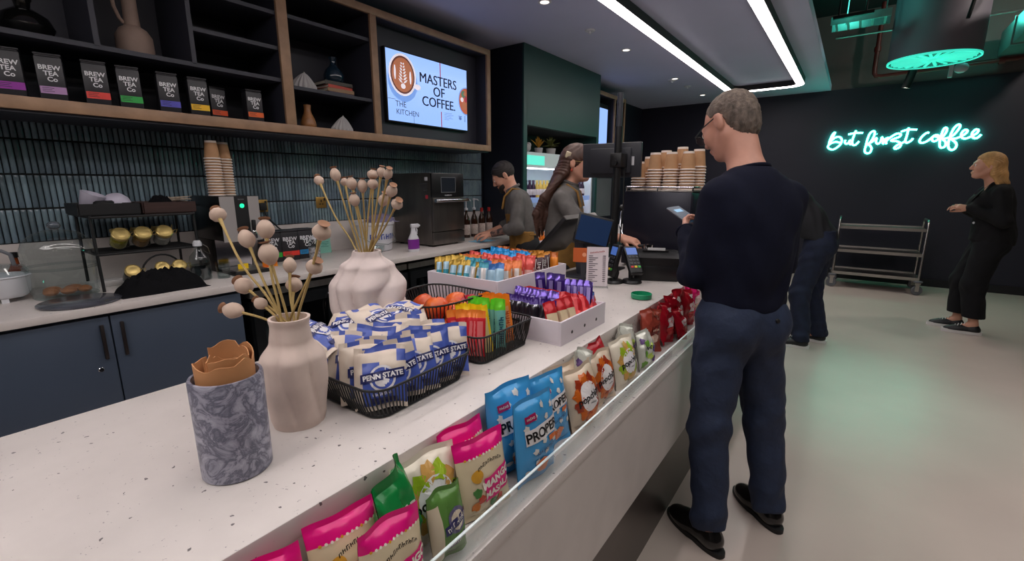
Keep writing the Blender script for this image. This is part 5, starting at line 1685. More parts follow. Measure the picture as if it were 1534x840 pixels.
obj('foot', MB().box(-.03, -.03, 0, .03, .03, .004), M_pos, t)
# price card
t = thing('price_sign', 'white printed price list in a clear upright holder beside the till', 'sign', (-.972, 2.03, CZ), R(28))
obj('holder', MB().box(-.055, .002, 0, .055, .004, .205).box(-.055, -.03, 0, .055, .03, .003), M_lip, t)
pp = obj('paper', MB().box(-.052, .0008, .004, .052, .0016, .20), mat('paper_white', (226, 214, 218), .7), t)
mb = MB()
for k in range(14):
    z = .155 - k * .0098
    w1 = .020 + .012 * ((k * 5) % 3)
    mb.box(-.042, -.0020, z, -.042 + w1, -.0016, z + .0034)
    mb.box(.026, -.0020, z, .040, -.0016, z + .0034)
obj('list_print', mb, mat('print_grey', (110, 100, 110), .7), pp)['kind'] = 'stuff'
mb = MB()
put_marks(mb, 10, .010, Tr(0, -.0016, .172, 0, R(-8), 0))
obj('heading', mb, mat('print_rust', (190, 90, 90), .7), pp, smooth=0)
# card readers
def reader(label, loc, rz, lean):
    t = thing('card_reader', label, 'card reader', loc, rz)
    obj('base', MB().lathe([(0, 0), (.05, 0), (.052, .006), (.045, .016), (.02, .022), (0, .022)], 24), M_black, t)
    obj('neck', MB().tube([(0, .01, .015), (0, .02, .05), (0, .012, .08)], .012, 10), M_black, t)
    b = obj('handset', MB().rbox(-.037, -.014, -.085, .037, .014, .085, .01, 3), M_black, t, (0, 0, .115), (R(-lean), 0, 0))
    obj('screen', MB().box(-.028, -.0155, .028, .028, -.0135, .07), mat('reader_lcd', (70, 100, 170), .2, emit=((80, 115, 190), .4)), b)
    for r_ in range(4):
        for c_ in range(3):
            m_ = M_pos if r_ < 3 else (mat('key_red', (190, 40, 40), .4), mat('key_yellow', (220, 190, 40), .4), mat('key_green', (60, 170, 70), .4))[c_]
            obj('key', MB().rbox(-.026 + c_ * .019, -.017, .008 - r_ * .02, -.012 + c_ * .019, -.0138, .020 - r_ * .02, .001, 1), m_, b)
    return t
r1 = reader('upright card reader with yellow sticker seen from its side', (-.95, 2.18, CZ), R(-38), 14)
obj('sticker', MB().box(-.0385, -.008, -.045, -.037, .012, -.02), mat('sticker_yellow', (232, 196, 20), .5), r1, (0, 0, .115), (R(-14), 0, 0))
reader('tilted card reader with keypad facing the customer', (-.872, 2.235, CZ), R(46), 42)
# receipt printer
t = thing('receipt_printer', 'black receipt printer on the counter', 'printer', (-.84, 2.45, CZ), R(24))
t.scale = (1.22, 1.1, 1.1)
obj('lower_case', MB().rbox(-.085, -.11, 0, .10, .11, .075, .006), M_black, t)
up = obj('lid', MB().prism([(-.11, 0), (.11, 0), (.11, .05), (-.02, .062), (-.11, .035)], -.085, .10, T=Tr(0, 0, .0765) @ Matrix.Rotation(R(90), 4, 'Z') @ Matrix.Rotation(R(90), 4, 'X')), M_black, t)
obj('paper_slot', MB().rbox(-.05, -.045, .136, .06, -.03, .1395, .001, 1), M_handle, t)
obj('paper_strip', MB().box(-.03, -.0418, .139, .045, -.0404, .152), mat('thermal_paper', (206, 206, 206), .6), t)
obj('seam_line', MB().box(-.0855, -.1105, .0752, .1005, .1105, .0764), M_blackm, t)
t = thing('green_lid', 'round bright green plastic lid on the counter', 'lid', (-.708, 1.94, CZ))
obj('lid', MB().lathe([(0, .002), (.042, .002), (.045, .004), (.046, .022), (.043, .024), (.042, .02), (.041, .006), (0, .006)], 36), mat('lid_green', (18, 140, 96), .35), t)
# monitor on a pole
M_mon = mat('monitor_back', (40, 41, 48), .45)
t = thing('order_monitor', 'black order monitor on a tall pole seen from behind', 'monitor', (-1.115, 2.54, CZ))
obj('base_plate', MB().rbox(-.06, -.05, 0, .06, .05, .012, .004), M_black, t)
obj('pole', MB().tube([(0, 0, .012), (0, 0, .82)], .021, 16), M_black, t)
obj('upper_pole', MB().tube([(0, .0, .82), (0, 0, 1.0)], .016, 14), M_pos, t)
mo = obj('monitor_case', MB().rbox(-.18, -.013, -.10, .18, .013, .10, .006), M_mon, t, (-.075, .085, .64), (R(3), 0, R(6)))
obj('rear_bulge', MB().rbox(-.125, -.034, -.075, .125, -.013, .07, .006), M_mon, mo)
obj('rating_sticker', MB().box(.125, -.0135, -.03, .14, -.013, .02), M_wplastic, mo)
obj('screen', MB().box(-.17, .013, -.09, .17, .0145, .09), M_lcd, mo)
obj('clamp', MB().rbox(-.035, -.03, .595, .035, .06, .675, .006), M_black, t)
obj('clamp_knob', MB().lathe([(0, 0), (.016, 0), (.016, .02), (0, .02)], 12, T=Tr(.0, -.03, .62, R(90), 0, 0)), M_black, t)
obj('cable', MB().tube([(.03, .03, .58), (.04, .02, .4), (.03, .02, .2), (.025, .02, .02)], .004, 6), M_blackm, t)

# ---- coffee machine
M_em = mat('machine_navy', (36, 36, 48), .3, .3)
t = thing('coffee_machine', 'large dark navy coffee machine at the end of the counter', 'coffee machine', (-.93, 3.08, CZ))
obj('body', MB().rbox(-.13, -.36, .10, .205, .40, .455, .012), M_em, t)
obj('side_panel', MB().rbox(-.205, -.375, .012, .20, -.355, .457, .006), M_em, t)
obj('side_panel', MB().rbox(-.205, .395, .012, .20, .415, .457, .006), M_em, t)
obj('base_tray', MB().rbox(-.21, -.35, .012, .205, .39, .10, .008), M_em, t)
for sx in (-.17, .17):
    for sy in (-.31, .34):
        obj('foot', MB().lathe([(0, 0), (.022, 0), (.018, .014), (0, .014)], 12), M_chrome, t, (sx, sy, 0))
obj('cup_deck', MB().rbox(-.20, -.37, .457, .205, .41, .465, .003), M_steel, t)
obj('deck_rail', MB().tube([(-.195, -.368, .482), (.2, -.368, .482), (.2, .405, .482), (-.195, .405, .482)], .006, 8, closed=True), M_chrome, t)
for x in (-.195, 0, .2):
    obj('rail_post', MB().tube([(x, -.368, .462), (x, -.368, .482)], .005, 8), M_chrome, t)
for y in (-.15, .2):
    obj('group_head', MB().lathe([(0, 0), (.035, 0), (.038, .05), (.03, .09), (0, .09)], 18), M_chrome, t, (-.17, y, .22))
obj('steam_wand', MB().tube([(-.2, -.30, .36), (-.235, -.33, .33), (-.225, -.37, .25), (-.19, -.385, .17)], .006, 8), M_chrome, t)
obj('wand_knob', MB().lathe([(0, 0), (.022, 0), (.026, .012), (.022, .024), (0, .024)], 14, T=Tr(-.23, -.30, .35, 0, R(-90), 0)), M_black, t)
DZ = CZ + .4652
def deck(x, y, n, where):
    cup_stack(x, y, DZ, n, where, .0165)
deck(-1.085, 2.80, 5, 'front row first stack on the coffee machine')
deck(-.985, 2.80, 8, 'front row second stack on the coffee machine')
deck(-.888, 2.80, 8, 'front row third stack on the coffee machine')
deck(-.792, 2.80, 8, 'front row fourth stack on the coffee machine')
deck(-1.055, 2.90, 7, 'back row first stack on the coffee machine')
deck(-.955, 2.90, 9, 'back row second stack on the coffee machine')
deck(-.857, 2.90, 10, 'back row third stack on the coffee machine')
deck(-.76, 2.90, 9, 'back row fourth stack on the coffee machine')

# ================================================================ snack bags on the ledge
LZ = .7802
PINK, CREAM2, GRN, PGRN = (222, 20, 122), (214, 196, 164), (22, 130, 62), (86, 128, 60)
def bagmats(*cs):
    return [mat('bag_%02x%02x%02x' % c, c, .26, .05) for c in cs]
INKC = (24, 24, 28)
def snack(kind, seed):
    """returns (mesh, design mesh)"""
    pr = MB()
    mb = MB()
    if kind == 'thins':
        P = Pillow(.155, .20, .055, .012, .5, .0038, seed)
        P.body(mb, 22, 30, lambda u, v: 0 if v > .80 else 1)
        P.disc(pr, -.035, .115, .016, .016, 0)
        P.marks(pr, 10, .0115, .01, .140, 1, arch=6.)
        P.rect(pr, -.018, .045, .068, .108, 2, 8, .0014, skew=.01)
        P.text(pr, 'MANGO', .027, .025, .091, 3, bold=.0012, rot=.12, lift=.0026)
        P.text(pr, 'MASALA', .024, .025, .063, 3, bold=.0008, rot=.12, lift=.0026)
        for i, (x, z) in enumerate(((-.04, .075), (-.03, .055), (-.045, .04), (.01, .03), (.035, .03))):
            P.disc(pr, x, z, .011, .012, 4 + i % 3, .0014, 12, .15, i)
        for i in range(12):
            P.disc(pr, -.058 + i * .0105, .160, .003, .003, 3 if i % 4 else 0, .0014, 8)
        ms = bagmats(PINK, CREAM2)
        pm_ = bagmats((206, 150, 50), INKC, PINK, (235, 225, 215), (70, 120, 60), (200, 60, 40), (210, 120, 50))
    elif kind == 'green':
        P = Pillow(.105, .21, .055, .02, .5, .008, seed)
        P.body(mb, 22, 30, lambda u, v: 0)
        P.rect(pr, -.012, .115, -.002, .145, 0, 3)
        P.rect(pr, .004, .112, .014, .142, 0, 3)
        ms = bagmats(GRN)
        pm_ = bagmats((205, 220, 210))
    elif kind in ('popgreen', 'popbrown'):
        P = Pillow(.155, .185, .06, .012, .5, .0038, seed)
        P.body(mb, 22, 28, lambda u, v: 0)
        for i in range(11):
            a = i * 2 * PI / 11
            P.disc(pr, .048 * math.cos(a), .092 + .056 * math.sin(a), .018, .02, i % 2, .0012, 12, .15, i)
        P.disc(pr, 0, .094, .042, .046, 2, .0018)
        P.text(pr, 'popchips', .031, 0, .096, 3, bold=.0006, rot=.14, lift=.003)
        P.marks(pr, 5, .008, .012, .072, 3, lift=.003)
        P.disc(pr, .01, .03, .03, .018, 1, .0014, 14, .12)
        ms = bagmats((218, 208, 190) if kind == 'popgreen' else (206, 186, 164))
        pm_ = bagmats((150, 178, 40), (196, 150, 80), (232, 228, 232), INKC) if kind == 'popgreen' else bagmats((150, 50, 24), (196, 96, 30), (230, 224, 224), INKC)
    elif kind == 'forest':
        P = Pillow(.10, .165, .05, .01, .5, .0038, seed)
        P.body(mb, 22, 28, lambda u, v: 0 if (u > -.55 or v > .85) else 1)
        P.disc(pr, .012, .09, .026, .03, 0)
        P.disc(pr, .012, .09, .018, .022, 1, .0016)
        P.rect(pr, -.026, .078, .046, .098, 2, 6, .0022, skew=.014)
        P.marks(pr, 7, .0125, .010, .088, 3, rot=.19, lift=.003)
        P.rect(pr, -.014, .035, .034, .05, 2, 4, .0014, skew=.008)
        P.marks(pr, 5, .011, .010, .0425, 3, rot=.16, lift=.0024)
        ms = bagmats(PGRN, (206, 192, 168))
        pm_ = bagmats((96, 92, 120), (214, 200, 180), (52, 50, 92), (220, 214, 210))
    elif kind == 'proper':
        P = Pillow(.165, .245, .065, .012, .5, .0038, seed)
        P.body(mb, 22, 34, lambda u, v: 0)
        for i in range(16):
            x = -.055 + .11 * ((i * 7) % 11) / 10
            z = .04 + .19 * i / 16
            P.disc(pr, x, z, .0085, .009, 0, .0012, 10, .2, i)
        P.rect(pr, -.062, .128, .066, .170, 1, 8, .0020, skew=.01)
        P.text(pr, 'PROPER', .036, .002, .149, 2, bold=.001, rot=.09, lift=.003)
        P.rect(pr, -.058, .186, -.018, .205, 3, 4, .0018, skew=.002)
        P.marks(pr, 5, .0085, -.038, .1955, 0, lift=.003)
        P.rect(pr, .022, .113, .052, .127, 4, 3, .0024, skew=.004)
        P.text(pr, 'SEA SALTED', .0135, .004, .096, 5, rot=.09, bold=.0003, lift=.003)
        P.disc(pr, .0, .048, .026, .022, 4, .0018, 16, .12)
        P.disc(pr, -.036, .04, .012, .006, 0, .0018, 10)
        ms = bagmats((62, 150, 208))
        pm_ = bagmats((214, 212, 206), (226, 222, 222), INKC, (150, 30, 80), (214, 110, 50), (20, 70, 120))
    elif kind == 'redbox':
        P = Pillow(.12, .17, .05, .01, .45, .005, seed)
        P.body(mb, 20, 26, lambda u, v: 0)
        P.disc(pr, -.01, .085, .022, .018, 0)
        P.marks(pr, 4, .010, -.01, .085, 1, lift=.0026)
        P.marks(pr, 4, .012, .03, .105, 1, rot=.3)
        ms = bagmats((160, 24, 36))
        pm_ = bagmats(INKC, (226, 205, 205))
    elif kind == 'silver':
        P = Pillow(.13, .18, .055, .012, .5, .009, seed)
        P.body(mb, 22, 28, lambda u, v: 0)
        for i in range(8):
            P.disc(pr, -.04 + .08 * ((i * 5) % 7) / 6, .03 + .12 * i / 8, .014, .015, i % 3, .0012, 12, .2, i)
        P.marks(pr, 4, .02, 0, .10, 3, rot=.2, lift=.003)
        ms = [mat('bag_silver', (204, 204, 194), .25, .25)]
        pm_ = bagmats((110, 160, 60), (96, 70, 120), (170, 190, 90), INKC)
    else:
        P = Pillow(.13, .19, .055, .012, .5, .009, seed)
        P.body(mb, 22, 28, lambda u, v: 0)
        P.rect(pr, -.03, .08, .035, .115, 1, 5, .0016, skew=.01)
        P.disc(pr, 0, .06, .03, .02, 0, .0012, 16, .15)
        P.marks(pr, 5, .013, .002, .0975, 0, rot=.12, lift=.003)
        P.disc(pr, .02, .15, .02, .012, 1, .0014, 12, .2)
        ms = bagmats((176, 20, 38) if kind == 'red' else (150, 62, 48) if kind == 'rust' else (224, 30, 110))
        pm_ = bagmats((206, 60, 60) if kind == 'red' else (226, 190, 170), (226, 200, 200) if kind != 'rust' else (110, 40, 32))
    return mb.mesh('crisp_bag', ms), pr.mesh('printed_design', pm_, 0)
LB = [  # kind, X, Y, rz, lean, roll, dz, scale, label
 ('thins', -.570, .215, 84, 14, 0, 0, .80, 'pink topped cream crisp bag at the near end of the ledge'),
 ('thins', -.525, .205, 96, 6, 0, 0, .74, 'pink topped cream crisp bag in front of the nearest one'),
 ('thins', -.565, .350, 84, 14, 0, 0, .80, 'pink topped cream crisp bag leaning left of the green bag'),
 ('thins', -.515, .385, 88, 8, 3, 0, .76, 'crumpled pink topped cream bag in front of the green bag'),
 ('green', -.560, .452, 112, 6, -6, 0, .95, 'plain shiny green crisp bag on the ledge'),
 ('popgreen', -.572, .528, 84, 12, 0, 0, .92, 'lime ringed cream crisp bag behind the dark green one'),
 ('forest', -.515, .510, 88, 8, 0, 0, .82, 'small green and cream crisp bag with round badge'),
 ('thins', -.592, .640, 86, 6, 0, .012, .82, 'pink topped cream crisp bag half hidden at the back'),
 ('thins', -.535, .640, 82, 10, 0, 0, .83, 'pink topped cream mango crisp bag next to the blue bags'),
 ('proper', -.570, .790, 80, 8, 0, 0, .88, 'blue popcorn bag at the back left of the three'),
 ('proper', -.515, .800, 84, 5, 0, 0, .82, 'blue popcorn bag standing in front of the other two'),
 ('proper', -.550, .935, 84, 10, 0, 0, .80, 'blue popcorn bag on the right of the three'),
 ('popbrown', -.590, 1.04, 80, 6, 0, .01, .90, 'brown ringed crisp bag squeezed behind next to the blue bags'),
 ('popbrown', -.530, 1.080, 84, 14, 0, 0, .92, 'front brown ringed crisp bag facing the customer'),
 ('popbrown', -.550, 1.235, 86, 12, 0, 0, .88, 'second brown ringed crisp bag to the right'),
 ('silver', -.595, 1.15, 78, 6, 12, .04, .80, 'crumpled silver crisp bag lying behind the brown ones'),
 ('redbox', -.590, 1.315, 80, 12, -14, .03, .85, 'dark red crisp bag propped behind the brown ringed bags'),
 ('popgreen', -.540, 1.40, 84, 14, 0, 0, .90, 'lime ringed crisp bag in the middle of the ledge'),
 ('silver', -.590, 1.50, 80, 6, 0, .02, .86, 'crumpled silver and green bag standing at the back'),
 ('silver', -.535, 1.575, 80, 14, 4, 0, .80, 'silver crisp bag right of the lime ringed one'),
 ('rust', -.580, 1.73, 76, 8, 6, .01, .92, 'rust brown crisp bag beside the red bags'),
 ('red', -.570, 1.90, 86, 10, 0, 0, .95, 'shiny red crisp bag, nearest of the red ones'),
 ('red', -.525, 2.00, 84, 20, 0, 0, .75, 'low red crisp bag in front of the other red ones'),
 ('red', -.580, 2.07, 80, 8, -5, .01, .95, 'red crisp bag behind the low red one'),
 ('red', -.570, 2.21, 84, 8, 0, 0, .95, 'farther red crisp bag beside the pink one'),
 ('pink', -.575, 2.34, 84, 8, 0, .01, .95, 'bright pink crisp bag at the far end of the ledge'),
]
SN = {}
for k, (kd, x, y, rz, lean, roll, dz, q_, lab) in enumerate(LB):
    key = (kd, k % 3)
    if key not in SN:
        SN[key] = snack(kd, k + 1)
    me, pr = SN[key]
    o = obj('crisp_bag', me, None, None, (x, y, LZ + max(0, dz) + .0005), (R(-lean), R(roll), R(rz)))
    o.scale = (q_, q_, q_)
    tag(o, lab, 'crisp bag', 'crisp bags on the front ledge')
    obj('printed_design', pr, None, o)

# ================================================================ people: smooth implicit bodies turned into meshes
def V3(p):
    return np.array(p, dtype=np.float32)


class SDF:
    def __init__(self, lo, hi, h):
        self.lo, self.h = V3(lo), h
        self.n = np.ceil((V3(hi) - self.lo) / h).astype(int) + 1
        self.F = np.full(self.n, 1.0, dtype=np.float32)

    def _box(self, lo, hi):
        a = np.maximum(0, np.floor((lo - self.lo) / self.h).astype(int))
        b = np.minimum(self.n, np.ceil((hi - self.lo) / self.h).astype(int) + 1)
        if np.any(a >= b):
            return None
        g = [self.lo[i] + self.h * np.arange(a[i], b[i], dtype=np.float32) for i in range(3)]
        X, Y, Z = np.meshgrid(*g, indexing='ij')
        return (slice(a[0], b[0]), slice(a[1], b[1]), slice(a[2], b[2])), X, Y, Z

    def _put(self, sl, d, k, sub):
        A = self.F[sl]
        if sub:
            d = -d
            if k > 0:
                hh = np.maximum(k - np.abs(A - d), 0) / k
                self.F[sl] = np.maximum(A, d) + hh * hh * k * .25
            else:
                self.F[sl] = np.maximum(A, d)
        else:
            hh = np.maximum(k - np.abs(A - d), 0) / max(k, 1e-6)
            self.F[sl] = np.minimum(A, d) - hh * hh * k * .25

    def cap(self, a, b, ra, rb=None, k=.02, flat=None, sub=False):
        """tapered capsule; flat = (axis vector, factor): squashed along the axis"""
        rb = ra if rb is None else rb
        a, b = V3(a), V3(b)
        m = max(ra, rb) * (max(1, flat[1]) if flat else 1) + k + 2 * self.h
        q = self._box(np.minimum(a, b) - m, np.maximum(a, b) + m)
        if not q:
            return self
        sl, X, Y, Z = q
        d = b - a
        L2 = max(float(d @ d), 1e-9)
        px, py, pz = X - a[0], Y - a[1], Z - a[2]
        t = np.clip((px * d[0] + py * d[1] + pz * d[2]) / L2, 0, 1)
        px, py, pz = px - t * d[0], py - t * d[1], pz - t * d[2]
        if flat:
            n = V3(flat[0])
            n = n / np.linalg.norm(n)
            c = (px * n[0] + py * n[1] + pz * n[2]) * (1 / flat[1] - 1)
            px, py, pz = px + c * n[0], py + c * n[1], pz + c * n[2]
        D = np.sqrt(px * px + py * py + pz * pz) - (ra + (rb - ra) * t)
        self._put(sl, D * (min(1, flat[1]) if flat else 1), k, sub)
        return self

    def ell(self, c, r, k=.02, M=None, sub=False):
        """ellipsoid; M: 3x3 columns = local axes"""
        c, r = V3(c), V3(r)
        m = float(max(r)) + k + 2 * self.h
        q = self._box(c - m, c + m)
        if not q:
            return self
        sl, X, Y, Z = q
        P = [X - c[0], Y - c[1], Z - c[2]]
        if M is not None:
            M = np.array(M, dtype=np.float32)
            P = [P[0] * M[0, i] + P[1] * M[1, i] + P[2] * M[2, i] for i in range(3)]
        k0 = np.sqrt(sum((P[i] / r[i]) ** 2 for i in range(3)))
        k1 = np.sqrt(sum((P[i] / (r[i] * r[i])) ** 2 for i in range(3))) + 1e-6
        self._put(sl, k0 * (k0 - 1) / k1, k, sub)
        return self

    def cut(self, p, n, k=0.):
        """removes the side the normal points to"""
        n = V3(n)
        n = n / np.linalg.norm(n)
        g = [self.lo[i] + self.h * np.arange(self.n[i], dtype=np.float32) for i in range(3)]
        D = (g[0][:, None, None] - p[0]) * n[0] + (g[1][None, :, None] - p[1]) * n[1] + (g[2][None, None, :] - p[2]) * n[2]
        self._put((slice(None),) * 3, -D, k, True)
        return self

    def mesh(self, name, m, fold=None, smooth_it=1):
        F, h = self.F, self.h
        s = F < 0
        c = [s[dx:self.n[0] - 1 + dx, dy:self.n[1] - 1 + dy, dz:self.n[2] - 1 + dz] for dx in (0, 1) for dy in (0, 1) for dz in (0, 1)]
        cnt = sum(x.astype(np.int8) for x in c)
        act = np.argwhere((cnt > 0) & (cnt < 8))
        idx = np.full(self.n - 1, -1, dtype=np.int32)
        idx[act[:, 0], act[:, 1], act[:, 2]] = np.arange(len(act))
        pos = np.zeros((len(act), 3), dtype=np.float64)
        num = np.zeros(len(act))
        co = [(0, 0, 0), (1, 0, 0), (0, 1, 0), (1, 1, 0), (0, 0, 1), (1, 0, 1), (0, 1, 1), (1, 1, 1)]
        f = [F[act[:, 0] + a, act[:, 1] + b, act[:, 2] + e] for a, b, e in co]
        for i in range(8):
            for j in range(i + 1, 8):
                if sum(abs(co[i][q] - co[j][q]) for q in range(3)) != 1:
                    continue
                mk = (f[i] < 0) != (f[j] < 0)
                t = np.where(mk, f[i] / np.where(mk, f[i] - f[j], 1), 0)
                for q in range(3):
                    pos[:, q] += np.where(mk, co[i][q] + t * (co[j][q] - co[i][q]), 0)
                num += mk
        pos = (pos / num[:, None] + act) * h + self.lo
        quads = []
        for ax in range(3):
            b_, c_ = (ax + 1) % 3, (ax + 2) % 3
            sl0, sl1 = [slice(None)] * 3, [slice(None)] * 3
            sl0[ax], sl1[ax] = slice(0, -1), slice(1, None)
            e = np.argwhere(s[tuple(sl0)] != s[tuple(sl1)])
            e = e[(e[:, b_] > 0) & (e[:, c_] > 0) & (e[:, b_] < self.n[b_] - 1) & (e[:, c_] < self.n[c_] - 1)]
            ins = s[e[:, 0], e[:, 1], e[:, 2]]
            q = []
            for db, dc in ((1, 1), (0, 1), (0, 0), (1, 0)):
                k = e.copy()
                k[:, b_] -= db
                k[:, c_] -= dc
                q.append(idx[k[:, 0], k[:, 1], k[:, 2]])
            q = np.stack(q, 1)
            q[~ins] = q[~ins][:, ::-1]
            quads.append(q)
        Q = np.concatenate(quads)
        # light smoothing
        for _ in range(smooth_it):
            acc = np.zeros_like(pos)
            n_ = np.zeros(len(pos))
            for a, b in ((0, 1), (1, 2), (2, 3), (3, 0)):
                for u, v in ((a, b), (b, a)):
                    np.add.at(acc, Q[:, u], pos[Q[:, v]])
                    np.add.at(n_, Q[:, u], 1)
            pos = pos * .5 + acc / np.maximum(n_, 1)[:, None] * .5
        me = bpy.data.meshes.new(name)
        me.vertices.add(len(pos))
        me.vertices.foreach_set('co', pos.astype(np.float32).ravel())
        me.loops.add(len(Q) * 4)
        me.loops.foreach_set('vertex_index', Q.astype(np.int32).ravel())
        me.polygons.add(len(Q))
        me.polygons.foreach_set('loop_start', np.arange(0, len(Q) * 4, 4, dtype=np.int32))
        me.polygons.foreach_set('use_smooth', np.ones(len(Q), dtype=bool))
        me.update(calc_edges=True)
        me.validate()
        if fold:
            nr = np.zeros(len(pos) * 3, dtype=np.float32)
            me.vertices.foreach_get('normal', nr)
            nr = nr.reshape(-1, 3)
            d = fold(pos[:, 0], pos[:, 1], pos[:, 2])
            me.vertices.foreach_set('co', (pos + nr * d[:, None]).astype(np.float32).ravel())
            me.update()
        me.materials.append(m)
        return me


def unit(v):
    v = V3(v)
    return v / np.linalg.norm(v)


def head_frame(c, yaw=0, pitch=0, roll=0):
    """pitch > 0 looks down; returns a point mapper and axes"""
    M = np.array((Matrix.Rotation(yaw, 3, 'Z') @ Matrix.Rotation(pitch, 3, 'Y') @ Matrix.Rotation(roll, 3, 'X')))
    c = V3(c)
    return (lambda x, y, z: c + M @ V3((x, y, z))), M


def add_head(S, P, M, s=1., fem=False, neck=None, nr=.056, jaw=1.):
    e = lambda c, r, k=.02, sub=False: S.ell(P(*[v * s for v in c]), [v * s for v in r], k * s, M, sub)
    c_ = lambda a, b, ra, rb, k=.015: S.cap(P(*[v * s for v in a]), P(*[v * s for v in b]), ra * s, rb * s, k * s)
    e((-.014, 0, .030), (.099, .077, .090))
    e((.030, 0, -.03), (.062, .060 * jaw, .082), .035)
    c_((.072, 0, -.094), (.062, 0, -.092), .021, .024, .03)
    for y in (-1, 1):
        c_((-.005, y * .056 * jaw, -.05), (.055, y * .026, -.094), .020, .018, .03)
        e((.064, y * .040, -.028), (.026, .024, .028), .025)
    c_((.084, -.030, .024), (.084, .030, .024), .0125, .0125, .02)
    c_((.092, 0, .016), (.114, 0, -.026), .0085, .0125, .012)
    for y in (-1, 1):
        e((.104, y * .012, -.034), (.011, .008, .008), .008)
        e((.099, y * .033, .004), (.013, .018, .0105), .012, True)
        e((.086, y * .033, .003), (.013, .016, .011), .004)
        # ears
        e((-.014, y * .083, -.006), (.020, .0105, .034), .006)
        e((-.022, y * .087, -.002), (.012, .009, .028), .005)
        e((-.006, y * .096, .001), (.011, .008, .019), .005, True)
    e((.094, 0, -.060), (.013, .024, .0062), .008)
    e((.092, 0, -.071), (.012, .021, .0066), .008)
    e((.103, 0, -.0655), (.006, .026, .0016), .002, True)
    if neck is not None:
        S.cap(P(-.025 * s, 0, -.05 * s), neck, nr, nr * 1.1, .035)


def add_hand(S, W, d, n, side, curl=(.4, .5, .3), r=.0085, s=1., spread=.06, thumb=(.55, .35)):
    """W wrist, d along the hand, n the way the palm faces, side = towards the thumb"""
    W, d, n = V3(W), unit(d), unit(n)
    n = unit(n - d * float(n @ d))
    t = unit(np.cross(d, n)) * side
    S.cap(W - d * .01, W + d * .03 * s, .024 * s, .027 * s, .015, (n, .68))
    S.cap(W + d * .035 * s + t * .012 * s, W + d * .078 * s + t * .016 * s, .024 * s, .021 * s, .012, (n, .55))
    S.cap(W + d * .035 * s - t * .012 * s, W + d * .072 * s - t * .016 * s, .022 * s, .019 * s, .012, (n, .55))
    for q, (o, L) in enumerate(((.0285, .068), (.0098, .077), (-.0095, .072), (-.0275, .056))):
        p = W + d * (.084 - abs(q - 1.2) * .004) * s + t * o * s
        dd = unit(d + t * (1.5 - q) * spread)
        a = 0
        rr = r * s * (1 if q < 3 else .88)
        for g, fr in enumerate((.45, .31, .24)):
            a += curl[g] * (1 + .12 * q)
            v = dd * math.cos(a) + n * math.sin(a)
            e = p + v * L * fr * s
            S.cap(p, e, rr * (1 - .07 * g), rr * (.93 - .07 * g), .003)
            p = e
    p = W + d * .022 * s + t * .022 * s + n * .006
    v1 = unit(d * .75 + t * thumb[0] + n * thumb[1])
    e = p + v1 * .036 * s
    S.cap(p, e, .0125 * s, .0105 * s, .008)
    v2 = unit(d * .95 + t * .12 + n * thumb[1] * 1.2)
    e2 = e + v2 * .03 * s
    S.cap(e, e2, .0105 * s, .009 * s, .004)
    S.cap(e2, e2 + unit(d + n * .3) * .02 * s, .009 * s, .0075 * s, .003)


M_skin = mat('skin_light', (206, 150, 126), .5, noise=(18, .06), bump=(160, .08, .001))
M_skin_r = mat('skin_rosy', (198, 144, 124), .5, noise=(18, .08), bump=(160, .08, .001))
M_eye = mat('eye_white', (225, 222, 220), .2)
M_iris = mat('eye_iris', (52, 44, 40), .15)


def eyes(t, P, s=1.):
    for y in (-1, 1):
        o = obj('eye', MB().ball((0, 0, 0), .0118 * s, 12, 8), M_eye, t, tuple(P(.0885 * s, y * .033 * s, .003 * s)))
        p = P(.0985 * s, y * .0335 * s, .0025 * s) - P(.0885 * s, y * .033 * s, .003 * s)
        obj('iris', MB().ball(tuple(p), .0042 * s, 8, 6), M_iris, o)


def shoe(t, heel, toe, m_up, m_sole, L=.29, sole=.022, ankle=.10, w=.047, name='shoe', laces=None, low=False):
    heel, toe = V3((heel[0], heel[1], 0)), V3((toe[0], toe[1], 0))
    d = unit(toe - heel)
    sd = V3((-d[1], d[0], 0))
    at = lambda x, y, z: heel + d * x + sd * y + V3((0, 0, z))
    lo = np.minimum(at(-.08, -.08, -.01), np.minimum(at(L + .08, .08, 0), np.minimum(at(-.08, .08, 0), at(L + .08, -.08, 0))))
    hi = np.maximum(at(-.08, -.08, .2), np.maximum(at(L + .08, .08, .2), np.maximum(at(-.08, .08, .2), at(L + .08, -.08, .2))))
    S = SDF(lo, hi, .006)
    M = np.stack([d, sd, V3((0, 0, 1))], 1)
    S.cap(at(.045, 0, .045), at(.16, 0, .035), .042, .044, .03)
    S.ell(at(.200, .003, .030), (.078, w, .040), .03, M)
    if not low:
        S.cap(at(.05, 0, .05), at(.055, 0, ankle), .040, .040, .03)
    else:
        S.cap(at(.055, 0, .05), at(.06, 0, .078), .040, .038, .02)
    S.cap(at(.13, 0, .06), at(.19, 0, .045), .028, .026, .03)
    S.cut((0, 0, sole - .004), (0, 0, -1))
    o = obj(name, S.mesh(name, m_up), None, t)
    pts = []
    for a in range(32):
        an = 2 * PI * a / 32
        x = .140 + .152 * math.cos(an)
        ww = w * (.92 if x < .12 else 1.08) * (1 - .10 * math.exp(-((x - .13) / .05) ** 2))
        p = at(x, ww * math.sin(an) * (abs(math.sin(an)) ** -.25 if abs(math.sin(an)) > .01 else 1), 0)
        pts.append((float(p[0]), float(p[1])))
    obj('sole', MB().prism(pts, .001, sole), m_sole, o)
    if laces is not None:
        for q in range(4):
            x = .125 + q * .022
            z = .112 - q * .0105
            obj('lace', MB().tube([tuple(at(x - .008, -.026, z - .014)), tuple(at(x, 0, z + .004)), tuple(at(x + .008, .026, z - .014))], .0032, 6), laces, o)
    return o


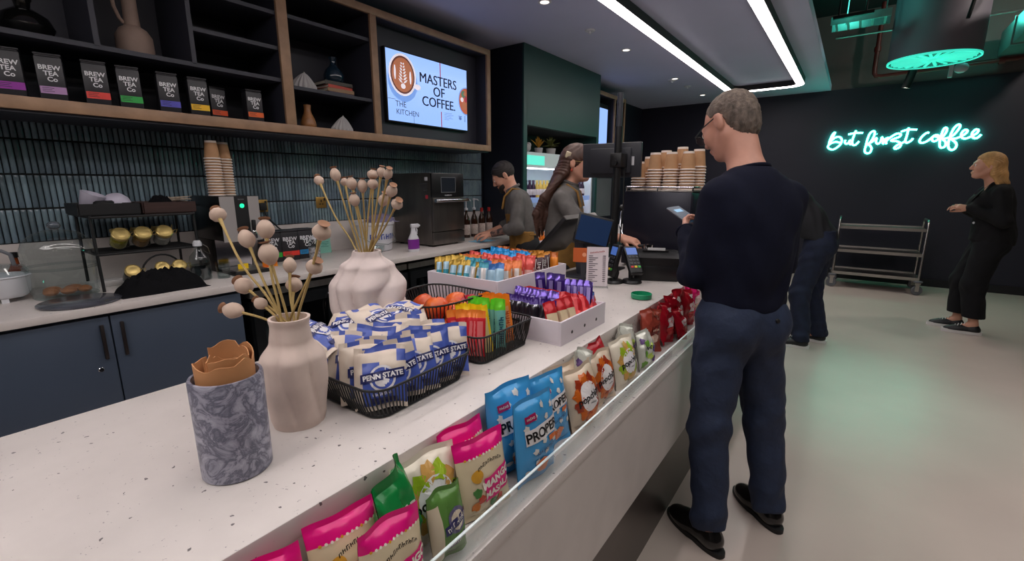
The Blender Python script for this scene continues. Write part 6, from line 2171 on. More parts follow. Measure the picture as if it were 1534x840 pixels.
def bbox(pts, m):
    A = np.array([V3(p) for p in pts])
    return A.min(0) - m, A.max(0) + m


def folds(amp, kz=55, seed=0, zs=None):
    def f(x, y, z):
        w = np.ones_like(z)
        if zs is not None:
            w = sum(np.exp(-((z - c) / s) ** 2) * a for c, s, a in zs) + .25
        a = np.sin(kz * z + 14 * x + 9 * np.sin(11 * y + seed) + seed) * .5 + np.sin(kz * .6 * z - 22 * y + 12 * np.sin(9 * x + seed * 2)) * .5
        b = np.sin(19 * x + 23 * y + 17 * z + seed) * .5
        return amp * w * (a + b)
    return f


# ---------------------------------------------------------------- man in the navy jumper with a phone
def person_navy():
    t = thing('person', 'man in navy jumper and blue trousers looking down at a phone', 'person', (-.29, 1.97, 0), R(141.5))
    neck = (.02, .03, 1.452)
    P, M = head_frame((.135, .045, 1.678), R(14), R(27), R(3))
    sh = {1: (.0, .175, 1.405), -1: (.0, -.145, 1.395)}
    el = {1: (.055, .205, 1.11), -1: (.07, -.21, 1.12)}
    wr = {1: (.225, .135, 1.245), -1: (.235, -.01, 1.24)}
    hip = {1: (-.01, .12, .90), -1: (-.01, -.055, .90)}
    kn = {1: (-.035, .15, .50), -1: (-.01, -.14, .50)}
    an = {1: (-.115, .165, .09), -1: (-.07, -.175, .09)}
    CY = .034
    # body
    S = SDF((-.25, -.34, .02), (.42, .36, 1.87), .0062)
    add_head(S, P, M, 1.02, neck=neck, nr=.060)
    S.cap(neck, (-.01, CY, 1.05), .085, .11, .03, ((1, 0, 0), .75))
    for s in (1, -1):
        S.cap((.01, CY + s * .05, 1.425), sh[s], .045, .05, .03).cap(sh[s], el[s], .046, .038, .02).cap(el[s], wr[s], .038, .027, .02)
        S.cap((-.01, CY + s * .06, 1.0), hip[s], .09, .085, .04).cap(hip[s], kn[s], .08, .055, .03).cap(kn[s], an[s], .052, .035, .03)
        S.cap(an[s], (an[s][0] + .1, an[s][1] + s * .02, .05), .034, .03, .02)
    add_hand(S, wr[1], (.75, -.45, .42), (.1, -.75, .45), 1, (.55, .75, .5), s=1.0)
    add_hand(S, wr[-1], (.75, .55, .40), (.1, .75, .45), -1, (.55, .75, .5), s=1.0)
    obj('body', S.mesh('body', M_skin_r), None, t)
    eyes(t, P, 1.02)
    # jumper
    M_jump = mat('jumper_navy', (13, 16, 34), .9, noise=(60, .12), bump=(500, .25, .001), spec=.2)
    S = SDF((-.25, -.34, .93), (.36, .40, 1.56), .0075)
    S.cap((-.012, CY, 1.03), (-.012, CY, 1.20), .163, .165, .05, ((1, 0, 0), .80))
    S.cap((-.012, CY, 1.20), (-.006, CY, 1.345), .163, .163, .06, ((1, 0, 0), .76))
    S.cap((.005, CY - .105, 1.395), (.005, CY + .075, 1.40), .078, .078, .06)
    S.cap((-.022, CY - .08, 1.33), (-.022, CY + .08, 1.33), .095, .095, .05)
    S.ell((.012, CY, 1.462), (.080, .086, .056), .05)
    for s in (1, -1):
        S.cap(sh[s], el[s], .066, .057, .04).cap(el[s], wr[s], .056, .041, .03)
        S.cap(wr[s], V3(wr[s]) - .02 * unit(V3(wr[s]) - V3(el[s])), .041, .043, .01)
    S.cap((.01, CY - .004, 1.44), (.06, CY, 1.6), .056, .058, .01, sub=True)
    S.cut((0, 0, .985), (0.12, 0, -1), .012)
    jm = obj('jumper', S.mesh('jumper', M_jump, folds(.0042, 34, 1, [(1.05, .08, 1.4), (1.2, .15, .7)])), None, t)
    ring = []
    for k in range(24):
        a = 2 * PI * k / 24
        ring.append((.022 + .064 * math.cos(a), CY - .003 + .067 * math.sin(a), 1.502 - .02 * math.cos(a)))
    obj('collar', MB().tube(ring, .008, 8, closed=True), M_jump, jm)
    for s in (1, -1):
        u = unit(V3(wr[s]) - V3(el[s]))
        c = V3(wr[s]) + u * .012
        n1 = unit(np.cross(u, (0, 0, 1)))
        n2 = np.cross(u, n1)
        obj('cuff', MB().tube([tuple(c + (n1 * math.cos(2 * PI * k / 18) + n2 * math.sin(2 * PI * k / 18)) * .037) for k in range(18)], .008, 8, closed=True), M_jump, jm)
    # trousers
    M_tro = mat('trousers_blue', (29, 41, 66), .8, noise=(30, .10), bump=(13, .55, .02))
    S = SDF((-.28, -.33, .015), (.2, .33, 1.07), .0075)
    S.cap((-.014, CY, .99), (-.016, CY, .96), .152, .160, .04, ((1, 0, 0), .76))
    for s in (1, -1):
        S.ell((-.068, CY + s * .075, .91), (.083, .086, .10), .05)
        S.cap((-.015, CY + s * .075, .93), kn[s], .106, .078, .035)
        S.cap(kn[s], (an[s][0] - .0, an[s][1], .06), .078, .066, .035)
    S.cut((0, 0, .045), (-.35, 0, -1))
    S.cut((0, 0, 1.03), (0, 0, 1))
    tr = obj('trousers', S.mesh('trousers', M_tro, folds(.0045, 52, 3, [(.80, .08, 1.3), (.5, .13, 1.2), (.12, .10, 1.6)])), None, t)
    obj('pocket_button', MB().lathe([(0, .004), (.007, .004), (.009, -.004)], 12, T=Tr(-.150, CY - .045, .955, 0, R(-90), 0)), M_blackm, tr)
    M_lea = mat('leather_black', (14, 13, 14), .22, coat=.4)
    shoe(t, (-.18, .158), (.125, .195), M_lea, M_blackm, .30, .02, .1, .05, 'loafer', low=True)
    shoe(t, (-.135, -.17), (.155, -.205), M_lea, M_blackm, .30, .02, .1, .05, 'loafer', low=True)
    # hair
    M_hair = mat('hair_grey_brown', (98, 85, 76), .75, noise=(55, .5), bump=(260, .6, .004), stretch=(1, 1, .4))
    S = SDF((-.08, -.12, 1.48), (.34, .20, 1.87), .005)
    s = 1.02
    S.ell(P(-.016 * s, 0, .031 * s), (.102 * s, .0795 * s, .0925 * s), .01, M)
    S.ell(P(-.052 * s, 0, -.020 * s), (.058 * s, .066 * s, .078 * s), .03, M)
    S.cut(P(.034, 0, .045), M @ V3((.88, 0, -.47)), .012)
    S.cut(P(.0, 0, -.035), M @ V3((.78, 0, -.62)), .012)
    for y in (-1, 1):
        S.ell(P(.004, y * .088, -.020), (.040, .034, .052), .008, M, sub=True)
    obj('hair', S.mesh('hair', M_hair, lambda x, y, z: .0018 * np.sin(160 * x + 40 * np.sin(60 * z)) * np.sin(150 * y)), None, t)
    # glasses
    g = obj('glasses', MB().tube([tuple(P(.118, y, z)) for y, z in ((-.058, .012), (-.058, -.016), (-.045, -.026), (-.018, -.024), (-.010, -.006), (-.012, .012), (-.03, .016))], .0016, 6, closed=True)
            .tube([tuple(P(.118, y, z)) for y, z in ((.058, .012), (.058, -.016), (.045, -.026), (.018, -.024), (.010, -.006), (.012, .012), (.03, .016))], .0016, 6, closed=True)
            .tube([tuple(P(.118, -.011, .004)), tuple(P(.122, 0, .008)), tuple(P(.118, .011, .004))], .0018, 6)
            .tube([tuple(P(.117, .060, .010)), tuple(P(.06, .078, .016)), tuple(P(-.005, .086, .018)), tuple(P(-.03, .085, -.004))], .0026, 6)
            .tube([tuple(P(.117, -.060, .010)), tuple(P(.06, -.078, .016)), tuple(P(-.005, -.086, .018)), tuple(P(-.03, -.085, -.004))], .0026, 6), M_black, t)
    for y in (-1, 1):
        cpt = P(.118, y * .034, -.005)
        vs = [tuple(cpt)] + [tuple(P(.118, y * (.034 + .022 * math.cos(a * PI / 8)), -.005 + .019 * math.sin(a * PI / 8))) for a in range(16)]
        obj('lens', MB().add(vs, [(0, 1 + a, 1 + (a + 1) % 16) for a in range(16)]), M_glass, g)
    # phone in the hands
    ph = thing('phone', 'grey smartphone held by the man in the navy jumper', 'phone', Matrix.Rotation(R(141.5), 4, 'Z') @ Vector((.345, .075, 0)) + Vector((-.29, 1.97, 1.315)), 0)
    ph.rotation_euler = (Matrix.Rotation(R(62), 3, 'Z') @ Matrix.Rotation(R(24), 3, 'X') @ Matrix.Rotation(R(-6), 3, 'Y')).to_euler()
    obj('case', MB().rbox(-.036, -.075, -.005, .036, .075, .005, .005, 3), mat('phone_grey', (120, 124, 132), .3, .5), ph)
    sc = obj('screen', MB().box(-.033, -.071, .005, .033, .071, .0058), mat('phone_screen', (20, 32, 48), .35, emit=((50, 84, 110), .3), spec=.2), ph)
    obj('app_icon', MB().box(-.02, .02, .0058, .02, .045, .0062), mat('phone_icon', (60, 130, 170), .3, emit=((70, 140, 180), .5)), sc)
    return t


PN = person_navy()


def limbs(S, J, r=1.):
    """bare arms, trunk and legs under the clothes"""
    pel, chest, neck = V3(J['pelvis']), V3(J['chest']), V3(J['neck'])
    S.cap(pel, chest, .10 * r, .105 * r, .03, ((1, 0, 0), .75))
    S.cap(chest, neck, .10 * r, .05 * r, .04, ((1, 0, 0), .8))
    for s in (1, -1):
        S.cap(chest * .3 + neck * .7, J['sh'][s], .05 * r, .046 * r, .03).cap(J['sh'][s], J['el'][s], .044 * r, .036 * r, .02).cap(J['el'][s], J['wr'][s], .036 * r, .026 * r, .02)
        S.cap(pel, J['hip'][s], .09 * r, .08 * r, .04).cap(J['hip'][s], J['kn'][s], .078 * r, .052 * r, .03).cap(J['kn'][s], J['an'][s], .05 * r, .036 * r, .03)
        a = V3(J['an'][s])
        S.cap(a, a + V3((.09, 0, -.045)), .034, .028, .02)


def jbox(J, head, m=.13):
    pts = [head, J['pelvis'], J['chest']] + [J[k][s] for k in ('sh', 'el', 'wr', 'hip', 'kn', 'an') for s in (1, -1)]
    lo, hi = bbox(pts, m)
    lo[2] = .01
    return lo, hi


def top_sdf(J, rt, flat, sleeve=(.062, .054, .040), hem=None, h=.0085, arm_to=1.):
    pel, chest, neck = V3(J['pelvis']), V3(J['chest']), V3(J['neck'])
    pts = [pel, chest, neck] + [J[k][s] for k in ('sh', 'el', 'wr') for s in (1, -1)]
    lo, hi = bbox(pts, .2)
    S = SDF(lo, hi, h)
    mid = (pel + chest) / 2
    S.cap(pel, mid, rt[0], rt[1], .05, ((1, 0, 0), flat)).cap(mid, chest, rt[1], rt[2], .05, ((1, 0, 0), flat))
    a, b = V3(J['sh'][1]), V3(J['sh'][-1])
    c = (a + b) / 2
    S.cap(c + (a - c) * .55, c + (b - c) * .55, .078, .078, .06)
    S.cap(c, neck, .085, .062, .05)
    for s in (1, -1):
        e, w = V3(J['el'][s]), V3(J['wr'][s])
        S.cap(J['sh'][s], e, sleeve[0], sleeve[1], .04)
        S.cap(e, e + (w - e) * arm_to, sleeve[1], sleeve[2] if arm_to == 1 else sleeve[1] * .95, .03)
    return S


def legs_sdf(J, r=(.155, .105, .075, .062), flat=.78, hem=.05, waist=None, h=.0085, seat=.085):
    pel = V3(J['pelvis'])
    pts = [pel] + [J[k][s] for k in ('hip', 'kn', 'an') for s in (1, -1)]
    lo, hi = bbox(pts, .19)
    lo[2] = .0
    S = SDF(lo, hi, h)
    S.cap(pel + V3((0, 0, .03)), pel, r[0], r[0] * 1.03, .04, ((1, 0, 0), flat))
    for s in (1, -1):
        hp = V3(J['hip'][s])
        S.ell(hp + V3((-.055, 0, .01)), (seat, .085, .10), .05)
        S.cap(hp, J['kn'][s], r[1], r[2], .035).cap(J['kn'][s], J['an'][s], r[2], r[3], .035)
    S.cut((0, 0, hem), (0, 0, -1))
    if waist:
        S.cut((0, 0, waist), (0, 0, 1))
    return S


def long_hair(name, t, P, M, m, s, strands, front=.05, low=-.05, thick=.008, h=.006, ripple=.002):
    pts = [P(0, 0, 0)] + [p for st in strands for p, r in st]
    lo, hi = bbox(pts, .15)
    S = SDF(lo, hi, h)
    S.ell(P(-.018 * s, 0, .032 * s), ((.099 + thick) * s, (.077 + thick) * s, (.090 + thick) * s), .01, M)
    S.cut(P(front, 0, .035), M @ V3((.80, 0, -.6)), .012)
    S.cut(P(.03, 0, low), M @ V3((.75, 0, -.65)), .012)
    for st in strands:
        for (a, ra), (b, rb) in zip(st, st[1:]):
            S.cap(a, b, ra, rb, .02)
    return obj(name, S.mesh(name, m, lambda x, y, z: ripple * np.sin(170 * y + 130 * x + 14 * np.sin(24 * z))), None, t)


M_white_sole = mat('sole_white', (220, 216, 214), .5)
M_sneak = mat('sneaker_black', (22, 22, 26), .5)


# ---------------------------------------------------------------- person in jeans behind the man in navy
def person_jeans():
    t = thing('person', 'person in dark top and jeans leaning on the counter behind the navy man', 'person', (-.21, 4.85, 0), R(176))
    J = dict(pelvis=(-.03, 0, .97), chest=(.17, 0, 1.23), neck=(.34, 0, 1.35), sh={1: (.26, .18, 1.33), -1: (.26, -.18, 1.33)}, el={1: (.30, .25, 1.06), -1: (.30, -.25, 1.06)}, wr={1: (.46, .14, 1.0), -1: (.46, -.14, 1.0)},
             hip={1: (-.02, .085, .90), -1: (-.02, -.085, .90)}, kn={1: (.06, .12, .50), -1: (.0, -.12, .50)}, an={1: (.0, .13, .09), -1: (-.10, -.14, .09)})
    P, M = head_frame((.46, 0, 1.46), 0, R(38))
    S = SDF(*jbox(J, (.44, 0, 1.54)), .0075)
    add_head(S, P, M, 1., neck=J['neck'])
    limbs(S, J)
    for s in (1, -1):
        add_hand(S, J['wr'][s], (.9, -s * .4, -.15), (0, 0, -1), s, (.2, .3, .2))
    obj('body', S.mesh('body', M_skin), None, t)
    eyes(t, P)
    m = mat('jacket_charcoal', (30, 30, 35), .85, noise=(60, .15), bump=(200, .2, .001))
    S = top_sdf(J, (.165, .165, .17), .76)
    S.cut((0, 0, .97), (.2, 0, -1), .01)
    jk = obj('jacket', S.mesh('jacket', m, folds(.004, 30, 5)), None, t)
    obj('collar', MB().tube([(.335 + .058 * math.cos(a * PI / 9), .066 * math.sin(a * PI / 9), 1.375 - .045 * math.cos(a * PI / 9)) for a in range(18)], .011, 8, closed=True), m, jk)
    mj = mat('jeans_indigo', (20, 28, 52), .85, noise=(24, .25), bump=(400, .2, .001))
    S = legs_sdf(J, (.155, .108, .082, .07), hem=.06, waist=1.06)
    obj('jeans', S.mesh('jeans', mj, folds(.005, 60, 2, [(.82, .08, 1.2), (.5, .12, 1.2), (.14, .1, 1.6)])), None, t)
    for s in (1, -1):
        a = J['an'][s]
        shoe(t, (a[0] - .06, a[1]), (a[0] + .2, a[1] + s * .03), M_sneak, M_white_sole, .29, .028, .1, .048, 'trainer', laces=M_white_sole)
    mh = mat('hair_dark_brown', (48, 36, 30), .7, noise=(60, .3), bump=(200, .5, .004))
    long_hair('hair', t, P, M, mh, 1., [], .045, -.04)


person_jeans()


# ---------------------------------------------------------------- woman in a black blazer at the right
def person_blazer():
    t = thing('person', 'blonde woman in black blazer and trousers standing by the navy wall', 'person', (1.08, 6.25, 0), R(180))
    J = dict(pelvis=(-.045, 0, .96), chest=(-.02, 0, 1.27), neck=(.02, 0, 1.455), sh={1: (-.02, .17, 1.375), -1: (-.02, -.17, 1.375)}, el={1: (-.06, .235, 1.115), -1: (-.02, -.235, 1.12)}, wr={1: (.165, .13, 1.225), -1: (.17, -.09, 1.215)},
             hip={1: (-.035, .08, .88), -1: (-.035, -.08, .88)}, kn={1: (.03, .10, .50), -1: (.08, -.10, .50)}, an={1: (-.03, .10, .10), -1: (.06, -.10, .10)})
    P, M = head_frame((.085, .0, 1.62), R(6), R(-3))
    S = SDF(*jbox(J, (.085, 0, 1.64)), .0065)
    add_head(S, P, M, 1.0, True, J['neck'], .052, .95)
    limbs(S, J)
    add_hand(S, J['wr'][1], (.93, -.12, .22), (-.1, -.6, -.8), 1, (.35, .5, .3), s=.98, spread=.1, thumb=(.5, .3))
    add_hand(S, J['wr'][-1], (.9, .25, .25), (-.1, .7, -.7), -1, (.35, .5, .3), s=.98, spread=.1)
    obj('body', S.mesh('body', M_skin), None, t)
    eyes(t, P)
    mb_ = mat('blazer_black', (15, 14, 17), .85, noise=(40, .1), bump=(300, .15, .001), spec=.3)
    S = top_sdf(J, (.172, .155, .165), .84, (.062, .056, .043))
    S.cap((-.05, 0, .98), (-.05, 0, .92), .178, .185, .04, ((1, 0, 0), .86))
    S.ell((.10, 0, 1.27), (.07, .13, .09), .05)
    S.cut((0, 0, .905), (.1, 0, -1), .008)
    S.cap((.11, 0, 1.40), (.05, 0, 1.5), .05, .055, .02, sub=True)
    jk = obj('blazer', S.mesh('blazer', mb_, folds(.003, 26, 8)), None, t)
    for s in (1, -1):
        obj('lapel', MB().add([(.045, s * .075, 1.462), (.12, s * .07, 1.38), (.17, s * .02, 1.16), (.155, s * .085, 1.30), (.10, s * .11, 1.40), (.04, s * .088, 1.468)], [(0, 1, 4, 5), (1, 2, 3, 4)] if s < 0 else [(5, 4, 1, 0), (4, 3, 2, 1)]), mb_, jk)
    obj('button', MB().lathe([(0, .004), (.010, .003), (.011, 0)], 12, T=Tr(.115, .10, 1.09, 0, R(90), R(40))), M_wplastic, jk)
    obj('cuff_button', MB().lathe([(0, .003), (.006, .002), (.007, 0)], 10, T=Tr(.12, .185, 1.185, R(-90), 0, 0)), M_wplastic, jk)
    mt = mat('trousers_black', (17, 17, 21), .85, noise=(40, .1), spec=.3)
    S = legs_sdf(J, (.158, .118, .092, .084), hem=.17, waist=1.0)
    S.cut((0, 0, .17), (0, 0, -1))
    obj('trousers', S.mesh('trousers', mt, folds(.004, 40, 4, [(.8, .1, 1.2), (.45, .1, 1.2)])), None, t)
    for s in (1, -1):
        a = J['an'][s]
        shoe(t, (a[0] - .065, a[1]), (a[0] + .2, a[1]), M_sneak, M_white_sole, .27, .035, .1, .044, 'sneaker', laces=M_white_sole, low=True)
    mh = mat('hair_blonde', (196, 148, 92), .55, noise=(26, .28), bump=(160, .5, .004), stretch=(1, 1, .25))
    st = []
    for k in range(9):
        a = R(100 + 20 * k)
        p0 = P(.088 * math.cos(a) - .015, .075 * math.sin(a), .02)
        p1 = P(.105 * math.cos(a) - .02, .085 * math.sin(a), -.07)
        p2 = P(.08 * math.cos(a) - .075, .088 * math.sin(a), -.155)
        p3 = P(.045 * math.cos(a) - .15, .08 * math.sin(a), -.24 - .03 * (k % 3))
        st.append([(p0, .024), (p1, .026), (p2, .022), (p3, .009)])
    long_hair('hair', t, P, M, mh, 1., st, .055, -.06, .011)


person_blazer()

M_shirt = mat('shirt_grey', (92, 88, 86), .85, noise=(40, .1), bump=(300, .2, .001))
M_apron = mat('apron_mustard', (138, 100, 44), .85, noise=(30, .12), bump=(300, .2, .001))
M_darktr = mat('trousers_charcoal', (24, 24, 28), .85)


def apron(t, J, rt, flat, bib_z, skirt_z):
    pel, chest = V3(J['pelvis']), V3(J['chest'])
    lo, hi = bbox([pel, chest], .24)
    lo[2] = skirt_z - .03
    S = SDF(lo, hi, .008)
    S.cap(pel + V3((0, 0, .06)), pel + V3((0, 0, -.3)), rt + .012, rt + .03, .03, ((1, 0, 0), flat + .03))
    S.cap(pel, pel + (chest - pel) * .92, rt + .012, rt + .010, .03, ((1, 0, 0), flat + .02))
    up = unit(chest - pel)
    S.cut(pel + up * (bib_z), up, .004)
    S.cut((0, 0, skirt_z), (0, 0, -1))
    # above the waist only the front bib stays
    g = [S.lo[i] + S.h * np.arange(S.n[i], dtype=np.float32) for i in range(3)]
    X, Y, Z = np.meshgrid(*g, indexing='ij')
    ax = pel[0] + (Z - pel[2]) * (up[0] / max(up[2], .2))
    bib = np.maximum((ax + .03) - X, np.abs(Y) - .145)
    keep = np.where(Z > pel[2] + .07, bib, (pel[0] - .085) - X)
    S.F = np.maximum(S.F, keep.astype(np.float32))
    return obj('apron', S.mesh('apron', M_apron, folds(.003, 30, 6)), None, t)


# ---------------------------------------------------------------- barista with long hair at the coffee machine
def barista_long_hair():
    t = thing('person', 'barista with long brown hair in grey shirt reaching to the coffee machine', 'person', (-1.60, 2.80, 0), R(22))
    J = dict(pelvis=(-.02, 0, .98), chest=(.0, 0, 1.26), neck=(.02, 0, 1.425), sh={1: (.0, .155, 1.355), -1: (.005, -.155, 1.355)}, el={1: (.10, .22, 1.10), -1: (.17, -.285, 1.14)}, wr={1: (.32, .14, 1.09), -1: (.40, -.335, 1.128)},
             hip={1: (-.02, .08, .88), -1: (-.02, -.08, .88)}, kn={1: (0, .10, .50), -1: (0, -.10, .50)}, an={1: (-.02, .10, .09), -1: (-.04, -.10, .09)})
    P, M = head_frame((.078, 0, 1.590), R(-8), R(7))
    S = SDF(*jbox(J, (.078, 0, 1.60)), .0065)
    add_head(S, P, M, .98, True, J['neck'], .049, .93)
    limbs(S, J, .95)
    add_hand(S, J['wr'][-1], (.92, -.36, -.16), (0.1, .35, -.95), -1, (.35, .45, .3), s=.95)
    add_hand(S, J['wr'][1], (.95, -.2, -.1), (0, -.3, -1), 1, (.35, .45, .3), s=.95)
    obj('body', S.mesh('body', M_skin), None, t)
    eyes(t, P, .98)
    S = top_sdf(J, (.150, .148, .150), .80, (.06, .052, .042), arm_to=.55)
    S.cut((0, 0, .94), (0, 0, -1))
    st_ = obj('shirt', S.mesh('shirt', M_shirt, folds(.0045, 32, 9)), None, t)
    obj('collar', MB().tube([(.022 + .056 * math.cos(a * PI / 9), .060 * math.sin(a * PI / 9), 1.462 - .022 * math.cos(a * PI / 9)) for a in range(18)], .013, 8, closed=True), M_shirt, st_)
    for s in (1, -1):
        obj('collar_point', MB().add([(.05, s * .045, 1.458), (.10, s * .055, 1.395), (.075, s * .012, 1.43), (.046, s * .05, 1.452)], [(0, 1, 2), (2, 1, 3), (0, 3, 1)]), M_shirt, st_)
    ap = apron(t, J, .150, .80, .33, .62)
    for s in (1, -1):
        obj('strap', MB().tube([(.115, s * .09, 1.30), (.09, s * .085, 1.40), (.02, s * .075, 1.445), (-.05, s * .05, 1.43)], .010, 6), M_apron, ap)
    S = legs_sdf(J, (.150, .10, .072, .06), hem=.05, waist=1.02)
    obj('trousers', S.mesh('trousers', M_darktr), None, t)
    for s in (1, -1):
        a = J['an'][s]
        shoe(t, (a[0] - .06, a[1]), (a[0] + .2, a[1]), M_sneak, M_white_sole, .26, .028, .1, .043, 'trainer')
    mh = mat('hair_long_brown', (72, 46, 36), .5, noise=(26, .35), bump=(160, .5, .004), stretch=(1, 1, .25))
    st = []
    for k in range(9):
        a = R(105 + 19 * k)
        w = .014 * math.sin(k * 2.3)
        p = [P(.09 * math.cos(a) - .015, .074 * math.sin(a), .025), P(.10 * math.cos(a) - .03, .08 * math.sin(a), -.07)]
        q = V3((-.10 - .02 * (k % 3), .10 * math.sin(a), 1.36 - .01 * (k % 2)))
        q2 = V3((-.13 - .028 * (k % 3) + w, .10 * math.sin(a), 1.25))
        q3 = V3((-.125 - .03 * (k % 3) - w, .09 * math.sin(a), 1.15 - .03 * (k % 3)))
        st.append([(p[0], .020), (p[1], .022), (q, .022), (q2, .021), (q3, .008)])
    hr = long_hair('hair', t, P, M, mh, .98, st, .06, -.03, .012, ripple=.0016)
    obj('hair_clip', MB().rbox(-.018, -.006, -.022, .018, .006, .022, .006), mat('clip_pearl', (206, 190, 160), .3), hr, tuple(P(-.05, -.088, .045)), (R(12), R(20), 0))
    g = MB()
    for s in (1, -1):
        g.tube([tuple(P(.108, s * (.034 + .021 * math.cos(a * PI / 8)), .002 + .019 * math.sin(a * PI / 8))) for a in range(16)], .0013, 6, closed=True)
        g.tube([tuple(P(.106, s * .055, .006)), tuple(P(.05, s * .076, .010)), tuple(P(-.008, s * .083, .012))], .0014, 6)
    g.tube([tuple(P(.108, -.013, .006)), tuple(P(.112, 0, .009)), tuple(P(.108, .013, .006))], .0014, 6)
    obj('glasses', g, M_gold, t)
    obj('earring', MB().ball((0, 0, 0), (.008, .004, .012), 10, 6), mat('earring_rust', (170, 70, 50), .3), t, tuple(P(-.012, -.088, -.048)))
    return t


barista_long_hair()
t = thing('portafilter', 'chrome portafilter held by the long haired barista', 'portafilter', (-.985, 2.635, 1.075))
obj('basket', MB().lathe([(0, 0), (.024, 0), (.03, .008), (.031, .028), (.027, .028), (.026, .01), (0, .006)], 20), M_chrome, t, (.05, 0, 0))
obj('handle', MB().tube([(.02, 0, .018), (-.05, 0, .014), (-.12, 0, .004)], [.007, .011, .012], 10), M_black, t)
obj('spout', MB().tube([(.05, 0, .004), (.05, 0, -.018)], .008, 8), M_chrome, t)


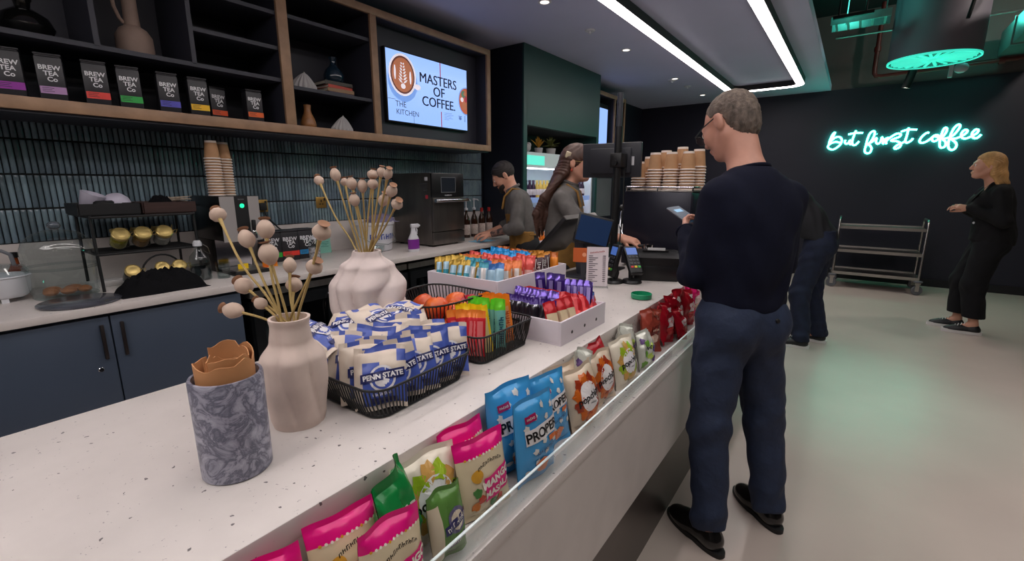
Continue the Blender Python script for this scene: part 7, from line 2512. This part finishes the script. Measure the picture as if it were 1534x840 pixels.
# ---------------------------------------------------------------- bearded barista at the back counter
def barista_beard():
    t = thing('person', 'bearded barista in grey shirt and mustard apron bending over the back counter', 'person', (-2.47, 3.53, 0), R(215))
    J = dict(pelvis=(-.02, 0, .96), chest=(.04, 0, 1.22), neck=(.10, 0, 1.385), sh={1: (.055, .18, 1.315), -1: (.055, -.18, 1.315)}, el={1: (.05, .245, 1.07), -1: (.12, -.24, 1.07)}, wr={1: (.295, .13, 1.0), -1: (.34, -.08, .99)},
             hip={1: (-.02, .085, .88), -1: (-.02, -.085, .88)}, kn={1: (0, .10, .50), -1: (0, -.10, .50)}, an={1: (-.02, .11, .09), -1: (-.04, -.11, .09)})
    P, M = head_frame((.185, 0, 1.525), R(5), R(34))
    S = SDF(*jbox(J, (.2, 0, 1.54)), .0065)
    add_head(S, P, M, 1., False, J['neck'], .055)
    limbs(S, J)
    add_hand(S, J['wr'][1], (.95, -.2, -.12), (0, -.25, -1), 1, (.3, .45, .3))
    add_hand(S, J['wr'][-1], (.95, .2, -.10), (0, .25, -1), -1, (.3, .45, .3))
    obj('body', S.mesh('body', M_skin), None, t)
    eyes(t, P)
    # tattooed forearm
    e, w = V3(J['el'][1]), V3(J['wr'][1])
    S = SDF(*bbox([e, w], .08), .006)
    S.cap(e + (w - e) * .22, e + (w - e) * .93, .0385, .0295, .01)
    obj('tattoo_sleeve', S.mesh('tattoo_sleeve', mat('tattooed_skin', (150, 112, 98), .55, noise=(34, .75), col2=(44, 40, 46))), None, t)['label'] = 'dark tattoo covering the forearm'
    S = top_sdf(J, (.160, .160, .168), .78, (.066, .060, .05), arm_to=.30)
    S.cut((0, 0, .93), (0, 0, -1))
    st_ = obj('shirt', S.mesh('shirt', M_shirt, folds(.005, 32, 12)), None, t)
    obj('collar', MB().tube([(.10 + .058 * math.cos(a * PI / 9), .064 * math.sin(a * PI / 9), 1.418 - .03 * math.cos(a * PI / 9)) for a in range(18)], .013, 8, closed=True), M_shirt, st_)
    ap = apron(t, J, .160, .78, .26, .60)
    for s in (1, -1):
        obj('strap', MB().tube([(.19, s * .10, 1.23), (.17, s * .10, 1.34), (.10, s * .085, 1.412), (.03, s * .06, 1.40)], .010, 6), M_apron, ap)
    obj('waist_tie', MB().tube([(-.02 - .155 * math.cos(a), .178 * math.sin(a), 1.0) for a in (-1.3, -.8, -.4, 0, .4, .8, 1.3)], .008, 6), M_apron, ap)
    S = legs_sdf(J, (.152, .105, .075, .062), hem=.05, waist=1.0)
    obj('trousers', S.mesh('trousers', M_darktr), None, t)
    for s in (1, -1):
        a = J['an'][s]
        shoe(t, (a[0] - .06, a[1]), (a[0] + .2, a[1]), M_sneak, M_white_sole, .28, .028, .1, .046, 'trainer')
    mh = mat('hair_black_brown', (34, 27, 25), .7, noise=(60, .3), bump=(220, .5, .004))
    hr = long_hair('hair', t, P, M, mh, 1., [], .06, -.035, .009)
    S = SDF(*bbox([P(.06, 0, -.07)], .11), .005)
    S.ell(P(.045, 0, -.068), (.058, .062, .056), .02, M)
    S.cap(P(.082, 0, -.105), P(.07, 0, -.115), .026, .026, .02)
    S.cut(P(.06, 0, -.052), M @ V3((.35, 0, 1)), .01)
    S.cut(P(-.01, 0, -.05), M @ V3((-1, 0, .3)), .01)
    S.ell(P(.104, 0, -.064), (.016, .022, .012), .004, M, sub=True)
    obj('beard', S.mesh('beard', mh, lambda x, y, z: .0012 * np.sin(220 * x) * np.sin(230 * z)), None, t)
    return t


barista_beard()

# ================================================================ steel trolley
tl = thing('service_trolley', 'empty three shelf stainless steel trolley by the navy wall', 'trolley', (.37, 8.22, 0))
M_tsteel = mat('trolley_steel', (176, 170, 166), .28, .95)
hx, hy = .47, .25
for sx in (-1, 1):
    x = sx * hx
    obj('end_frame', MB().tube([(x, -hy, .16), (x, -hy, .92), (x, -hy + .02, .965), (x, -hy + .06, .985), (x, hy - .06, .985), (x, hy - .02, .965), (x, hy, .92), (x, hy, .16)], .0135, 10), M_tsteel, tl)
for z in (.21, .53, .86):
    s = obj('shelf', MB().box(-hx, -hy, z, hx, hy, z + .006), M_tsteel, tl)
    for sy in (-1, 1):
        a, b = sorted((sy * hy, sy * (hy + .012)))
        obj('shelf_edge', MB().box(-hx, a, z - .018, hx, b, z + .022), M_tsteel, s)
M_rub = mat('castor_rubber', (96, 98, 104), .55)
for sx in (-1, 1):
    for sy in (-1, 1):
        c = obj('castor', MB().box(-.02, -.024, .05, .02, -.019, .15).box(-.02, .019, .05, .02, .024, .15).box(-.03, -.03, .14, .03, .03, .165), M_tsteel, tl, (sx * hx, sy * hy, 0))
        obj('wheel', MB().lathe([(.03, -.014), (.058, -.016), (.0625, -.01), (.0625, .01), (.058, .016), (.03, .014), (.012, .018), (0, .018)], 24, T=Tr(0, 0, .0628, R(90), 0, R(20 * sx))), M_rub, c)
        obj('bumper', MB().lathe([(.014, .168), (.045, .170), (.05, .18), (.045, .192), (.014, .194)], 20), M_rub, c)
